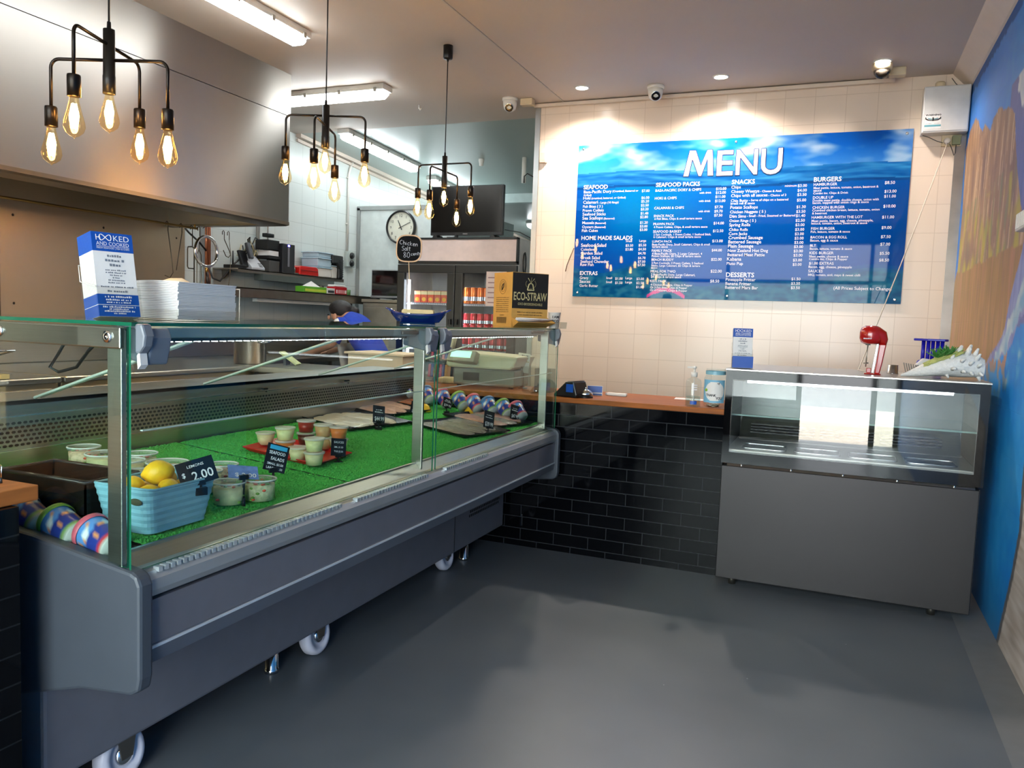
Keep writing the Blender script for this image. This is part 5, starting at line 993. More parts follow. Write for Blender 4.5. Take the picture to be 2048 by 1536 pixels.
for i, (u, v, lab) in enumerate(((850, 822, 'lemon half beside the olive-lidded dip tub'), (940, 826, 'lemon half between the pink and blue dip tubs'), (1030, 843, 'lemon half in front of the last dip tub by the post'))):
    o = h0 if i == 0 else h0.copy()
    if i: COL.objects.link(o)
    p = on_turf(u, v + 4); o.location = (p.x, p.y, zt_(p.x) + 0.009); tag(o, lab, 'lemon half', 'lemon halves in the case')
# red tray with sauce cups
A, B_, C_ = on_turf(485, 906), on_turf(632, 942), on_turf(704, 918); D_ = A + (C_ - B_)
t = thing('serving_tray', 'red plastic tray full of small sauce cups', 'tray', tuple((A + C_) / 2)); cen = (A + B_ + C_ + D_) / 4
b = MB(); q = [A, B_, C_, D_]; zt0 = 0.011
inn = [p.lerp(cen, 0.12) for p in q]; dz = V((0, 0, 1))
vs = [p + dz * (zt0 + 0.014) for p in q] + [p + dz * zt0 for p in inn]
b.add(vs, [(4, 5, 6, 7), (0, 1, 5, 4), (1, 2, 6, 5), (2, 3, 7, 6), (3, 0, 4, 7)]); b.build('tray_body', red, t, solid=0.003)
cupc = {'cream': mat('sauce_cream', (228, 216, 170), 0.4, 0, 0.08, 60), 'yellow': mat('sauce_yellow', (226, 222, 166), 0.4, 0, 0.1, 60), 'red': mat('sauce_red', (150, 40, 26), 0.35, 0, 0.08, 60), 'brown': mat('sauce_brown', (96, 50, 36), 0.35, 0, 0.1, 60), 'orange': mat('sauce_orange', (214, 122, 60), 0.4, 0, 0.1, 60), 'beige': mat('sauce_beige', (206, 172, 120), 0.4, 0, 0.1, 60)}
cupg = glass('cup_clear', (0.95, 0.94, 0.92), 0.8, 0.1)
def cup(col, p, lab, r=0.036, h=0.045):
    t = thing('sauce_cup', lab, 'sauce cup', tuple(p), 'sauce cups on the red tray')
    b = MB(); b.lathe([(r * 0.74, 0.001), (r * 0.93, h - 0.006), (0, h - 0.006)], loc(p), 20); b.build('sauce', cupc[col], t)
    b = MB(); b.lathe([(r * 0.78, 0), (r * 0.97, h)], loc(p), 24, cap1=False); b.build('cup_wall', cupg, t)
    b = MB(); b.lathe([(r * 0.97, h - 0.004), (r * 1.05, h - 0.003), (r * 1.06, h + 0.003), (r * 0.95, h + 0.004), (0, h + 0.003)], loc(p), 24, cap0=False, cap1=False); b.build('lid', mat('milky_lid', (226, 224, 216), 0.25, 0, 0.03, alpha=0.5), t)
CU = [((531, 893), 'cream', 0, 'cream sauce cup at the tray end with the SALADS card'), ((570, 910), 'orange', 0, 'orange sauce cup under the tall yellow one'), ((570, 910), 'yellow', 1, 'pale yellow sauce cup stacked on the orange one, rear of tray'), ((612, 893), 'brown', 0, 'dark sauce cup under the tomato red one'), ((612, 893), 'red', 1, 'tomato red sauce cup stacked highest at the tray rear'), ((646, 902), 'beige', 0, 'beige sauce cup behind the front yellow stack'), ((646, 902), 'beige', 1, 'beige lidded cup between the red and orange cups'), ((677, 906), 'cream', 0, 'cream cup under the orange sauce at the card'), ((677, 906), 'orange', 1, 'orange sauce cup stacked behind the SAUCES card'), ((596, 924), 'cream', 0, 'lone cream sauce cup at the tray front'), ((628, 934), 'cream', 0, 'cream sauce cup under the front yellow one'), ((628, 934), 'yellow', 1, 'pale yellow sauce cup stacked at the front corner')]
for (u, v), col, lv_, lab in CU:
    p = on_turf(u, v - 6, 0.02); p = V((p.x, p.y, zt_(p.x) + 0.017 + lv_ * 0.0495)); cup(col, p, lab)
# fish trays
trm = mat('tray_black', (16, 16, 18), 0.18, 0, 0.05)
fm = {'white': mat('fillet_white', (222, 214, 196), 0.28, 0, 0.10, 30, bump=0.2, stretch=(1, 4, 4)), 'pink': mat('fillet_pink', (214, 172, 158), 0.26, 0, 0.14, 26, bump=0.2, stretch=(1, 4, 4)), 'orange': mat('fillet_orange', (206, 120, 84), 0.28, 0, 0.10, 30, bump=0.2, stretch=(1, 4, 4)), 'grey': mat('fish_grey', (150, 140, 132), 0.22, 0.1, 0.22, 24, bump=0.3, stretch=(1, 5, 5)), 'red': mat('fish_pinkgrey', (184, 138, 128), 0.22, 0.0, 0.22, 24, bump=0.3, stretch=(1, 5, 5))}
wrap = glass('cling_wrap', (0.96, 0.96, 0.96), 0.16, 0.1)
def fish_tray(lab, P4, fishes, flab, fgrp):
    cen = sum(P4, V()) / 4; t = thing('fish_tray', lab, 'tray', tuple(cen))
    ex = (P4[1] - P4[0] + P4[2] - P4[3]) / 2; ey = (P4[3] - P4[0] + P4[2] - P4[1]) / 2
    up = ex.cross(ey).normalized(); up = up if up.z > 0 else -up
    hx, hy = ex.length / 2, ey.length / 2; X_, Y_ = ex.normalized(), up.cross(ex.normalized())
    M = Matrix(((X_.x, Y_.x, up.x, cen.x), (X_.y, Y_.y, up.y, cen.y), (X_.z, Y_.z, up.z, cen.z), (0, 0, 0, 1))) @ loc(0, 0, 0.010)
    b = MB(); b.add([M @ V(p) for p in ((-hx, -hy, 0.014), (hx, -hy, 0.014), (hx, hy, 0.014), (-hx, hy, 0.014), (-hx * 0.93, -hy * 0.9, 0), (hx * 0.93, -hy * 0.9, 0), (hx * 0.93, hy * 0.9, 0), (-hx * 0.93, hy * 0.9, 0))], [(4, 5, 6, 7), (0, 1, 5, 4), (1, 2, 6, 5), (2, 3, 7, 6), (3, 0, 4, 7)]); b.build('tray_body', trm, t, solid=0.004)
    rnd = random.Random(len(lab))
    for k, (fx, fy, fl, fw_, ang, kind) in enumerate(fishes):
        b = MB(); fl *= hx * 2; fw_ *= hy * 2
        def shp(a, c):
            s_ = -1 + 2 * a; e = max(0.0, 1 - abs(s_) ** 2.6); wd = fw_ / 2 * (0.3 + 0.7 * e) * (1 - 0.25 * s_) if abs(s_) < 1 else fw_ * 0.05
            q = -1 + 2 * c; hgt = 0.013 * (e ** 0.5) * (1 - q * q) ** 0.5
            nn = noise.noise(V((s_ * 4 + k * 7, q * 3, k))) * 0.004
            return V((s_ * fl / 2, q * wd + nn * 2, hgt + nn * (1 if 0 < c < 1 else 0)))
        Mf = M @ loc(fx * hx, fy * hy, 0.006 + 0.004 * (k % 3)) @ rot(rad(ang), 'Z'); b.grid(lambda a, c: Mf @ shp(a, c), 22, 12)
        tag(b.build('fish_fillet', fm[kind], loc=tuple(M @ V((fx * hx, fy * hy, 0.006)))), flab, 'fish', fgrp)
    b = MB(); b.grid(lambda a, c: M @ V(((-1 + 2 * a) * hx * 0.985, (-1 + 2 * c) * hy * 0.985, 0.016 + 0.012 * (sin(pi * a) * sin(pi * c)) ** 0.5 + 0.004 * noise.noise(V((a * 9, c * 14, hx * 9))) * sin(pi * a) * sin(pi * c))), 24, 18)
    tag(b.build('cling_film', wrap, loc=tuple(cen + V((0, 0, 0.024)))), 'clear cling film over the ' + lab[6:].split(',')[0].split(' at ')[0].split(' in ')[0], 'film')
P = on_turf
a0, a1, a2, a3 = P(585, 836), P(733, 876), P(793, 846), P(655, 814)
fish_tray('black tray of white fillets beside the sauces, holding the 44.99 card', [a0, a1, a2, a3], [(0.30, -0.50, 0.58, 0.34, 6, 'white'), (0.26, -0.16, 0.62, 0.36, -4, 'white'), (0.32, 0.20, 0.56, 0.36, 7, 'white'), (0.36, 0.54, 0.52, 0.32, -2, 'white'), (0.45, -0.30, 0.44, 0.36, -8, 'white')], 'white fish fillet under film in the tray with the 44.99 card', 'white fillets')
b0 = a3 + (a3 - a0) * 0.06; b1 = a2 + (a2 - a1) * 0.06
fish_tray('black tray of pink fillets behind the 54.99 card', [b0, b1, b1 + (a2 - a1) * 0.88, b0 + (a3 - a0) * 0.88], [(0.18, -0.45, 0.68, 0.40, 5, 'pink'), (0.28, 0.0, 0.62, 0.42, -5, 'pink'), (0.2, 0.45, 0.6, 0.38, 4, 'pink'), (-0.35, 0.05, 0.46, 0.42, 10, 'red')], 'pinkish fish fillet under film beside the 54.99 card', 'pink fillets')
ey = (a2 - a1); c0 = b0 + ey * 0.95; c1 = b1 + ey * 0.95
fish_tray('black tray of orange fillets below the blue-lidded dip tubs', [c0, c1, c1 + ey * 0.5, c0 + ey * 0.5], [(0.0, -0.3, 0.85, 0.7, 2, 'orange'), (0.1, 0.3, 0.8, 0.7, -3, 'orange'), (-0.35, 0.1, 0.6, 0.6, 4, 'orange')], 'orange fish fillet under film near the middle post', 'orange fillets')
d0 = P(830, 856); d1 = P(946, 886); d2 = P(1052, 850); d3 = d0 + (d2 - d1)
w = (d2 - d1); d1b = d1; 
fish_tray('black tray of grey fillets at the front glass with the 39.99 card', [d0, d1, d1 + w * 0.5, d0 + w * 0.5], [(0, -0.48, 0.86, 0.42, 3, 'grey'), (0.05, 0.02, 0.84, 0.42, -4, 'grey'), (0, 0.5, 0.8, 0.40, 3, 'grey')], 'silvery grey fish fillet under film in the front tray', 'grey fillets')
fish_tray('black tray of mixed fillets in front of the dip tubs and lemon halves', [d0 + w * 0.53, d1 + w * 0.53, d1 + w * 1.0, d0 + w * 1.0], [(0, -0.35, 0.9, 0.5, 3, 'red'), (0.1, 0.1, 0.85, 0.5, -2, 'grey'), (0, 0.5, 0.8, 0.5, 3, 'red')], 'reddish fish fillet under film before the dip tubs', 'red fillets')
# ------------------------------------------------------------------ on top of the case
TZ = 1.2745
def atop(u, v, d): p = pd(u, v, d); return V((p.x, p.y, TZ))
def leaflets(labh, labl, p, rz, n, sc=1.0, grp=None, tilt=14):
    """acrylic holder and the leaflets standing in it, both turned about the vertical by rz"""
    M0 = loc(p) @ rot(rad(rz), 'Z')
    hw, D = 0.054 * sc, 0.036 * sc if n < 6 else 0.075
    t = thing('leaflet_holder', labh, 'leaflet holder', tuple(p))
    b = MB(); th = 0.0025; Mt = M0 @ loc(0, 0, 0.004) @ rot(rad(-tilt), 'X')
    b.box(-hw, hw, D, D + th, 0, 0.14 * sc, Mt); b.box(-hw, hw, -th, 0, 0, 0.075 * sc, Mt); b.box(-hw, -hw + th, 0, D, 0, 0.10 * sc, Mt); b.box(hw - th, hw, 0, D, 0, 0.10 * sc, Mt); b.box(-hw, hw, 0, D, 0, th, Mt); b.build('holder_body', acryl, t)
    b = MB(); b.box(-hw, hw, -0.004, D + 0.045, 0, 0.003, M0); b.build('foot', acryl, t)
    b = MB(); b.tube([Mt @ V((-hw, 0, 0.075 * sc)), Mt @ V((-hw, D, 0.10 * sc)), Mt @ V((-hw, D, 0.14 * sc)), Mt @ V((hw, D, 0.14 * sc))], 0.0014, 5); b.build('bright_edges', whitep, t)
    wl, hl = 0.0495 * sc, 0.205 * sc; zb = 0.004
    for k in range(n):
        y = 0.004 + k * (D - 0.008) / max(1, n - 1) if n > 1 else D / 2
        tk = (D - 0.008) / n * 0.9
        o = thing('leaflet', labl if k else labl.replace('leaflet in', 'front leaflet in'), 'leaflet', tuple(Mt @ V((0, y, zb))), grp)
        b = MB(); b.box(-wl, wl, y, y + tk, zb, zb + hl, Mt); pg = b.build('sheet', paper, o)
        e = 0.0004
        for z0, z1 in ((0.775, 1.0), (0.0, 0.135), (0.142, 0.265)): b = MB(); b.box(-wl - e, wl + e, y - e, y + tk + e, zb + hl * z0 + (0.0005 if z0 == 0 else 0), zb + hl * z1 + (e if z1 == 1 else 0), Mt); b.build('blue_band', blue_ink, o)
        if k == 0:
            F_ = Mt @ Matrix(((1, 0, 0, 0), (0, 0, -1, y - 0.0009), (0, 1, 0, zb), (0, 0, 0, 1)))
            b = MB(); b.text('H', F_ @ loc(-wl * 0.80, hl * 0.905, 0), 0.0145 * sc); b.text('KED', F_ @ loc(wl * 0.05, hl * 0.905, 0), 0.0145 * sc, width=wl * 0.78)
            rr_ = 0.0072 * sc; cx = -wl * 0.335
            pts = [F_ @ V((cx + 0.0112 * sc * 1.25 * sin(q), hl * 0.905 + rr_ + rr_ * 1.0 * sin(2 * q), 0)) for q in [2 * pi * k_ / 40 for k_ in range(40)]]; b.tube(pts, 0.0010 * sc, 5, True)
            b.text('AND COOKED', F_ @ loc(0, hl * 0.845, 0), 0.0095 * sc, align='CENTER', width=wl * 1.6); b.text('FRESH SEAFOOD | FISH & CHIPS', F_ @ loc(0, hl * 0.805, 0), 0.004 * sc, align='CENTER', width=wl * 1.6)
            b.box(-wl * 0.8, wl * 0.8, y - 0.001, y - 0.0008, zb + hl * 0.832, zb + hl * 0.836, Mt)
            for z, f_, s_ in ((0.225, 0.66, 0.0055), (0.19, 0.62, 0.0048), (0.16, 0.6, 0.004), (0.105, 0.8, 0.005), (0.08, 0.5, 0.004), (0.055, 0.74, 0.0045), (0.03, 0.3, 0.004)): bars(b, F_, 0, hl * z, wl * 2 * f_, s_ * sc)
            b.build('white_lettering', white_ink, o)
            b = MB()
            for z, f_, s_ in ((0.71, 0.34, 0.007), (0.655, 0.46, 0.007), (0.60, 0.26, 0.007), (0.545, 0.5, 0.004), (0.515, 0.5, 0.004), (0.485, 0.3, 0.0038), (0.455, 0.18, 0.0038), (0.425, 0.4, 0.0038), (0.395, 0.42, 0.0038), (0.345, 0.8, 0.0045), (0.29, 0.5, 0.006)): bars(b, F_, 0, hl * z, wl * 2 * f_, s_ * sc)
            b.build('grey_lettering', mat('grey_ink', (120, 126, 136), 0.5), o)
p = atop(243, 637, 2.02)
leaflets('clear acrylic holder with a thick pack of blue and white leaflets on the case', 'leaflet in the thick pack on the case top, blue and white', p, 76, 12, 1.06, 'leaflets in the case top holder', 12)
# napkins in an acrylic box
p = atop(355, 642, 2.14); t = thing('napkin_box', 'clear acrylic box on the case stacked full of white napkins', 'napkin box', tuple(p)); x1, y0 = p.x, p.y; x0, y1 = x1 - 0.185, y0 + 0.235
b = MB(); b.box(x0, x1 + 0.003, y0 - 0.003, y0, TZ, TZ + 0.03); b.box(x1, x1 + 0.003, y0 - 0.003, y1, TZ, TZ + 0.03); b.box(x0, x1, y0, y1, TZ, TZ + 0.003); b.box(x0, x1 + 0.003, y1, y1 + 0.003, TZ, TZ + 0.095); b.build('box_body', acryl, t)
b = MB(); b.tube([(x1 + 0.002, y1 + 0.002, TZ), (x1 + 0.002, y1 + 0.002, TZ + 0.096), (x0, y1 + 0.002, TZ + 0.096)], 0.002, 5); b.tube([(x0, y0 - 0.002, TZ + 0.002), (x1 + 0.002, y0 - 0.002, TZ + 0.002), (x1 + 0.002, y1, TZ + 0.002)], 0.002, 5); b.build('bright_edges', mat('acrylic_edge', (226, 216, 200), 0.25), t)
nn_ = 22
np0 = None
for k in range(nn_):
    z = TZ + 0.0045 + k * 0.0046; b = MB(); j_ = random.uniform(-1, 1) * 0.0015
    def nf(a, c, z=z, j_=j_, k=k):
        return V((x0 + 0.006 + (x1 - x0 - 0.010) * a + j_, y0 + 0.006 + (y1 - y0 - 0.014) * c + j_, z + 0.0026 + (0.006 * k / nn_) * sin(pi * a) * (1 if c < 0.5 else 0.6) * 0.6))
    b.grid(nf, 6, 4, sm=False)
    tag(b.build('paper_napkin', paper, loc=((x0 + x1) / 2, (y0 + y1) / 2, z), solid=0.0042), 'white folded napkin in the stack inside the acrylic box', 'napkin', 'napkins in the acrylic box')
ps = [pd(u, v, 2.45) for u, v in ((283, 584), (310, 570), (340, 561), (362, 561), (375, 568), (379, 578), (372, 586))]
b = MB(); b.tube(ps, 0.010, 10, flat=0.6); b.tube([q + V((0.0, 0.012, -0.012)) for q in ps], 0.007, 8, flat=0.6)
b.tube([ps[0], V((ps[0].x, ps[0].y, TZ))], 0.008, 8); b.tube([ps[-1], V((ps[-1].x, ps[-1].y, TZ))], 0.008, 8)
tag(b.build('basket_handle', mat('cane', (222, 204, 172), 0.4, 0, 0.06, 20), loc=tuple(ps[0])), 'pale bent cane loop handle behind the napkin stack', 'handle')
# boat dish with wooden sticks and chalkboard sign
p = atop(836, 648, 3.62); t = thing('boat_dish', 'dark blue boat shaped dish on the case top', 'dish', tuple(p), rz=0); bd = mat('blue_glaze', (16, 40, 110), 0.15, 0, 0.08, coat=0.5)
ax = _ri.normalized(); Mb = frame(p, ax, V((0, 0, 1)).cross(ax))
b = MB()
def boat(a, c):
    s_ = -1 + 2 * a; q = -1 + 2 * c; w = 0.055 * (1 - abs(s_) ** 3 * 0.96); z = 0.006 + 0.040 * abs(q) ** 1.6 + 0.022 * (abs(s_) ** 3) * (0.35 + 0.65 * abs(q))
    return Mb @ V((s_ * (0.085 + 0.040 * min(1, z / 0.05)), q * w * (0.55 + 0.45 * min(1, z / 0.045)), z))
b.grid(boat, 28, 14); b.build('hull', bd, t, solid=0.004); b = MB(); b.add([Mb @ V((x, y, 0.001)) for x, y in ((-0.08, -0.02), (0.08, -0.02), (0.08, 0.02), (-0.08, 0.02))] + [Mb @ V((x, y, 0.008)) for x, y in ((-0.08, -0.028), (0.08, -0.028), (0.08, 0.028), (-0.08, 0.028))], [(3, 2, 1, 0), (4, 5, 6, 7), (0, 1, 5, 4), (1, 2, 6, 5), (2, 3, 7, 6), (3, 0, 4, 7)]); b.build('foot', bd, t)
for e_ in (-1, 1): b = MB(); b.tube([Mb @ V((e_ * 0.118, 0, 0.058)), Mb @ V((e_ * 0.135, 0, 0.066)), Mb @ V((e_ * 0.15, 0, 0.072))], [0.008, 0.006, 0.003], 8, flat=0.5); b.build('tip', bd, t)
wd = mat('pale_sticks', (216, 196, 142), 0.6, 0, 0.1, 30)
for k in range(16):
    b = MB(); yy = -0.030 + 0.004 * k; zz = 0.050 + 0.006 * ((k * 7) % 3) / 2; x_ = 0.072 - 0.004 * ((k * 5) % 4); b.add([Mb @ V(q) for q in ((-x_, yy - 0.002, zz), (x_, yy - 0.002, zz), (x_, yy + 0.002, zz), (-x_, yy + 0.002, zz), (-x_, yy - 0.002, zz + 0.012), (x_, yy - 0.002, zz + 0.012), (x_, yy + 0.002, zz + 0.012), (-x_, yy + 0.002, zz + 0.012))], [(3, 2, 1, 0), (4, 5, 6, 7), (0, 1, 5, 4), (1, 2, 6, 5), (2, 3, 7, 6), (3, 0, 4, 7)])
    tag(b.build('wooden_fork', wd, loc=tuple(Mb @ V((0, yy, zz)))), 'flat pale wooden chip fork lying in the blue boat dish', 'fork', 'wooden forks in the boat dish')
t = thing('chalk_sign', 'small chalkboard sign reading Chicken Salt 80 cents on a thin stick', 'sign', tuple(Mb @ V((-0.035, 0.0, 0.03))))
q = pd(818, 497, 3.62); Ms = frame(q, ax * 0.96 + V((0.1, -0.2, 0)) * 0.3, (0.03, 0, 1)); x_ax = Ms.col[0].xyz
def squircle(r, k, n=40): return [(math.copysign(abs(cos(a)) ** (2 / k) * r, cos(a)), math.copysign(abs(sin(a)) ** (2 / k) * r * 1.04, sin(a))) for a in [2 * pi * i / n for i in range(n)]]
b = MB(); b.prism(squircle(0.0600, 3.2), 'z', -0.004, 0.002, Ms); b.build('wood_rim', mat('rim_wood', (196, 152, 110), 0.5, 0, 0.08, 30), t)
b = MB(); b.prism(squircle(0.0545, 3.2), 'z', 0.002, 0.0030, Ms); b.build('chalkboard', mat('chalkboard', (9, 9, 11), 0.7, 0, 0.2, 40, spec=0.1), t)
b = MB(); chalk = mat('chalk', (206, 206, 214), 0.8)
def hand(strokes, ox, oy, k, r=0.0011):
    for st in strokes: b.tube([Ms @ V((ox + x * k, oy + y * k, 0.0036)) for x, y in st], r, 5)
LET = {'C': [[(0.6, 0.85), (0.4, 1), (0.1, 0.8), (0, 0.45), (0.15, 0.1), (0.4, 0), (0.6, 0.15)]], 'h': [[(0, 1), (0, 0)], [(0, 0.4), (0.2, 0.6), (0.4, 0.5), (0.42, 0)]], 'i': [[(0, 0.6), (0, 0)], [(0, 0.8), (0, 0.84)]], 'c': [[(0.4, 0.55), (0.2, 0.62), (0, 0.35), (0.1, 0.05), (0.4, 0.05)]], 'k': [[(0, 1), (0, 0)], [(0.4, 0.6), (0, 0.3), (0.45, 0)]], 'e': [[(0, 0.3), (0.42, 0.36), (0.35, 0.58), (0.15, 0.6), (0, 0.35), (0.08, 0.08), (0.25, 0), (0.42, 0.1)]], 'n': [[(0, 0.6), (0, 0)], [(0, 0.4), (0.2, 0.6), (0.4, 0.5), (0.42, 0)]], 'S': [[(0.5, 0.9), (0.25, 1), (0.02, 0.8), (0.1, 0.6), (0.4, 0.45), (0.5, 0.2), (0.3, 0), (0, 0.1)]], 'a': [[(0.4, 0.55), (0.15, 0.6), (0, 0.3), (0.12, 0), (0.38, 0.15), (0.42, 0.6), (0.45, 0)]], 'l': [[(0, 1), (0.03, 0)]], 't': [[(0.12, 0.9), (0.12, 0.05), (0.25, 0)], [(-0.05, 0.62), (0.32, 0.66)]], '8': [[(0.25, 0.52), (0.05, 0.72), (0.2, 1), (0.42, 0.85), (0.3, 0.55), (0.05, 0.25), (0.2, 0), (0.5, 0.2), (0.25, 0.52)]], '0': [[(0.25, 1), (0.02, 0.7), (0.03, 0.25), (0.25, 0), (0.48, 0.25), (0.46, 0.75), (0.25, 1)]], 's': [[(0.35, 0.55), (0.1, 0.6), (0.05, 0.4), (0.35, 0.2), (0.25, 0), (0, 0.05)]]}
def write(tx, ox, oy, k, sl=0.0, adv=None):
    for ch in tx:
        if ch in LET: hand(LET[ch], ox, oy, k)
        a = k * (0.9 if ch == 'C' else 0.34 if ch in 'il' else 0.5 if ch == 't' else 0.66); ox += a; oy += sl * a
write('Chicken', -0.043, 0.018, 0.019, -0.10); write('Salt', -0.032, -0.010, 0.020, -0.02); write('80', -0.024, -0.042, 0.026, -0.02); write('cents', 0.012, -0.032, 0.015, 0.12)
b.build('chalk_writing', chalk, t)
b = MB(); b.tube([q + V((0, 0, -0.055)) - Ms.col[2].xyz * 0.001, Mb @ V((-0.035, 0.0, 0.045)), ], 0.0018, 6); b.build('stick', mat('stick_wood', (222, 200, 160), 0.5), t)
# straw box
p = atop(1022, 653, 4.22); rz = rad(52); M = loc(p) @ rot(rz, 'Z')
t = thing('straw_box', 'brown and black straw carton with an open tray of white straws', 'carton', tuple(p)); kraft = mat('kraft_card', (204, 156, 78), 0.6, 0, 0.05, 20)
w_, d_, h_ = 0.225, 0.205, 0.292
b = MB(); b.box(0, w_, 0, d_, 0, h_, M); b.build('carton', kraft, t)
b = MB(); b.box(0.001, w_ - 0.001, -0.001, 0, 0.10, h_ - 0.002, M); b.build('black_front', mat('carton_black', (26, 24, 22), 0.5), t)
F_ = M @ Matrix(((1, 0, 0, 0), (0, 0, -1, -0.0018), (0, 1, 0, 0), (0, 0, 0, 1)))
b = MB(); b.text('ECO-STRAW', F_ @ loc(w_ / 2, 0.145, 0), 0.044, align='CENTER', width=w_ * 0.92, bold=0.015); b.text('OXO-BIODEGRADABLE', F_ @ loc(w_ / 2, 0.118, 0), 0.014, align='CENTER', width=w_ * 0.68)
for a in range(0, 360, 12): b.tube([F_ @ V((w_ / 2 + 0.030 * cos(rad(a)), 0.225 + 0.008 + 0.026 * sin(rad(a)) * 0.9, 0)), F_ @ V((w_ / 2 + 0.033 * cos(rad(a + 6)), 0.225 + 0.008 + 0.029 * sin(rad(a + 6)) * 0.9, 0))], 0.001, 4) if not 40 < a < 140 else None
b.tube([F_ @ V((w_ / 2 + x, 0.2 + y, 0)) for x, y in ((-0.02, 0.0), (-0.012, 0.03), (0.0, 0.038), (0.012, 0.03), (0.02, 0.0), (-0.02, 0.0))], 0.0035, 6); b.tube([F_ @ V((w_ / 2 + x, 0.238 + y, 0)) for x, y in ((-0.018, 0.026), (0, 0), (0.004, 0.03), (0.0, 0.0), (0.022, 0.024))], 0.002, 5)
b.build('gold_print', mat('gold_ink', (196, 182, 132), 0.5), t)
b = MB(); G_ = M @ Matrix(((0, 0, -1, -0.0012), (-1, 0, 0, d_), (0, 1, 0, 0), (0, 0, 0, 1)))
for r_ in (0.026, 0.018): b.tube([G_ @ V((d_ / 2 + r_ * 1.5 * cos(a), 0.215 + r_ * 1.5 * sin(a), 0)) for a in [2 * pi * k / 36 for k in range(36)]], 0.0009, 4, True)
b.tube([G_ @ V((d_ / 2 + x, 0.215 + y, 0)) for x, y in ((-0.008, -0.018), (-0.01, 0.0), (0.0, 0.014), (0.01, 0.018), (0.008, 0.0), (-0.008, -0.018))], 0.003, 5)
for k in range(8): bars(b, G_, d_ / 2, 0.155 - k * 0.011, 0.14, 0.004)
bars(b, G_, d_ / 2, 0.06, 0.05, 0.005)
for k in range(26): x = 0.045 + k * 0.0042; b.add([G_ @ V((x, 0.018, 0)), G_ @ V((x + 0.0014 + 0.0012 * (k % 3 == 0), 0.018, 0)), G_ @ V((x + 0.0014 + 0.0012 * (k % 3 == 0), 0.052, 0)), G_ @ V((x, 0.052, 0))], [(0, 1, 2, 3)])
fb = MB(); bars(fb, F_, w_ / 2, 0.078, 0.16, 0.006); bars(fb, F_, w_ / 2, 0.064, 0.15, 0.005); fb.build('front_print', mat('brown_ink', (70, 50, 24), 0.6), t)
b.build('side_print', mat('brown_ink', (70, 50, 24), 0.6), t)
b = MB(); b.add([M @ V(q) for q in ((0.012, -0.001, 0.002), (w_ - 0.012, -0.001, 0.002), (w_ + 0.008, -0.075, 0.028), (0.0, -0.075, 0.028), (0.0, -0.001, 0.055), (w_, -0.001, 0.055))], [(0, 1, 2, 3), (0, 3, 4), (1, 5, 2)]); b.build('dispenser_tray', kraft, t, solid=0.002)
strw = mat('paper_straw', (226, 224, 224), 0.5)
for k in range(14):
    yy = -0.006 - 0.0062 * (k % 9); zz = 0.020 + 0.003 * (k % 9) * 0.55 + 0.0075 * (k // 9) + 0.012; b = MB(); b.cyl(M @ V((0.012, yy, zz + 0.003 * sin(k))), M @ V((w_ - 0.006, yy + 0.004 * sin(k * 3), zz)), 0.0034, n=7)
    tag(b.build('paper_straw', strw, loc=tuple(M @ V((w_ / 2, yy, zz)))), 'white wrapped straw lying in the carton tray', 'straw', 'straws in the carton tray')
cupm = mat('paper_cup_white', (222, 216, 208), 0.5, 0, 0.03)
p = atop(1108, 651, 4.35); t = thing('paper_cup', 'white printed paper cup standing on the far corner of the case', 'cup', tuple(p)); b = MB(); b.lathe([(0.026, 0), (0.035, 0.085), (0.037, 0.087), (0.034, 0.087), (0.025, 0.004), (0, 0.004)], loc(p), 24); b.build('cup', cupm, t)
b = MB(); z = 0.0
for k, tx in enumerate(('I AM', 'ECO')): 
    F2 = frame(p + V((0.0165 + 0.001 * (1 - k), -0.0290, 0.055 - k * 0.022)), (0.87, 0.5, 0), (0.05, -0.09, 1)); b.text(tx, F2, 0.014, align='CENTER', bold=0.02)
b.build('print', ink, t)
p = atop(1122, 653, 4.25); t = thing('acrylic_block', 'small grey clear holder beside the paper cup', 'holder', tuple(p)); b = MB(); b.prism([(-0.04, 0), (0.03, 0), (0.04, 0.035), (-0.02, 0.035)], 'x', p.x - 0.02, p.x + 0.02, loc(0, p.y, p.z)); b.build('block', glass('smoky_clear', (0.75, 0.78, 0.78), 0.8, 0.1), t)
# ------------------------------------------------------------------ counters
oak = mat('oiled_timber', (152, 84, 30), 0.5, 0, 0.28, 5, stretch=(1, 9, 9), spec=0.2)
oak_y = mat('oiled_timber_end', (164, 98, 48), 0.5, 0, 0.2, 5, stretch=(9, 1, 9), spec=0.2)
t = thing('service_counter', 'black subway tiled service counter with a thick timber top', 'counter', (-2.2, -1.7, 0))
b = MB(); b.box(-3.35, -1.228, -1.94, -1.55, 0, 0.860); b.build('tiled_base', btile_x, t)
b = MB(); b.box(-3.40, -1.224, -1.972, -1.42, 0.861, 0.890); b.build('timber_top', oak, t, 0.003)
t = thing('end_counter', 'black tiled counter end with a timber top beside the display case', 'counter', (-2.8, -5.6, 0))
b = MB(); b.box(-3.20, -2.380, -7.0, -4.968, 0, 0.853); b.build('tiled_base', btile_y, t)
b = MB(); b.box(-3.25, -2.398, -7.05, -4.906, 0.854, 0.890); b.build('timber_top', oak_y, t, 0.003)
t = thing('counter_pen', 'tiny metal hook and dark cord end at the timber counter edge', 'pen', (-2.50, -4.93, 0.891)); q = px('y', -4.94, 2, 950); b = MB(); b.tube([(q.x, q.y, 0.90), (q.x + 0.001, q.y, 0.915), (q.x + 0.003, q.y, 0.928), (q.x, q.y, 0.932), (q.x - 0.004, q.y, 0.928)], 0.0015, 6); b.build('wire_end', chrome, t); b = MB(); b.cyl((q.x, q.y, 0.8905), (q.x, q.y, 0.903), 0.003, 0.002, 8); b.build('tip', ink, t)
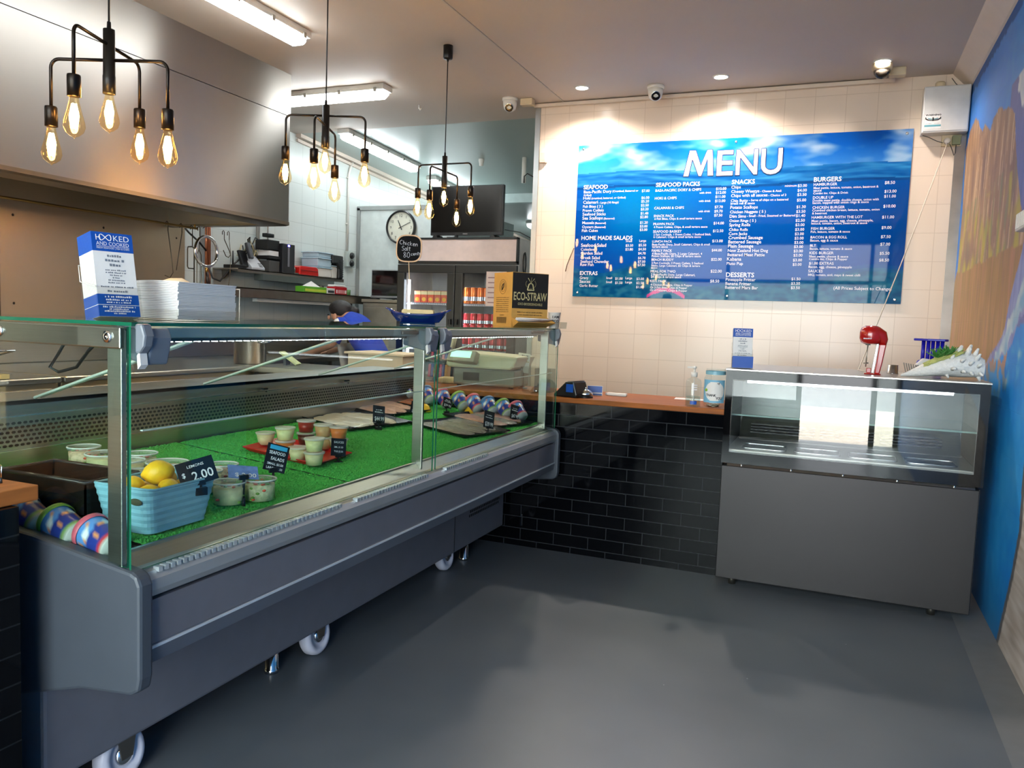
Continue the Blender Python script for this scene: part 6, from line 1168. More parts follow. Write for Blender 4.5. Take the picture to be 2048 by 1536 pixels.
# things on the timber top
TT = 0.8905
def on_top(u, v): p = px('z', TT, u, v); return V((p.x, p.y, TT))
p = on_top(1142, 793); t = thing('card_terminal', 'black card terminal propped on the timber counter, half behind the case glass', 'terminal', tuple(p))
b = MB(); b.prism([(-0.075, 0), (0.085, 0), (0.075, 0.018), (0.0, 0.085), (-0.06, 0.092), (-0.085, 0.02)], 'x', -0.06, 0.055, loc(p) @ rot(rad(70), 'Z')); b.build('case', blackp, t, 0.008)
b = MB(); b.prism([(-0.062, 0.093), (-0.005, 0.087), (-0.006, 0.089), (-0.06, 0.0955)], 'x', -0.045, 0.04, loc(p) @ rot(rad(70), 'Z')); b.build('screen', mat('terminal_screen', (70, 74, 80), 0.1), t)
b = MB(); b.tube([loc(p) @ rot(rad(70), 'Z') @ V(q) for q in ((0.0565, -0.05, 0.04), (0.0575, 0.0, 0.05), (0.0565, 0.05, 0.035))], 0.003, 6); b.build('pink_stripe', mat('pink_stripe', (150, 44, 84), 0.4), t)
b = MB(); b.box(-0.0612, -0.06, -0.06, -0.01, 0.03, 0.075, loc(p) @ rot(rad(70), 'Z')); b.build('blue_label', blue_ink, t)
p = on_top(1171, 795); t = thing('service_bell', 'silver counter bell on a black base', 'bell', tuple(p))
b = MB(); b.lathe([(0.042, 0), (0.042, 0.008), (0.02, 0.014), (0.006, 0.016)], loc(p), 24); b.build('base', blackp, t); b = MB(); b.lathe([(0.040, 0.016), (0.041, 0.019), (0.036, 0.033), (0.022, 0.044), (0.004, 0.049)], loc(p), 28); b.build('dome', chrome, t); b = MB(); b.cyl(p + V((0, 0, 0.049)), p + V((0, 0, 0.06)), 0.005, n=10); b.build('button', chrome, t)
p = on_top(1189, 791); t = thing('business_card', 'blue and white business card standing behind the bell', 'card', tuple(p)); M = loc(p) @ rot(rad(12), 'Z') @ rot(rad(-12), 'X')
b = MB(); b.box(-0.045, 0.045, -0.001, 0.001, 0, 0.058, M); b.build('card', paper, t); b = MB(); b.box(-0.0425, 0.0425, -0.0016, -0.001, 0.018, 0.055, M); b.box(-0.0425, 0.0425, -0.0016, -0.001, 0.003, 0.011, M); b.build('blue_print', blue_ink, t); b = MB(); b.box(-0.04, 0.04, -0.03, 0.02, 0, 0.006, M); b.box(-0.04, 0.04, 0.004, 0.008, 0, 0.04, M); b.build('stand', acryl, t)
p = on_top(1234, 792); t = thing('marker_pen', 'flat white marker lying alone on the timber counter', 'marker', tuple(p)); b = MB(); b.rbox(p + V((0, 0, 0.009)), 0.12, 0.03, 0.018, rad(-4)); b.build('body', whitep, t, 0.006); b = MB(); b.rbox(p + V((-0.063, 0.004, 0.009)), 0.012, 0.026, 0.014, rad(-4)); b.build('cap', mat('cap_grey', (170, 166, 160), 0.4), t, 0.003)
p = on_top(1385, 799); tag(MB().rbox(p + V((0, 0, 0.001)), 0.20, 0.11, 0.001, rad(6)).build('paper_sheet', paper, loc=tuple(p)), 'white paper sheet lying behind the sanitiser and jar', 'paper')
p = on_top(1385, 812); t = thing('sanitiser_bottle', 'clear pump bottle of sanitiser on the timber counter', 'bottle', tuple(p))
b = MB(); b.lathe([(0.040, 0.001), (0.041, 0.01), (0.041, 0.125), (0.036, 0.142), (0.016, 0.152), (0.014, 0.163)], loc(p), 28); b.build('bottle', glass('bottle_clear', (0.92, 0.95, 0.95), 1.0), t)
b = MB(); b.lathe([(0.037, 0.004), (0.037, 0.052), (0, 0.053)], loc(p), 24); b.build('gel', glass('gel', (0.80, 0.90, 0.90), 0.4), t)
b = MB(); b.lathe([(0.017, 0.156), (0.018, 0.18), (0.010, 0.182), (0.006, 0.184), (0.006, 0.20), (0.012, 0.202), (0.012, 0.212), (0.006, 0.214)], loc(p), 16); b.rbox(p + V((-0.016, -0.006, 0.206)), 0.04, 0.01, 0.008, rad(20)); b.build('pump', whitep, t)
b = MB(); b.tube([p + V((0, 0, 0.15)), p + V((0.004, 0, 0.02))], 0.0025, 6); b.build('dip_tube', whitep, t)
b = MB(); b.add([p + V((0.0413 * cos(a), 0.0413 * sin(a), z)) for z in (0.012, 0.03) for a in [rad(-100 + 6 * k) for k in range(9)]], [(k, k + 1, k + 10, k + 9) for k in range(8)]); b.build('blue_label', blue_ink, t)
b = MB()
for z in (0.10, 0.112, 0.088): b.add([p + V((0.0413 * cos(a), 0.0413 * sin(a), zz)) for zz in (z, z + 0.005) for a in [rad(-95 + 6 * k) for k in range(8)]], [(k, k + 1, k + 9, k + 8) for k in range(7)])
b.build('print', white_ink, t)
p = on_top(1428, 813); t = thing('tip_jar', 'clear jar with a THANK YOU label and coins beside the cake fridge', 'jar', tuple(p))
b = MB(); b.lathe([(0.056, 0.001), (0.060, 0.01), (0.060, 0.15), (0.052, 0.165), (0.050, 0.20), (0.053, 0.202)], loc(p), 32, cap1=False); b.build('jar', glass('jar_clear', (0.90, 0.94, 0.95), 1.0), t)
b = MB(); b.lathe([(0.0525, 0.172), (0.0525, 0.190)], loc(p), 32, cap0=False, cap1=False); b.build('neck_band', mat('jar_band', (130, 180, 196), 0.3), t)
b = MB(); A0 = -125
def arc(z0, z1, a0, a1, r, n=16): b.add([p + V((r * cos(rad(a0 + (a1 - a0) * k / n)), r * sin(rad(a0 + (a1 - a0) * k / n)), z)) for z in (z0, z1) for k in range(n + 1)], [(k, k + 1, k + n + 2, k + n + 1) for k in range(n)])
arc(0.024, 0.145, -150, -30, 0.0607); b.build('label', mat('jar_label_blue', (120, 178, 208), 0.5, 0, 0.05), t)
b = MB()
for k in range(18):
    z0 = 0.035 + k * 0.0055; e = sqrt(max(0, 1 - ((k - 8.5) / 9.5) ** 2)); arc(z0, z0 + 0.0056, -85 - 50 * e, -85 + 50 * e, 0.0612, 12)
b.build('white_cloud', paper, t)
b = MB()
for tx, a0, z in (('THANK', -122, 0.058), ('YOU', -72, 0.043)):
    for i, ch in enumerate(tx):
        a = rad(a0 + i * 10.5); b.text(ch, frame(p + V((0.0618 * cos(a), 0.0618 * sin(a), z)), (-sin(a), cos(a), 0), (0, 0, 1)), 0.013, align='CENTER', bold=0.03)
a = rad(-68); b.tube([p + V((0.0618 * cos(a + q * 0.012), 0.0618 * sin(a + q * 0.012), 0.125 + z)) for q, z in ((-6, 0), (0, 0.004), (5, -0.004), (8, 0.006))], 0.0018, 5); b.build('black_lettering', ink, t)
b = MB(); a = rad(-128); b.ball(p + V((0.0612 * cos(a), 0.0612 * sin(a), 0.09)), 0.008, 0.008, 0.008, nu=12, nv=8); b.build('green_dot', mat('lime', (150, 190, 50), 0.5), t)
coin = mat('coin_silver', (170, 164, 146), 0.3, 0.9, 0.1); ck = MB(); ck.lathe([(0.012, 0), (0.012, 0.002)], None, 14); c0 = ck.build('coin', coin)
for k in range(16):
    o = c0 if k == 0 else c0.copy()
    if k: COL.objects.link(o)
    a = k * 2.4; r = 0.012 + 0.030 * ((k * 7) % 5) / 5; o.location = p + V((r * cos(a), r * sin(a), 0.004 + 0.003 * (k // 4))); o.rotation_euler = (0.2 * sin(k), 0.2 * cos(k), 0); tag(o, 'small coin lying in the bottom of the THANK YOU jar', 'coin', 'coins in the tip jar')
# register, jug and cards behind the case
p = px('y', -1.62, 985, 740); gx = p.x; t = thing('weighing_scale', 'cream shop scale with a green lit display behind the case', 'scale', (gx, -1.62, TT))
b = MB(); b.prism([(-0.235, 0.118), (0.18, 0.118), (0.205, 0.135), (0.235, 0.20), (-0.20, 0.215), (-0.24, 0.19), (-0.25, 0.14)], 'y', -0.16, 0.14, loc(gx, -1.62, TT)); b.build('upper_case', mat('scale_cream', (214, 204, 178), 0.4, 0, 0.03), t, 0.012)
b = MB(); b.box(gx - 0.21, gx + 0.20, -1.75, -1.50, TT + 0.012, TT + 0.115); b.build('base', mat('scale_grey', (120, 118, 112), 0.45), t, 0.01)
b = MB(); M = loc(gx - 0.13, -1.79, TT + 0.178) @ rot(rad(-12), 'Z') @ rot(rad(-25), 'X'); b.box(-0.105, 0.105, -0.02, 0.03, -0.03, 0.045, M); b.build('display_housing', mat('housing_grey', (168, 160, 146), 0.4), t, 0.006)
b = MB(); b.box(-0.08, 0.075, -0.0215, -0.02, -0.005, 0.038, M); b.build('display', emit('green_lcd', (0.25, 0.9, 0.62), 0.75), t)
for x, y in ((-0.18, -1.72), (0.17, -1.72), (-0.18, -1.53), (0.17, -1.53)): b = MB(); b.cyl((gx + x, y, TT), (gx + x, y, TT + 0.013), 0.015, n=10); b.build('foot', blackp, t)
b = MB(); b.box(gx - 0.14, gx - 0.03, -1.752, -1.75, TT + 0.04, TT + 0.09); b.build('front_opening', blackp, t)
q = px('y', -1.45, 896, 678); t = thing('display_tower', 'tilted display head with a green screen on a pole behind the case', 'display', (q.x, -1.45, TT)); M = loc(q) @ rot(rad(-15), 'Z') @ rot(rad(18), 'Y')
b = MB(); b.box(-0.055, 0.055, -0.012, 0.03, -0.075, 0.075, M); b.build('head', mat('scale_cream', (214, 204, 178)), t, 0.008); b = MB(); b.box(-0.035, 0.035, -0.0135, -0.012, -0.05, 0.06, M); b.build('screen', emit('green_lcd_dim', (0.25, 0.8, 0.6), 0.5), t); b = MB(); b.tube([(q.x, -1.44, TT), (q.x, -1.44, q.z - 0.06)], 0.012, 8); b.lathe([(0.05, 0), (0.05, 0.01), (0.012, 0.02)], loc(q.x, -1.44, TT), 16); b.build('pole', mat('scale_cream', (214, 204, 178)), t)
p = on_top(1062, 785); t = thing('measuring_jug', 'clear plastic jug on the timber counter behind the case glass', 'jug', tuple(p)); b = MB(); b.lathe([(0.052, 0.001), (0.056, 0.01), (0.066, 0.15), (0.068, 0.152)], loc(p), 28, cap1=False); b.build('jug', glass('jug_clear', (0.86, 0.86, 0.84), 1.0, 0.05), t); b = MB(); b.tube([p + V((0.06, 0, 0.04)), p + V((0.105, 0, 0.05)), p + V((0.11, 0, 0.12)), p + V((0.066, 0, 0.135))], 0.007, 8); b.build('handle', glass('jug_handle', (0.8, 0.8, 0.78), 1.0, 0.1), t)
q = px('y', p.y + 0.09, 1088, 760); t = thing('clear_box', 'square clear acrylic box next to the jug', 'box', (q.x, p.y + 0.09, TT)); b = MB(); tubbox(b, q.x - 0.05, q.x + 0.05, p.y + 0.06, p.y + 0.15, TT, TT + 0.14, 0.003); b.build('box', glass('smoky_clear', (0.75, 0.78, 0.78)), t)
q = px('y', -1.60, 1047, 726); t = thing('price_ticket', 'white loyalty card with small print standing behind the jug', 'ticket', (q.x, -1.60, TT)); b = MB(); M = loc(q) @ rot(rad(5), 'Y'); b.box(-0.04, 0.04, -0.001, 0.001, -0.06, 0.06, M); b.build('card', paper, t)
b = MB(); F_ = M @ Matrix(((1, 0, 0, 0), (0, 0, -1, -0.0016), (0, 1, 0, 0), (0, 0, 0, 1))); bars(b, F_, 0.005, 0.044, 0.045, 0.008); bars(b, F_, 0.01, 0.028, 0.04, 0.006); b.box(-0.003, 0.001, -0.0016, -0.001, -0.05, -0.02, M); b.build('print', ink, t); b = MB(); F2 = F_; bars(b, F_, 0.012, 0.006, 0.045, 0.012); b.build('yellow_print', mat('ochre', (190, 176, 110), 0.5), t); b = MB(); b.tube([(q.x, -1.598, TT), (q.x, -1.598, q.z - 0.055)], 0.004, 6); b.lathe([(0.03, 0), (0.03, 0.005)], loc(q.x, -1.598, TT), 14); b.build('stand', blackp, t)
q = px('y', -1.5, 880, 745); t = thing('lolly_stand', 'dark clear stand of wrapped sweets behind the middle post', 'sweets stand', (q.x, -1.5, TT)); b = MB(); b.box(q.x - 0.08, q.x + 0.08, -1.56, -1.45, TT, TT + 0.02); b.box(q.x - 0.08, q.x + 0.08, -1.46, -1.45, TT, TT + 0.28); b.box(q.x - 0.08, q.x + 0.08, -1.56, -1.45, TT + 0.13, TT + 0.14); b.build('stand', glass('smoky_clear', (0.75, 0.78, 0.78)), t)
swm = [mat('sweet_pink', (170, 70, 100), 0.4), mat('sweet_blue', (50, 60, 130), 0.4), mat('sweet_amber', (170, 120, 60), 0.4), mat('sweet_dark', (50, 40, 46), 0.4)]
for k in range(14):
    s_ = MB(); x, z = q.x - 0.062 + 0.0205 * (k % 7), TT + (0.022 if k < 7 else 0.142); s_.rbox((x, -1.51, z + 0.045), 0.017, 0.05, 0.085, rx=rad(-8)); tag(s_.build('wrapped_sweet', swm[k % 4], loc=(x, -1.51, z)), '%s wrapped sweet on the %s tier of the clear stand' % (('pink', 'blue', 'amber', 'dark')[k % 4], 'lower' if k < 7 else 'upper'), 'sweet', 'wrapped sweets, %s, %s tier' % (('pink', 'blue', 'amber', 'dark')[k % 4], 'lower' if k < 7 else 'upper'))
q = on_top(865, 768); tag(MB().rbox((q.x + 0.06, q.y + 0.15, TT + 0.02), 0.16, 0.12, 0.038, rad(10)).build('bread_roll_bag', mat('bread', (206, 176, 132), 0.6, 0, 0.15, 30, bump=0.4), loc=(q.x + 0.06, q.y + 0.15, TT), bevel=0.012), 'small tan packet lying on the timber counter behind the case', 'packet')
q = px('y', -1.35, 760, 732); t = thing('bread_crate', 'cream cardboard box standing behind the case near the cook', 'box', (q.x, -1.2, 0.905)); b = MB(); b.box(q.x - 0.25, q.x + 0.2, -1.38, -1.05, 0.905, 1.03); b.build('box', mat('cream_card', (216, 196, 166), 0.6, 0, 0.05), t, 0.004); b = MB(); b.box(q.x - 0.27, q.x + 0.22, -1.40, -1.03, 1.03, 1.045); b.build('lid', mat('cream_card', (216, 196, 166)), t, 0.003)
t2 = thing('island_bench', 'low stainless bench behind the display case', 'bench', (q.x, -1.2, 0)); b = MB(); b.box(q.x - 1.05, q.x + 0.28, -1.50, -0.95, 0.86, 0.904); b.build('bench_top', steel, t2, 0.004)
for x in (q.x - 1.0, q.x + 0.24):
    for y in (-1.45, -1.0): b = MB(); b.cyl((x, y, 0), (x, y, 0.86), 0.018, n=10); b.build('leg', steel_d, t2)
q = px('y', -1.2, 580, 728); t = thing('paper_pad', 'tilted green printed pad on the bench behind the case', 'pad', (q.x, q.y, 0.905)); b = MB(); b.rbox((q.x, q.y, 0.957), 0.16, 0.12, 0.012, rad(20), ry=rad(35)); b.build('pad', mat('pad_green', (196, 206, 150), 0.5, 0, 0.2, 60), t)
b = MB(); b.rbox((q.x - 0.03, q.y, 0.929), 0.02, 0.1, 0.05, rad(20)); b.build('wedge', blackp, t)
# ------------------------------------------------------------------ cake fridge
X0, X1, YF, YB = -1.216, -0.062, -2.096, -1.42
t = cf = thing('cake_fridge', 'black framed display fridge with a dark grey front panel by the mural', 'display fridge', (-0.64, -1.76, 0))
pm = mat('dark_brushed_panel', (56, 54, 54), 0.36, 0.75, 0.03, 3, rvar=0.03)
b = MB(); b.box(X0 + 0.004, X1 - 0.012, YF, YF + 0.018, 0.043, 0.620); b.build('front_panel', pm, t, 0.003)
b = MB(); b.box(X0 + 0.01, X1 - 0.008, YF + 0.02, YB, 0.06, 0.62); b.build('base_body', blackp, t)
b = MB(); b.prism([(YF - 0.004, 0.622), (YF + 0.04, 0.622), (YF + 0.04, 0.634), (YF + 0.012, 0.634)], 'x', X0 + 0.03, X1 - 0.03); b.build('steel_ledge', steel, t)
b = MB()
for k in range(5): b.cyl((X0 + 0.10 + k * 0.235, YF + 0.003, 0.629), (X0 + 0.10 + k * 0.235, YF - 0.001, 0.629), 0.005, n=10)
b.build('ledge_screws', chrome, t)
gl = mat('black_glass', (6, 6, 7), 0.04, 0, 0.05, spec=0.6)
b = MB(); b.box(X0, X1, YF + 0.004, YF + 0.012, 0.634, 0.690); b.box(X0, X1, YF + 0.004, YF + 0.012, 1.056, 1.100); b.box(X0, X0 + 0.034, YF + 0.004, YF + 0.012, 0.69, 1.056); b.box(X1 - 0.040, X1, YF + 0.004, YF + 0.012, 0.69, 1.056); b.build('glass_border', gl, t)
pane('front_glass', X0 + 0.034, X1 - 0.040, YF + 0.006, YF + 0.011, 0.690, 1.056, 'y', t, glass('fridge_front_glass', (0.90, 0.92, 0.92), 2.2))
b = MB(); b.tube([(X0 + 0.037, YF + 0.003, 0.693), (X1 - 0.043, YF + 0.003, 0.693), (X1 - 0.043, YF + 0.003, 1.053), (X0 + 0.037, YF + 0.003, 1.053)], 0.0012, 4, True); b.build('border_line', mat('line_bright', (170, 172, 172), 0.3), t)
b = MB(); b.box(X0, X0 + 0.012, YF + 0.013, YB, 0.634, 1.10); b.box(X1 - 0.012, X1, YF + 0.013, YB, 0.634, 1.10); b.build('side_walls', blackp, t)
b = MB(); b.box(X0 - 0.004, X1 + 0.004, YF + 0.0, YB, 1.1005, 1.110); b.build('top_plate', steel, t, 0.002)
b = MB(); b.box(X0 + 0.0125, X1 - 0.0125, YB - 0.012, YB, 0.634, 1.10); b.box(X0 + 0.0125, X0 + 0.016, YF + 0.05, YB - 0.0125, 0.70, 1.095); b.box(X1 - 0.016, X1 - 0.0125, YF + 0.05, YB - 0.0125, 0.70, 1.095); b.build('liner', mat('liner_steel', (104, 106, 104), 0.3, 0.8), t)
b = MB(); b.box(X0 + 0.017, X1 - 0.017, YF + 0.05, YB - 0.013, 0.668, 0.70); b.prism([(YB - 0.20, 0.70), (YB - 0.013, 0.70), (YB - 0.013, 0.82), (YB - 0.10, 0.80)], 'x', X0 + 0.03, X1 - 0.03); b.build('deck', steel, t, 0.003)
b = MB()
for a, c in ((0.04, 0.40), (0.43, 0.72), (0.75, 1.06)):
    for k in range(4): z = 0.735 + k * 0.014; b.box(X0 + 0.05 + a * 0.93, X0 + 0.05 + c * 0.93, YB - 0.172 + (z - 0.735) * 0.9, YB - 0.165 + (z - 0.735) * 0.9, z, z + 0.006)
b.build('vent_slots', blackp, t)
b = MB()
for k in range(4):
    xa = X0 + 0.09 + k * 0.255
    b.prism([(xa + p_[0] + 0.10, YF + 0.20 + p_[1]) for p_ in rr(0.105, 0.085, 0.02)], 'z', 0.7002, 0.7015)
b.build('pan_openings', mat('pan_dark', (52, 54, 54), 0.25, 0.6), t)
for k in range(4):
    xa = X0 + 0.09 + k * 0.255 + 0.10; b = MB(); b.tube([(xa + p_[0], YF + 0.20 + p_[1], 0.7025) for p_ in rr(0.108, 0.088, 0.022)], 0.003, 6, True); b.build('pan_rim', chrome, t)
b = MB(); b.box(X0 + 0.02, X1 - 0.02, YF + 0.10, YB - 0.05, 0.868, 0.874); b.build('glass_shelf', [glass('shelf_glass', (0.90, 0.95, 0.93), 0.8)], t)
b = MB(); b.box(X0 + 0.02, X1 - 0.02, YF + 0.097, YF + 0.10, 0.867, 0.875); b.build('shelf_edge', mat('shelf_edge_green', (150, 180, 170), 0.2), t)
b = MB(); b.box(X0 + 0.05, X1 - 0.05, YF + 0.05, YF + 0.10, 1.075, 1.098); b.build('lamp_holder', blackp, t)
b = MB(); b.cyl((X0 + 0.10, YF + 0.06, 1.052), (X1 - 0.14, YF + 0.06, 1.052), 0.012, n=14); b.build('lamp_tube', emit('fridge_tube', (0.92, 0.97, 1.0), 5), t)
for x in (X0 + 0.10, X1 - 0.14): b = MB(); b.cyl((x, YF + 0.06, 1.05), (x, YF + 0.06, 1.08), 0.008, n=8); b.build('lamp_clip', whitep, t)
for x in (X0 + 0.08, X1 - 0.16):
    for y in (YF + 0.07, YB - 0.08): b = MB(); b.cyl((x, y, 0), (x, y, 0.06), 0.018, n=12); b.build('foot', steel_d, t)
# ------------------------------------------------------------------ things on the cake fridge
FZ = 1.1105
p = V((-1.148, -2.035, FZ)); leaflets('small clear holder of leaflets on the corner of the cake fridge', 'leaflet in the holder on the cake fridge', p, 12, 4, 0.96, 'leaflets in the cake fridge holder', 10)
b = MB(); M = loc(p) @ rot(rad(12), 'Z'); b.box(-0.05, 0.05, -0.022, -0.012, 0.004, 0.062, M); tag(b.build('card_pocket', blue_ink, loc=tuple(p + V((0, -0.02, 0)))), 'blue card standing in front of the leaflets on the cake fridge', 'card')
c = px('y', -1.90, 1745, 690); mx, my = c.x, -1.88; t = thing('milkshake_mixer', 'glossy red milkshake mixer with a steel spindle on the cake fridge', 'mixer', (mx + 0.05, my, FZ)); mr = mat('mixer_red', (172, 20, 18), 0.15, 0, 0.04, coat=0.4)
b = MB(); b.lathe([(0, 0.147), (0.030, 0.148), (0.045, 0.156), (0.053, 0.175), (0.053, 0.205), (0.046, 0.226), (0.028, 0.237), (0, 0.239)], loc(mx - 0.008, my, FZ), 32, cap0=False, cap1=False, sq=0.85); b.tube([(mx - 0.005, my, FZ + 0.198), (mx + 0.02, my, FZ + 0.199), (mx + 0.038, my, FZ + 0.190), (mx + 0.047, my, FZ + 0.170), (mx + 0.046, my, FZ + 0.140)], [0.037, 0.036, 0.030, 0.022, 0.016], 18); b.build('motor_head', mr, t)
b = MB(); b.prism([(0.030, 0.150), (0.062, 0.150), (0.050, 0.06), (0.040, 0.004), (0.016, 0.004), (0.022, 0.06)], 'y', -0.030, 0.030, loc(mx, my, FZ)); b.build('column', mr, t, 0.005)
b = MB(); b.prism([(0.014, 0.008), (0.020, 0.06), (0.028, 0.150), (0.018, 0.150), (0.008, 0.06), (0.003, 0.008)], 'y', -0.025, 0.025, loc(mx, my, FZ)); b.build('steel_front', chrome, t, 0.002)
b = MB(); b.box(mx - 0.03, mx + 0.045, my - 0.045, my + 0.05, FZ, FZ + 0.006); b.box(mx - 0.02, mx + 0.002, my - 0.012, my + 0.012, FZ + 0.006, FZ + 0.03); b.build('base', mr, t, 0.003)
b = MB(); b.cyl((mx - 0.02, my, FZ + 0.15), (mx - 0.023, my, FZ + 0.035), 0.0028, n=8); b.cyl((mx - 0.034, my, FZ + 0.052), (mx - 0.012, my, FZ + 0.054), 0.003, n=8); b.lathe([(0.012, 0), (0.010, 0.012)], loc(mx - 0.02, my, FZ + 0.142), 12); b.build('spindle', steel_d, t)
b = MB(); bars(b, frame((mx - 0.024, my - 0.0475, FZ + 0.172), (1, 0.12, 0), (0, 0, 1)), 0, 0, 0.038, 0.007); b.build('lettering', white_ink, t)
p = V((px('y', -1.68, 1785, 745).x, -1.68, FZ)); t = thing('steel_cup', 'short stainless cup standing between the red mixer and the shell', 'cup', tuple(p)); b = MB(); b.lathe([(0.028, 0), (0.026, 0.002), (0.024, 0.044), (0.022, 0.044), (0.0225, 0.004), (0, 0.004)], loc(p), 24); b.build('cup', steel, t)
cx_ = px('y', -1.62, 1822, 745).x; gp = mat('grey_waffle', (150, 142, 132), 0.6, 0, 0.1)
for k in range(7):
    b = MB(); b.rbox((cx_ - 0.03 + k * 0.011, -1.62, FZ + 0.030 - 0.0015 * k), 0.004, 0.03, 0.054, ry=rad(-14)); b.rbox((cx_ - 0.03 + k * 0.011, -1.62, FZ + 0.003), 0.008, 0.03, 0.004)
    tag(b.build('plastic_lid', gp, loc=(cx_ - 0.03 + k * 0.011, -1.62, FZ)), 'grey plastic lid standing in the little row beside the shell tip', 'lid', 'grey lids beside the shell')
wx = px('y', -1.56, 1845, 728).x; tag(MB().prism([(-0.06, 0), (0.05, 0), (0.05, 0.075), (0.0, 0.082), (-0.03, 0.05)], 'y', -1.58, -1.52, loc(wx, 0, FZ)).build('paper_bag', paper, loc=(wx, -1.55, FZ), bevel=0.006), 'white paper packet standing behind the shell planter', 'packet')
bq = px('y', -1.50, 1862, 690); t = thing('spoon_dispenser', 'deep blue plastic dispenser with a flat top and ribbed stem', 'dispenser', (bq.x, -1.50, FZ)); bm = mat('ultramarine_plastic', (28, 24, 166), 0.35, 0, 0.05)
b = MB(); b.prism([(-0.085, -0.02), (-0.02, -0.045), (0.06, -0.05), (0.078, -0.02), (0.078, 0.03), (0.02, 0.05), (-0.05, 0.035)], 'z', 0.172, 0.184, loc(bq.x, -1.50, FZ)); b.build('flat_top', bm, t, 0.003)
b = MB()
for k in range(5): x = -0.035 + k * 0.022; b.cyl((bq.x + x, -1.50 - 0.01 * (k % 2), FZ + 0.05), (bq.x + x, -1.50 - 0.01 * (k % 2), FZ + 0.173), 0.0095, n=12)
b.build('tube_stems', bm, t)
b = MB()
for k in range(6): b.ball((bq.x - 0.05 + k * 0.013, -1.51, FZ + 0.05 + 0.006 * (k % 2)), 0.014, 0.02, 0.022, nu=10, nv=8)
b.box(bq.x - 0.05, bq.x + 0.055, -1.54, -1.46, FZ, FZ + 0.05); b.build('base_block', bm, t)
# conch shell planter
def conch():
    o = V((px('y', -1.93, 1888, 757).x, -1.93, FZ)); t = thing('shell_planter', 'big white spiky conch shell planter on the cake fridge', 'planter', tuple(o))
    sm_ = mat('shell_white', (228, 226, 222), 0.55, 0, 0.06, 90, bump=0.5)
    b = MB(); L_ = 0.345
    def f(a, c):
        s_ = a; x = -0.185 + L_ * s_; r = 0.006 + 0.062 * (sin(pi * min(1, s_ / 1.18) ** 1.25)) ** 0.9; zc = r * 0.82 + 0.018 * s_
        th = 2 * pi * c; rr_ = r * (1 + 0.05 * sin(3 * th + 8 * s_)); up_ = 1.0
        if s_ > 0.55: up_ = 1 + 0.75 * (s_ - 0.55) * max(0, sin(th))
        return o + V((x, rr_ * 0.85 * cos(th), max(0.001, zc + rr_ * 0.82 * sin(th) * up_)))
    b.grid(f, 40, 24); b.build('shell_body', sm_, t)
    s = MB()
    for sx, th, ln, rd in ((0.58, 100, 0.030, 0.013), (0.68, 78, 0.045, 0.016), (0.78, 60, 0.042, 0.015), (0.66, 120, 0.035, 0.013), (0.80, 100, 0.050, 0.016), (0.88, 75, 0.038, 0.013), (0.90, 45, 0.034, 0.012), (0.62, -15, 0.026, 0.012), (0.74, -30, 0.028, 0.012), (0.84, -40, 0.026, 0.011), (0.92, 10, 0.032, 0.011), (0.95, -35, 0.03, 0.011), (0.72, 20, 0.024, 0.011), (0.82, 12, 0.028, 0.011), (0.56, -60, 0.02, 0.010), (0.94, -75, 0.028, 0.011), (0.60, 40, 0.022, 0.011)):
        p0 = f(sx, ((180 - th) / 360.0) % 1.0); c0 = o + V((-0.185 + L_ * sx, 0, 0.05)); d = (p0 - c0).normalized(); d = V((d.x + 0.35, d.y, d.z)).normalized()
        s.cyl(p0 - d * 0.008, p0 + d * ln * 0.7, rd, rd * 0.45, 12); s.ball(p0 + d * ln * 0.7, rd * 0.46, nu=10, nv=6)
    s.build('spikes', sm_, t)
    pl_ = thing('succulent_plant', 'green spiky succulent growing out of the conch shell', 'plant', tuple(o + V((-0.03, 0, 0.085)))); gm = mat('succulent_green', (62, 122, 52), 0.45, 0, 0.2, 30); gy = mat('pale_stem_green', (176, 180, 104), 0.5, 0, 0.15, 30)
    rnd = random.Random(4); k_ = 0
    for cs, n2_ in ((0.44, 12), (0.56, 14), (0.50, 9)):
        for k in range(n2_):
            a = 2 * pi * k / n2_ + cs * 40; e = 0.45 + 0.65 * (k % 3) / 2; ln = 0.066 - 0.008 * (k % 3); b = MB(); p0 = f(cs, 0.29) + V((0, -0.004, -0.004)); d = V((cos(a) * cos(e), sin(a) * cos(e) * 0.7 - 0.12, sin(e))).normalized()
            sd_ = d.cross(V((0, 0, 1))).normalized(); b.add([p0 - sd_ * 0.005, p0 + sd_ * 0.005, p0 + d * ln * 0.5 + sd_ * 0.010 + V((0, 0, -0.002)), p0 + d * ln * 0.5 - sd_ * 0.010 + V((0, 0, -0.002)), p0 + d * ln], [(0, 1, 2, 3), (3, 2, 4)]); b.build('leaf', gm, pl_, solid=0.003)
    b = MB()
    for k in range(60):
        u = 0.26 + 0.36 * rnd.random(); c_ = rnd.uniform(0.28, 0.40); p0 = f(u, c_); nr = (p0 - (o + V((-0.185 + L_ * u, 0, 0.04)))).normalized()
        b.tube([p0, p0 + nr * 0.008 + V((0.014, rnd.uniform(-0.006, 0.006), 0.0)), p0 + nr * 0.012 + V((0.034, rnd.uniform(-0.008, 0.008), 0.006)), p0 + nr * 0.014 + V((0.05, rnd.uniform(-0.01, 0.01), 0.014))], [0.0032, 0.0042, 0.003, 0.001], 5)
    b.build('trailing_stems', gy, pl_)
conch()
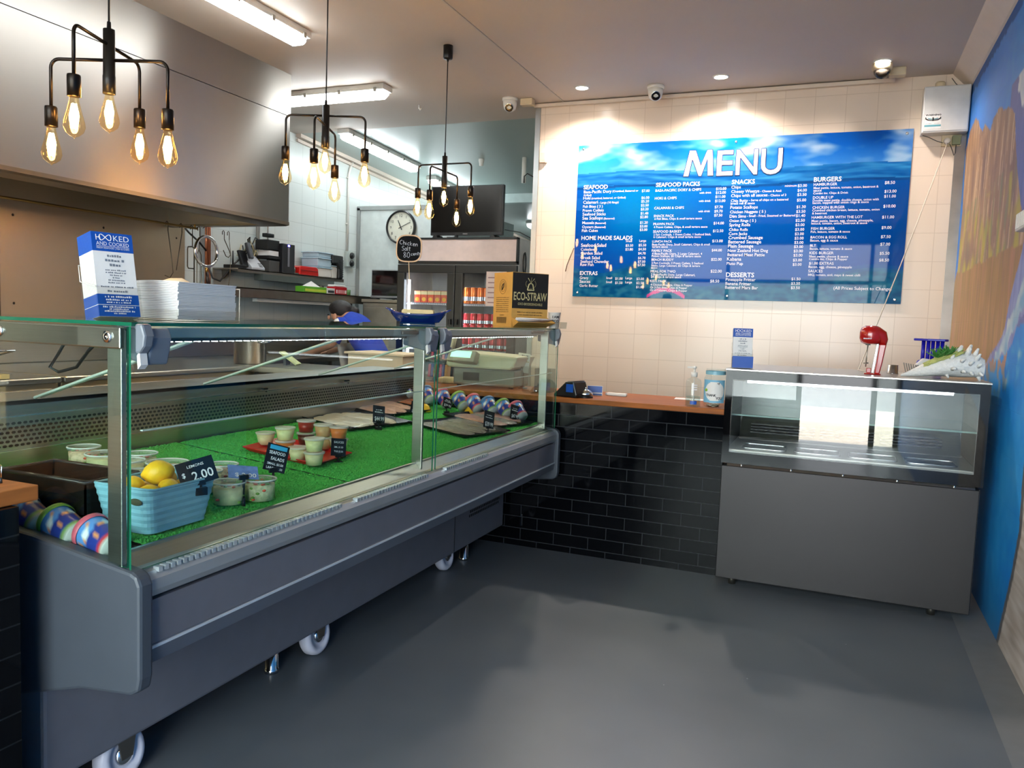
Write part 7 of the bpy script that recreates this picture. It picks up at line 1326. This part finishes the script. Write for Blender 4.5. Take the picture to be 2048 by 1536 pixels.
# ------------------------------------------------------------------ things on the menu wall
WY = -0.006
t = thing('electrical_box', 'white metal wall cabinet with a WARNING sticker in the corner by the ceiling', 'cabinet', (-0.14, -0.06, 2.66))
b = MB(); b.box(-0.283, -0.006, -0.118, WY + 0.006, 2.662, 2.966); b.build('case', mat('cabinet_white', (206, 206, 204), 0.45), t, 0.006); b = MB(); b.box(-0.275, -0.012, -0.122, -0.1185, 2.672, 2.958); b.build('door', mat('cabinet_white', (206, 206, 204)), t, 0.002)
b = MB(); b.box(-0.268, -0.170, -0.1232, -0.1222, 2.690, 2.786); b.build('sticker', paper, t); F_ = frame((-0.219, -0.1238, 2.738), (1, 0, 0), (0, 0, 1))
b = MB(); b.text('WARNING', F_ @ loc(0, 0.034, 0), 0.0115, align='CENTER', width=0.094, bold=0.04); bars(b, F_, -0.025, -0.019, 0.036, 0.003); bars(b, F_, 0.026, -0.019, 0.036, 0.003)
b.tube([F_ @ V((x, z, 0)) for x, z in ((-0.044, 0.026), (-0.044, 0.016), (-0.03, 0.007), (0, 0.003), (0.03, 0.007), (0.044, 0.016), (0.044, 0.026))], [0.002, 0.004, 0.0035, 0.002, 0.0035, 0.004, 0.002], 6); b.tube([F_ @ V((x, z, 0)) for x, z in ((0, 0.0), (0.0, 0.022))], 0.005, 6); b.build('sticker_print', ink, t)
b = MB(); b.box(-0.268, -0.170, -0.1242, -0.1236, 2.7005, 2.713); b.tube([F_ @ V((x, z, 0.0002)) for x, z in ((-0.03, 0.017), (0, 0.01), (0.03, 0.017))], 0.003, 6); b.build('teal_band', mat('teal_print', (96, 160, 172), 0.4), t)
p = px('y', -0.07, 1881, 167); t = thing('alarm_sounder', 'round cream sounder sitting on the white wall cabinet', 'sounder', (p.x, -0.07, 2.967)); b = MB(); b.lathe([(0.028, 0), (0.030, 0.006), (0.030, 0.028), (0.024, 0.036)], loc(p.x, -0.07, 2.967), 24); b.build('case', cream, t)
t = thing('wall_socket', 'cream double wall socket below the white cabinet', 'socket', (-0.085, -0.02, 2.59)); b = MB(); b.box(-0.150, -0.030, -0.022, WY, 2.588, 2.668); b.build('plate', cream, t, 0.004)
b = MB(); b.cyl((-0.117, -0.022, 2.622), (-0.117, -0.05, 2.622), 0.021, 0.018, 16); b.build('plug', whitep, t); b = MB(); b.box(-0.088, -0.038, -0.060, -0.0225, 2.592, 2.652); b.build('power_adapter', mat('adapter_olive', (120, 128, 96), 0.5), t, 0.003)
a = px('y', -0.05, 1882, 290); e = px('y', -0.9, 1708, 754)
cable('white power cord running slantwise from the wall socket to the red mixer', [(-0.117, -0.05, 2.605), (-0.125, -0.05, 2.57)] + [V((-0.125, -0.05, 2.57)).lerp(V((-0.60, -1.62, FZ + 0.006)), k / 8) + V((0, 0, -0.02 * sin(pi * k / 8))) for k in range(1, 9)] + [(-0.55, -1.80, FZ + 0.006)], 0.0034, mat('white_cord', (206, 194, 180), 0.5))
cable('thin dark lead looping below the adapter', [(-0.063, -0.05, 2.59), (-0.063, -0.045, 2.54), (-0.07, -0.03, 2.525), (-0.078, -0.03, 2.55), (-0.10, -0.04, 2.60)], 0.0025)
cable('grey lead sagging from the white cabinet to the wall socket', [(-0.27, -0.05, 2.662), (-0.23, -0.04, 2.65), (-0.18, -0.03, 2.625), (-0.14, -0.03, 2.61)], 0.0025, mat('cable_grey', (70, 70, 70)))
cable('thin stray wire above the white cabinet', [(-0.06, -0.03, 2.966), (-0.09, -0.02, 3.0), (-0.115, -0.01, 3.04)], 0.002, mat('cable_grey', (70, 70, 70)))
pz = px('y', -0.01, 1088, 312); t = thing('motion_sensor', 'small white motion sensor on the tiles beside the wall end', 'sensor', (pz.x, -0.01, pz.z)); b = MB(); b.prism([(-0.028, -0.06), (0.028, -0.06), (0.032, -0.03), (0.032, 0.06), (-0.032, 0.06), (-0.032, -0.03)], 'y', -0.04, WY + 0.004, loc(pz.x, 0, pz.z)); b.build('case', mat('sensor_white', (222, 204, 186), 0.4), t, 0.008); b = MB(); b.box(pz.x - 0.02, pz.x + 0.02, -0.0415, -0.04, pz.z - 0.04, pz.z + 0.02); b.build('lens', mat('lens_milky', (206, 186, 166), 0.3), t)
# trunking and cameras along the ceiling
t = thing('cable_trunking', 'long cream cable trunking along the top of the tiled wall', 'trunking', (-1.7, -0.03, 3.03)); b = MB(); b.box(-3.11, -0.46, -0.04, WY, 3.036, 3.062); b.build('channel', trimw, t, 0.002)
def dome(lab, u, v, kind):
    p = px('z', ZC - 0.04, u, v); p.y = min(p.y, -0.075); t = thing('security_camera', lab, 'camera', (p.x, p.y, ZC), 'ceiling security cameras'); x, y = p.x, p.y
    if kind:
        b = MB(); b.lathe([(0.062, ZC), (0.062, ZC - 0.018), (0.058, ZC - 0.022)], loc(x, y, 0), 28); b.build('base', whitep, t)
        b = MB(); b.lathe([(0.055, ZC - 0.022), (0.054, ZC - 0.05), (0.046, ZC - 0.085), (0.024, ZC - 0.102), (0, ZC - 0.105)], loc(x, y, 0), 28); b.build('eyeball', whitep, t)
        d = V((0.25 if kind == 1 else 0.3, -0.9, -0.55)).normalized(); c = V((x, y, ZC - 0.058)); M = Matrix.Translation(c) @ d.to_track_quat('Z', 'Y').to_matrix().to_4x4()
        b = MB(); b.lathe([(0.034, 0.030), (0.033, 0.050), (0.028, 0.052), (0, 0.046)], M, 24); b.build('lens', mat('camera_lens', (14, 14, 18), 0.15), t)
        b = MB(); b.lathe([(0.035, 0.049), (0.034, 0.0525), (0.030, 0.0525)], M, 24, cap0=False, cap1=False); b.build('lens_ring', chrome, t)
    else:
        b = MB(); b.lathe([(0.062, ZC), (0.062, ZC - 0.035), (0.054, ZC - 0.046)], loc(x, y, 0), 28); b.build('base', cream, t)
        b = MB(); b.lathe([(0.052, ZC - 0.046), (0.048, ZC - 0.066), (0.034, ZC - 0.088), (0, ZC - 0.098)], loc(x, y, 0), 28); b.build('dome', mat('smoked_dome', (40, 36, 32), 0.06), t)
    return x, y
dome('white eyeball camera at the wall end over the kitchen passage', 1020, 207, 1)
dome('white eyeball camera in the middle over the menu board', 1311, 183, 2)
dome('cream dome camera with a smoked bubble under the ceiling', 1764, 140, 0)
for u, v, w, lab in ((1055, 206, 0.10, 'cream junction box beside the camera at the wall end'), (1795, 146, 0.10, 'cream junction box beside the smoked dome camera')):
    p = px('z', ZC - 0.03, u, v); y = min(p.y, -0.09); t = thing('junction_box', lab, 'junction box', (p.x, y, ZC), 'ceiling junction boxes'); b = MB(); b.box(p.x - w / 2, p.x + w / 2, y - 0.035, y + 0.035, ZC - 0.052, ZC); b.build('box', cream, t, 0.004); b = MB(); b.box(p.x - w / 2 + 0.006, p.x + w / 2 - 0.006, y - 0.038, y - 0.035, ZC - 0.046, ZC - 0.006); b.build('lid', cream, t, 0.002)
p = px('z', ZC - 0.01, 838, 212); tag(MB().tube([(p.x, p.y, ZC), (p.x, p.y, ZC - 0.03), (p.x + 0.012, p.y, ZC - 0.045), (p.x + 0.02, p.y, ZC - 0.03)], 0.004, 6).build('ceiling_hook', whitep, loc=(p.x, p.y, ZC)), 'little white hook screwed into the ceiling', 'hook')
p = px('y', 1.585, 963, 315); t = thing('smoke_sensor', 'small white ceiling sensor above the television', 'sensor', (p.x, 1.585, zs(1.585))); b = MB(); b.lathe([(0.03, 0), (0.03, -0.02), (0.022, -0.05), (0.022, -0.07), (0, -0.075)], loc(p.x, 1.585, zs(1.585)), 16, cap0=False); b.build('case', whitep, t)
p = px('y', 1.6, 1047, 366); t = thing('ceiling_socket', 'small white ceiling socket with the arching black cable', 'socket', (p.x, 1.6, p.z)); b = MB(); b.lathe([(0.022, zs(1.6)), (0.022, p.z)], loc(p.x, 1.6, 0), 14); b.build('case', whitep, t)
p = px('x', -0.06, 2031, 445); t = thing('wall_vent', 'white ribbed plastic cover mounted on the painted mural', 'vent', (0, p.y - 0.1, p.z)); b = MB(); b.box(-0.06, 0.0, p.y - 0.33, p.y, p.z - 0.04, p.z + 0.035); b.build('cover', whitep, t, 0.006); b = MB()
for k in range(12): b.box(-0.064, -0.0605, p.y - 0.31 + k * 0.025, p.y - 0.298 + k * 0.025, p.z - 0.03, p.z + 0.028)
b.build('ribs', whitep, t)
# ------------------------------------------------------------------ menu board
def menu():
    x0, x1, z0, z1 = -2.722, -0.322, 1.522, 2.719; YM = -0.014
    t = thing('menu_board', 'large blue underwater menu board on the white tiled wall', 'menu board', ((x0 + x1) / 2, YM, z0))
    b = MB(); b.box(x0, x1, YM, -0.004, z0, z1); b.build('backing', whitep, t)
    b = MB(); b.grid(lambda a, c: V((x0 + (x1 - x0) * a, YM - 0.0012, z0 + (z1 - z0) * c)), 400, 200, sm=False)
    def col(p):
        u = (p.x - x0) / (x1 - x0); v = (p.z - z0) / (z1 - z0)
        wl = 0.735 + 0.012 * sin(u * 9) + 0.006 * noise.noise(V((u * 14, 3, 0))); n_ = noise.noise
        if v > wl + 0.075:
            f = 0.5 + 0.5 * n_(V((u * 5.5, v * 7, 1))) + 0.35 * n_(V((u * 13, v * 17, 5))) + 0.16 * n_(V((u * 30, v * 36, 8))); s_ = mixc((22, 120, 206), (10, 84, 186), u)
            k = max(0, min(1, (f - 0.42 - 0.22 * max(0, u - 0.55)) * 2.4)); c = mixc(s_, (170, 190, 214), k * 0.9)
            return mixc(c, (120, 176, 214), max(0, 0.35 * (1 - (v - wl - 0.075) / 0.12)))
        if v > wl - 0.03:
            h = (v - wl + 0.03) / 0.105; r = n_(V((u * 7, h * 5 + u * 3, 2))) + 0.5 * n_(V((u * 24, h * 9, 4)))
            c = mixc((10, 78, 150), (56, 140, 200), 0.45 + 0.7 * r); return mixc(c, (6, 52, 116), 0.7) if h < 0.15 else c
        d = v / 0.72; g = math.exp(-((u - 0.22) ** 2) / 0.03 - ((v - 0.60) ** 2) / 0.05)
        c = mixc((8, 70, 160), (4, 92, 178), d); c = mixc(c, (0, 132, 190), 0.75 * g); c = mixc(c, (4, 52, 128), max(0, (u - 0.72) * 1.8)); c = mixc(c, (8, 58, 150), max(0, 0.16 - u) * 3)
        reef = 0.10 + 0.10 * sin(u * 7 + 1) * 0.5 + 0.07 * n_(V((u * 6, 0, 9))) + 0.05
        if v < reef:
            k = n_(V((u * 26, v * 24, 3))) + 0.6 * n_(V((u * 60, v * 50, 7))); c = mixc((10, 76, 124), (44, 132, 160), 0.35 + 0.8 * k); c = mixc(c, (60, 78, 110), 0.4 * max(0, k))
        if abs(v - reef) < 0.02: c = mixc(c, (10, 84, 150), 0.5)
        cu = (u - 0.315) / 0.06; arch = 0.045 * (1 - cu * cu)
        if abs(cu) < 1 and abs(v - 0.012 - arch) < 0.012 + 0.006 * n_(V((u * 40, 0, 0))): c = [206, 84, 150]
        if u < 0.02 and n_(V((v * 9, 4, 0))) > 0.2: c = mixc(c, (40, 110, 190), 0.4)
        return c
    b.cols = [rgb([max(0, min(255, q)) for q in col(p)]) for p in b.v]
    pr = b.build('printed_face', paint('menu_print', 0.025, 0.14), t)
    for x in (x0 + 0.04, (x0 + x1) / 2 + 0.02, x1 - 0.04):
        for z in (z0 + 0.03, z1 - 0.03): s = MB(); s.lathe([(0.010, 0), (0.009, 0.003), (0.004, 0.004), (0, 0.003)], loc(x, YM - 0.0012, z) @ rot(pi / 2, 'X'), 14, cap0=False); s.build('fixing_screw', chrome, t)
    YT = YM - 0.0020
    def line(bb, tx, ul, ur, v, sz=None, yy=YT, bold=0.0, cr=0.735):
        """lettering between two points of the board, sized by the width it takes up there"""
        pl = px('y', YM, ul, v); pr_ = px('y', YM, ur, v) if ur else None
        zz = pl.z
        if pr_ is not None:
            w = pr_.x - pl.x; vs, _f = glyphs(tx, 2, bold, 0.0); nat = (max(q[0] for q in vs) - min(q[0] for q in vs)); size = sz or w / nat * 0.73
            bb.text(tx, frame((pl.x, yy, zz), (1, 0, 0), (0, 0, 1)), size, bold=bold, width=w)
        else: bb.text(tx, frame((pl.x, yy, zz), (1, 0, 0), (0, 0, 1)), sz, bold=bold)
    # heading
    pl, pr2, pb = px('y', YM, 1367, 353), px('y', YM, 1563, 345), px('y', YM, 1376, 302)
    Hh = pb.z - pl.z; o = MB(); h = MB(); k = 0
    for ch, ua, ub in (('M', 1367, 1426), ('E', 1433, 1465), ('N', 1471, 1514), ('U', 1521, 1563)):
        va = 353 - (ua - 1367) * 0.041; a, c = px('y', YM, ua, va), px('y', YM, ub, va); W_ = c.x - a.x
        if ch == 'M':
            PM = [(0, 0), (.165, 0), (.275, .69), (.52, 0), (.60, 0), (.79, .69), (.825, 0), (1, 0), (.935, 1), (.775, 1), (.575, .38), (.375, 1), (.18, 1)]
            h.add([(a.x + q * W_, YT - 0.0030, pl.z + r * Hh) for q, r in PM], [list(range(13))])
            for q in range(12): k += 1; d = 0.005; o.add([(a.x + d * cos(q * pi / 6) + e * W_, YT - 0.00005 * k, pl.z + d * sin(q * pi / 6) + r * Hh) for e, r in PM], [list(range(13))])
            continue
        h.text(ch, frame((a.x, YT - 0.0030, pl.z), (1, 0, 0), (0, 0, 1)), Hh, bold=0.012, width=W_, res=4)
        for q in range(12):
            k += 1; d = 0.005; o.text(ch, frame((a.x + d * cos(q * pi / 6), YT - 0.00005 * k, pl.z + d * sin(q * pi / 6)), (1, 0, 0), (0, 0, 1)), Hh, bold=0.012, width=W_, res=4)
    o.build('heading_outline', mat('navy_print', (24, 40, 104), 0.3), t); h.build('heading', mat('heading_white', (236, 226, 228), 0.3), t)
    T = MB(); wm = mat('menu_white', (226, 226, 240), 0.3)
    def A(cx, cyy): return 1100 + cx * 0.1953, 240 + cyy * 0.1953
    def Bc(cx, cyy): return 1100 + cx * 0.1465, 400 + cyy * 0.1465
    def D(cx, cyy): return 1420 + cx * 0.2051, 340 + cyy * 0.2051
    def put(fn, rows, bold=0.012, sz=None):
        for tx, l, r, y in rows:
            ul, v = fn(l, y); ur = fn(r, y)[0] if r else None; line(T, tx, ul, ur, v, sz, bold=bold)
    HB = 0.022
    put(A, [('SEAFOOD', 345, 592, 710), ('HOME MADE SALADS', 322, 845, 1228), ('SEAFOOD PACKS', 1085, 1535, 686)], HB)
    put(Bc, [('EXTRAS', 408, 650, 1022)], HB); put(D, [('SNACKS', 212, 437, 138), ('DESSERTS', 155, 430, 1042), ('BURGERS', 1012, 1282, 115)], HB)
    put(A, [('Basa-Pacific Dory', 347, 630, 752), ('(Crumbed, Battered or', 640, 905, 740), ('Grilled)', 345, 425, 781), ('Hoki', 341, 415, 815), ('(crumbed, battered, or Grilled)', 425, 775, 812), ('Calamari', 340, 490, 859), ('- Large (10 Rings)', 500, 703, 857), ('Fish Bites ( 3 )', 338, 540, 900), ('Prawn Cutlets', 336, 550, 940), ('Seafood Sticks', 334, 570, 980), ('Sea Scallops', 332, 540, 1021), ('(Battered)', 550, 662, 1019), ('Mussels', 331, 450, 1067), ('(Battered)', 460, 573, 1066), ('Oysters', 329, 445, 1108), ('(Battered)', 456, 570, 1107), ('Fish Cakes', 327, 490, 1147)])
    put(A, [('$7.00', 940, 1020, 739), ('$6.00', 936, 1017, 809), ('$5.20', 934, 1014, 846), ('$2.50', 932, 1011, 886), ('$3.20', 930, 1009, 926), ('$1.40', 928, 1007, 969), ('$2.80', 924, 1003, 1006), ('$1.20', 922, 1001, 1063), ('$3.00', 921, 999, 1101), ('$3.00', 919, 997, 1136)])
    put(A, [('Small', 776, 840, 1250), ('Large', 915, 985, 1248), ('Seafood Salad', 318, 575, 1299), ('$3.50', 775, 852, 1297), ('$5.50', 907, 985, 1294), ('Coleslaw', 316, 455, 1338), ('$3.80', 772, 850, 1337), ('$4.50', 905, 983, 1335), ('Garden Salad', 315, 535, 1378), ('$4.70', 903, 980, 1377), ('Greek Salad', 313, 510, 1424), ('$6.70', 901, 978, 1424), ('Seafood Chowder', 312, 603, 1462), ('$7.00', 899, 976, 1462), ('Raw Fish', 310, 447, 1494), ('$7.50', 897, 974, 1496)])
    put(Bc, [('Gravy', 406, 525, 1078), ('Small', 767, 848, 1078), ('$1.00', 890, 992, 1088), ('Large', 1030, 1122, 1080), ('$3.00', 1180, 1282, 1092), ('Sauces', 404, 550, 1130), ('Small', 765, 846, 1133), ('$1.50', 889, 990, 1145), ('Large', 1028, 1120, 1136), ('$2.50', 1178, 1280, 1148), ('Garlic Butter', 402, 655, 1184), ('$1.00', 1175, 1280, 1203)])
    put(A, [('BASA-PACIFIC DORY & CHIPS', 1080, 1548, 736), ('with drink', 1530, 1652, 756), ('$10.00', 1700, 1805, 718), ('$12.00', 1698, 1801, 757), ('HOKI & CHIPS', 1073, 1297, 815), ('$11.00', 1693, 1796, 799), ('with drink', 1524, 1645, 840), ('$13.00', 1690, 1795, 842), ('CALAMARI & CHIPS', 1068, 1372, 915), ('$7.70', 1686, 1770, 904), ('with drink', 1518, 1639, 945), ('$9.70', 1683, 1768, 948), ('SNACK PACK', 1063, 1270, 995), ('$7.50', 1681, 1765, 989), ('6 Fish Bites, Chips & small tartare sauce', 1070, 1555, 1023), ('PRAWN PACK', 1058, 1275, 1078), ('$14.00', 1675, 1781, 1070), ('4 Prawn Cutlets, Chips, & small tartare sauce', 1062, 1612, 1108), ('SEAFOOD BASKET', 1055, 1348, 1155), ('$12.50', 1668, 1775, 1149), ('2 Fish Cocktails, 1 Prawn Cutlet, 1 Seafood Stick,', 1060, 1650, 1184), ('6 Calamari, Chips & small tartare sauce', 1060, 1545, 1209), ('LUNCH PACK', 1047, 1250, 1255), ('$13.00', 1661, 1769, 1252), ('Basa-Pacific Dory, Small Calamari, Chips & small', 1046, 1637, 1285), ('tartare sauce', 1046, 1206, 1308), ('FAMILY PACK', 1042, 1250, 1350), ('$44.00', 1656, 1760, 1346), ('4 Basa-Pacific Dory, 2 Large Calamari, 4', 1045, 1558, 1379), ('Potato Scallops, $5 Chips & tartare sauce', 1043, 1545, 1403), ('BEACH BUDDY', 1040, 1266, 1441), ('$22.00', 1650, 1757, 1440), ('2 Fish Cocktails, 2 Prawn Cutlets, 2 Seafood', 1040, 1570, 1474), ('Sticks, Large Calamari, $2 Chips & tartare', 1038, 1537, 1500), ('sauce', 1034, 1100, 1522)])
    put(Bc, [('MEAL FOR TWO', 1373, 1713, 988), ('2 Basa-Pacific Dory, Large Calamari,', 1378, 1982, 1030), ('$4 Chips & tartare sauce', 1378, 1792, 1062), ('KIDS PACK', 1367, 1593, 1120), ('4 Chicken Nuggets, Chips & Popper', 1373, 1943, 1168), ('Or 3 Fish Bites, Chips & Popper', 1368, 1873, 1205), ('Or 4 Calamari, Chips & Popper', 1366, 1872, 1243), ('$22.00', 2192, 2345, 990), ('$8.50', 2185, 2310, 1125)])
    put(D, [('Chips', 208, 300, 182), ('minimum', 730, 845, 165), ('$3.00', 855, 945, 167), ('Cheesy Weezys', 207, 480, 225), ('- Cheese & Aioli', 490, 695, 218), ('$4.00', 853, 943, 212), ('Chips with all sauces', 205, 560, 265), ('- Choice of 3', 570, 742, 258), ('$3.50', 850, 941, 254), ('Chip Butty', 203, 370, 313), ('- Serve of chips on a battered', 380, 762, 305), ('$5.00', 847, 937, 307), ('bread roll & sauce', 201, 436, 338), ('Potato Scallops', 198, 465, 380), ('$1.30', 843, 933, 373), ('Chicken Nuggets ( 5 )', 195, 543, 423), ('$3.50', 840, 930, 418), ('Dim Sims', 191, 350, 466), ('- Small - Fried, Steamed or Battered', 360, 830, 459), ('$1.40', 837, 928, 459), ('Onion Rings ( 5 )', 189, 448, 508), ('$2.50', 834, 924, 505), ('Spring Rolls', 187, 392, 550), ('$3.00', 832, 921, 548), ('Chiko Rolls', 185, 368, 595), ('$3.00', 829, 918, 593), ('Corn Jacks', 182, 363, 635), ('$3.00', 827, 915, 636), ('Crumbed Sausage', 180, 514, 675), ('$3.00', 824, 912, 678), ('Battered Sausage', 178, 499, 716), ('$3.00', 821, 910, 720), ('Plain Sausage', 175, 422, 757), ('$3.00', 818, 907, 761), ('New Zealand Hot Dog', 173, 565, 799), ('$3.00', 815, 905, 803), ('Battered Meat Pattie', 170, 533, 840), ('$3.00', 813, 902, 844), ('Kabana', 165, 305, 884), ('$3.00', 808, 897, 891), ('Pluto Pup', 162, 321, 925), ('$3.00', 805, 893, 933)])
    put(D, [('Pineapple Fritter', 153, 443, 1081), ('$1.50', 793, 882, 1075), ('Banana Fritter', 150, 400, 1121), ('$3.50', 790, 878, 1118), ('Battered Mars Bar', 147, 467, 1158), ('$3.50', 788, 876, 1160)])
    put(D, [('HAMBURGER', 1010, 1240, 155), ('$8.50', 1703, 1803, 138), ('Meat pattie, lettuce, tomato, onion, beetroot &', 1010, 1642, 187), ('sauce', 1008, 1087, 212), ('Combo inc. Chips & Drink', 1006, 1347, 238), ('$13.00', 1700, 1818, 222), ('DOUBLE UP', 1003, 1202, 282), ('$11.00', 1697, 1812, 270), ('Double meat pattie, double cheese, onion with', 1002, 1645, 309), ('bacon, topped with onion rings & sauce', 1000, 1547, 332), ('CHICKEN BURGER', 998, 1313, 379), ('$10.00', 1689, 1809, 367), ('Crumbed chicken breast, lettuce, tomato, onion', 997, 1652, 405), ('& beetroot', 995, 1140, 433), ('HAMBURGER WITH THE LOT', 990, 1488, 475), ('$11.00', 1677, 1795, 473), ('Meat pattie, bacon, egg, cheese, pineapple,', 990, 1590, 508), ('lettuce, tomato, onion, beetroot & sauce', 988, 1532, 532), ('FISH BURGER', 985, 1217, 584), ('$9.00', 1672, 1769, 575), ('Fish, lettuce, tomato & sauce', 982, 1364, 613), ('BACON & EGG ROLL', 980, 1336, 668), ('$7.50', 1665, 1761, 664), ('Bacon, egg & sauce', 977, 1247, 698), ('BLT', 975, 1033, 748), ('$7.00', 1659, 1756, 737), ('Bacon, lettuce, tomato & sauce', 973, 1385, 778), ('KIDS BURGER', 969, 1205, 821), ('$5.50', 1653, 1750, 826), ('Meat pattie, cheese & sauce', 967, 1347, 853), ('Combo inc. Chips & Popper', 965, 1340, 878), ('$8.50', 1648, 1745, 892), ('$1.00 EXTRAS', 965, 1205, 922), ('Bacon, egg, cheese, pineapple', 960, 1383, 955), ('SAUCES', 957, 1098, 998), ('BBQ, tomato, aioli, mayo & sweet chilli', 956, 1465, 1031), ('(All Prices Subject to Change)', 1203, 1772, 1165)])
    T.build('lettering', wm, t)
menu()
q = px('y', -0.02, 1148, 496); b_ = [px('y', -0.02, u, v) for u, v in ((1148, 496), (1140, 515), (1134, 530), (1131, 543))]
cable('short dark cable end poking out beside the menu board', b_, 0.004, mat('brown_cable', (90, 62, 44), 0.5), 'cable_end')
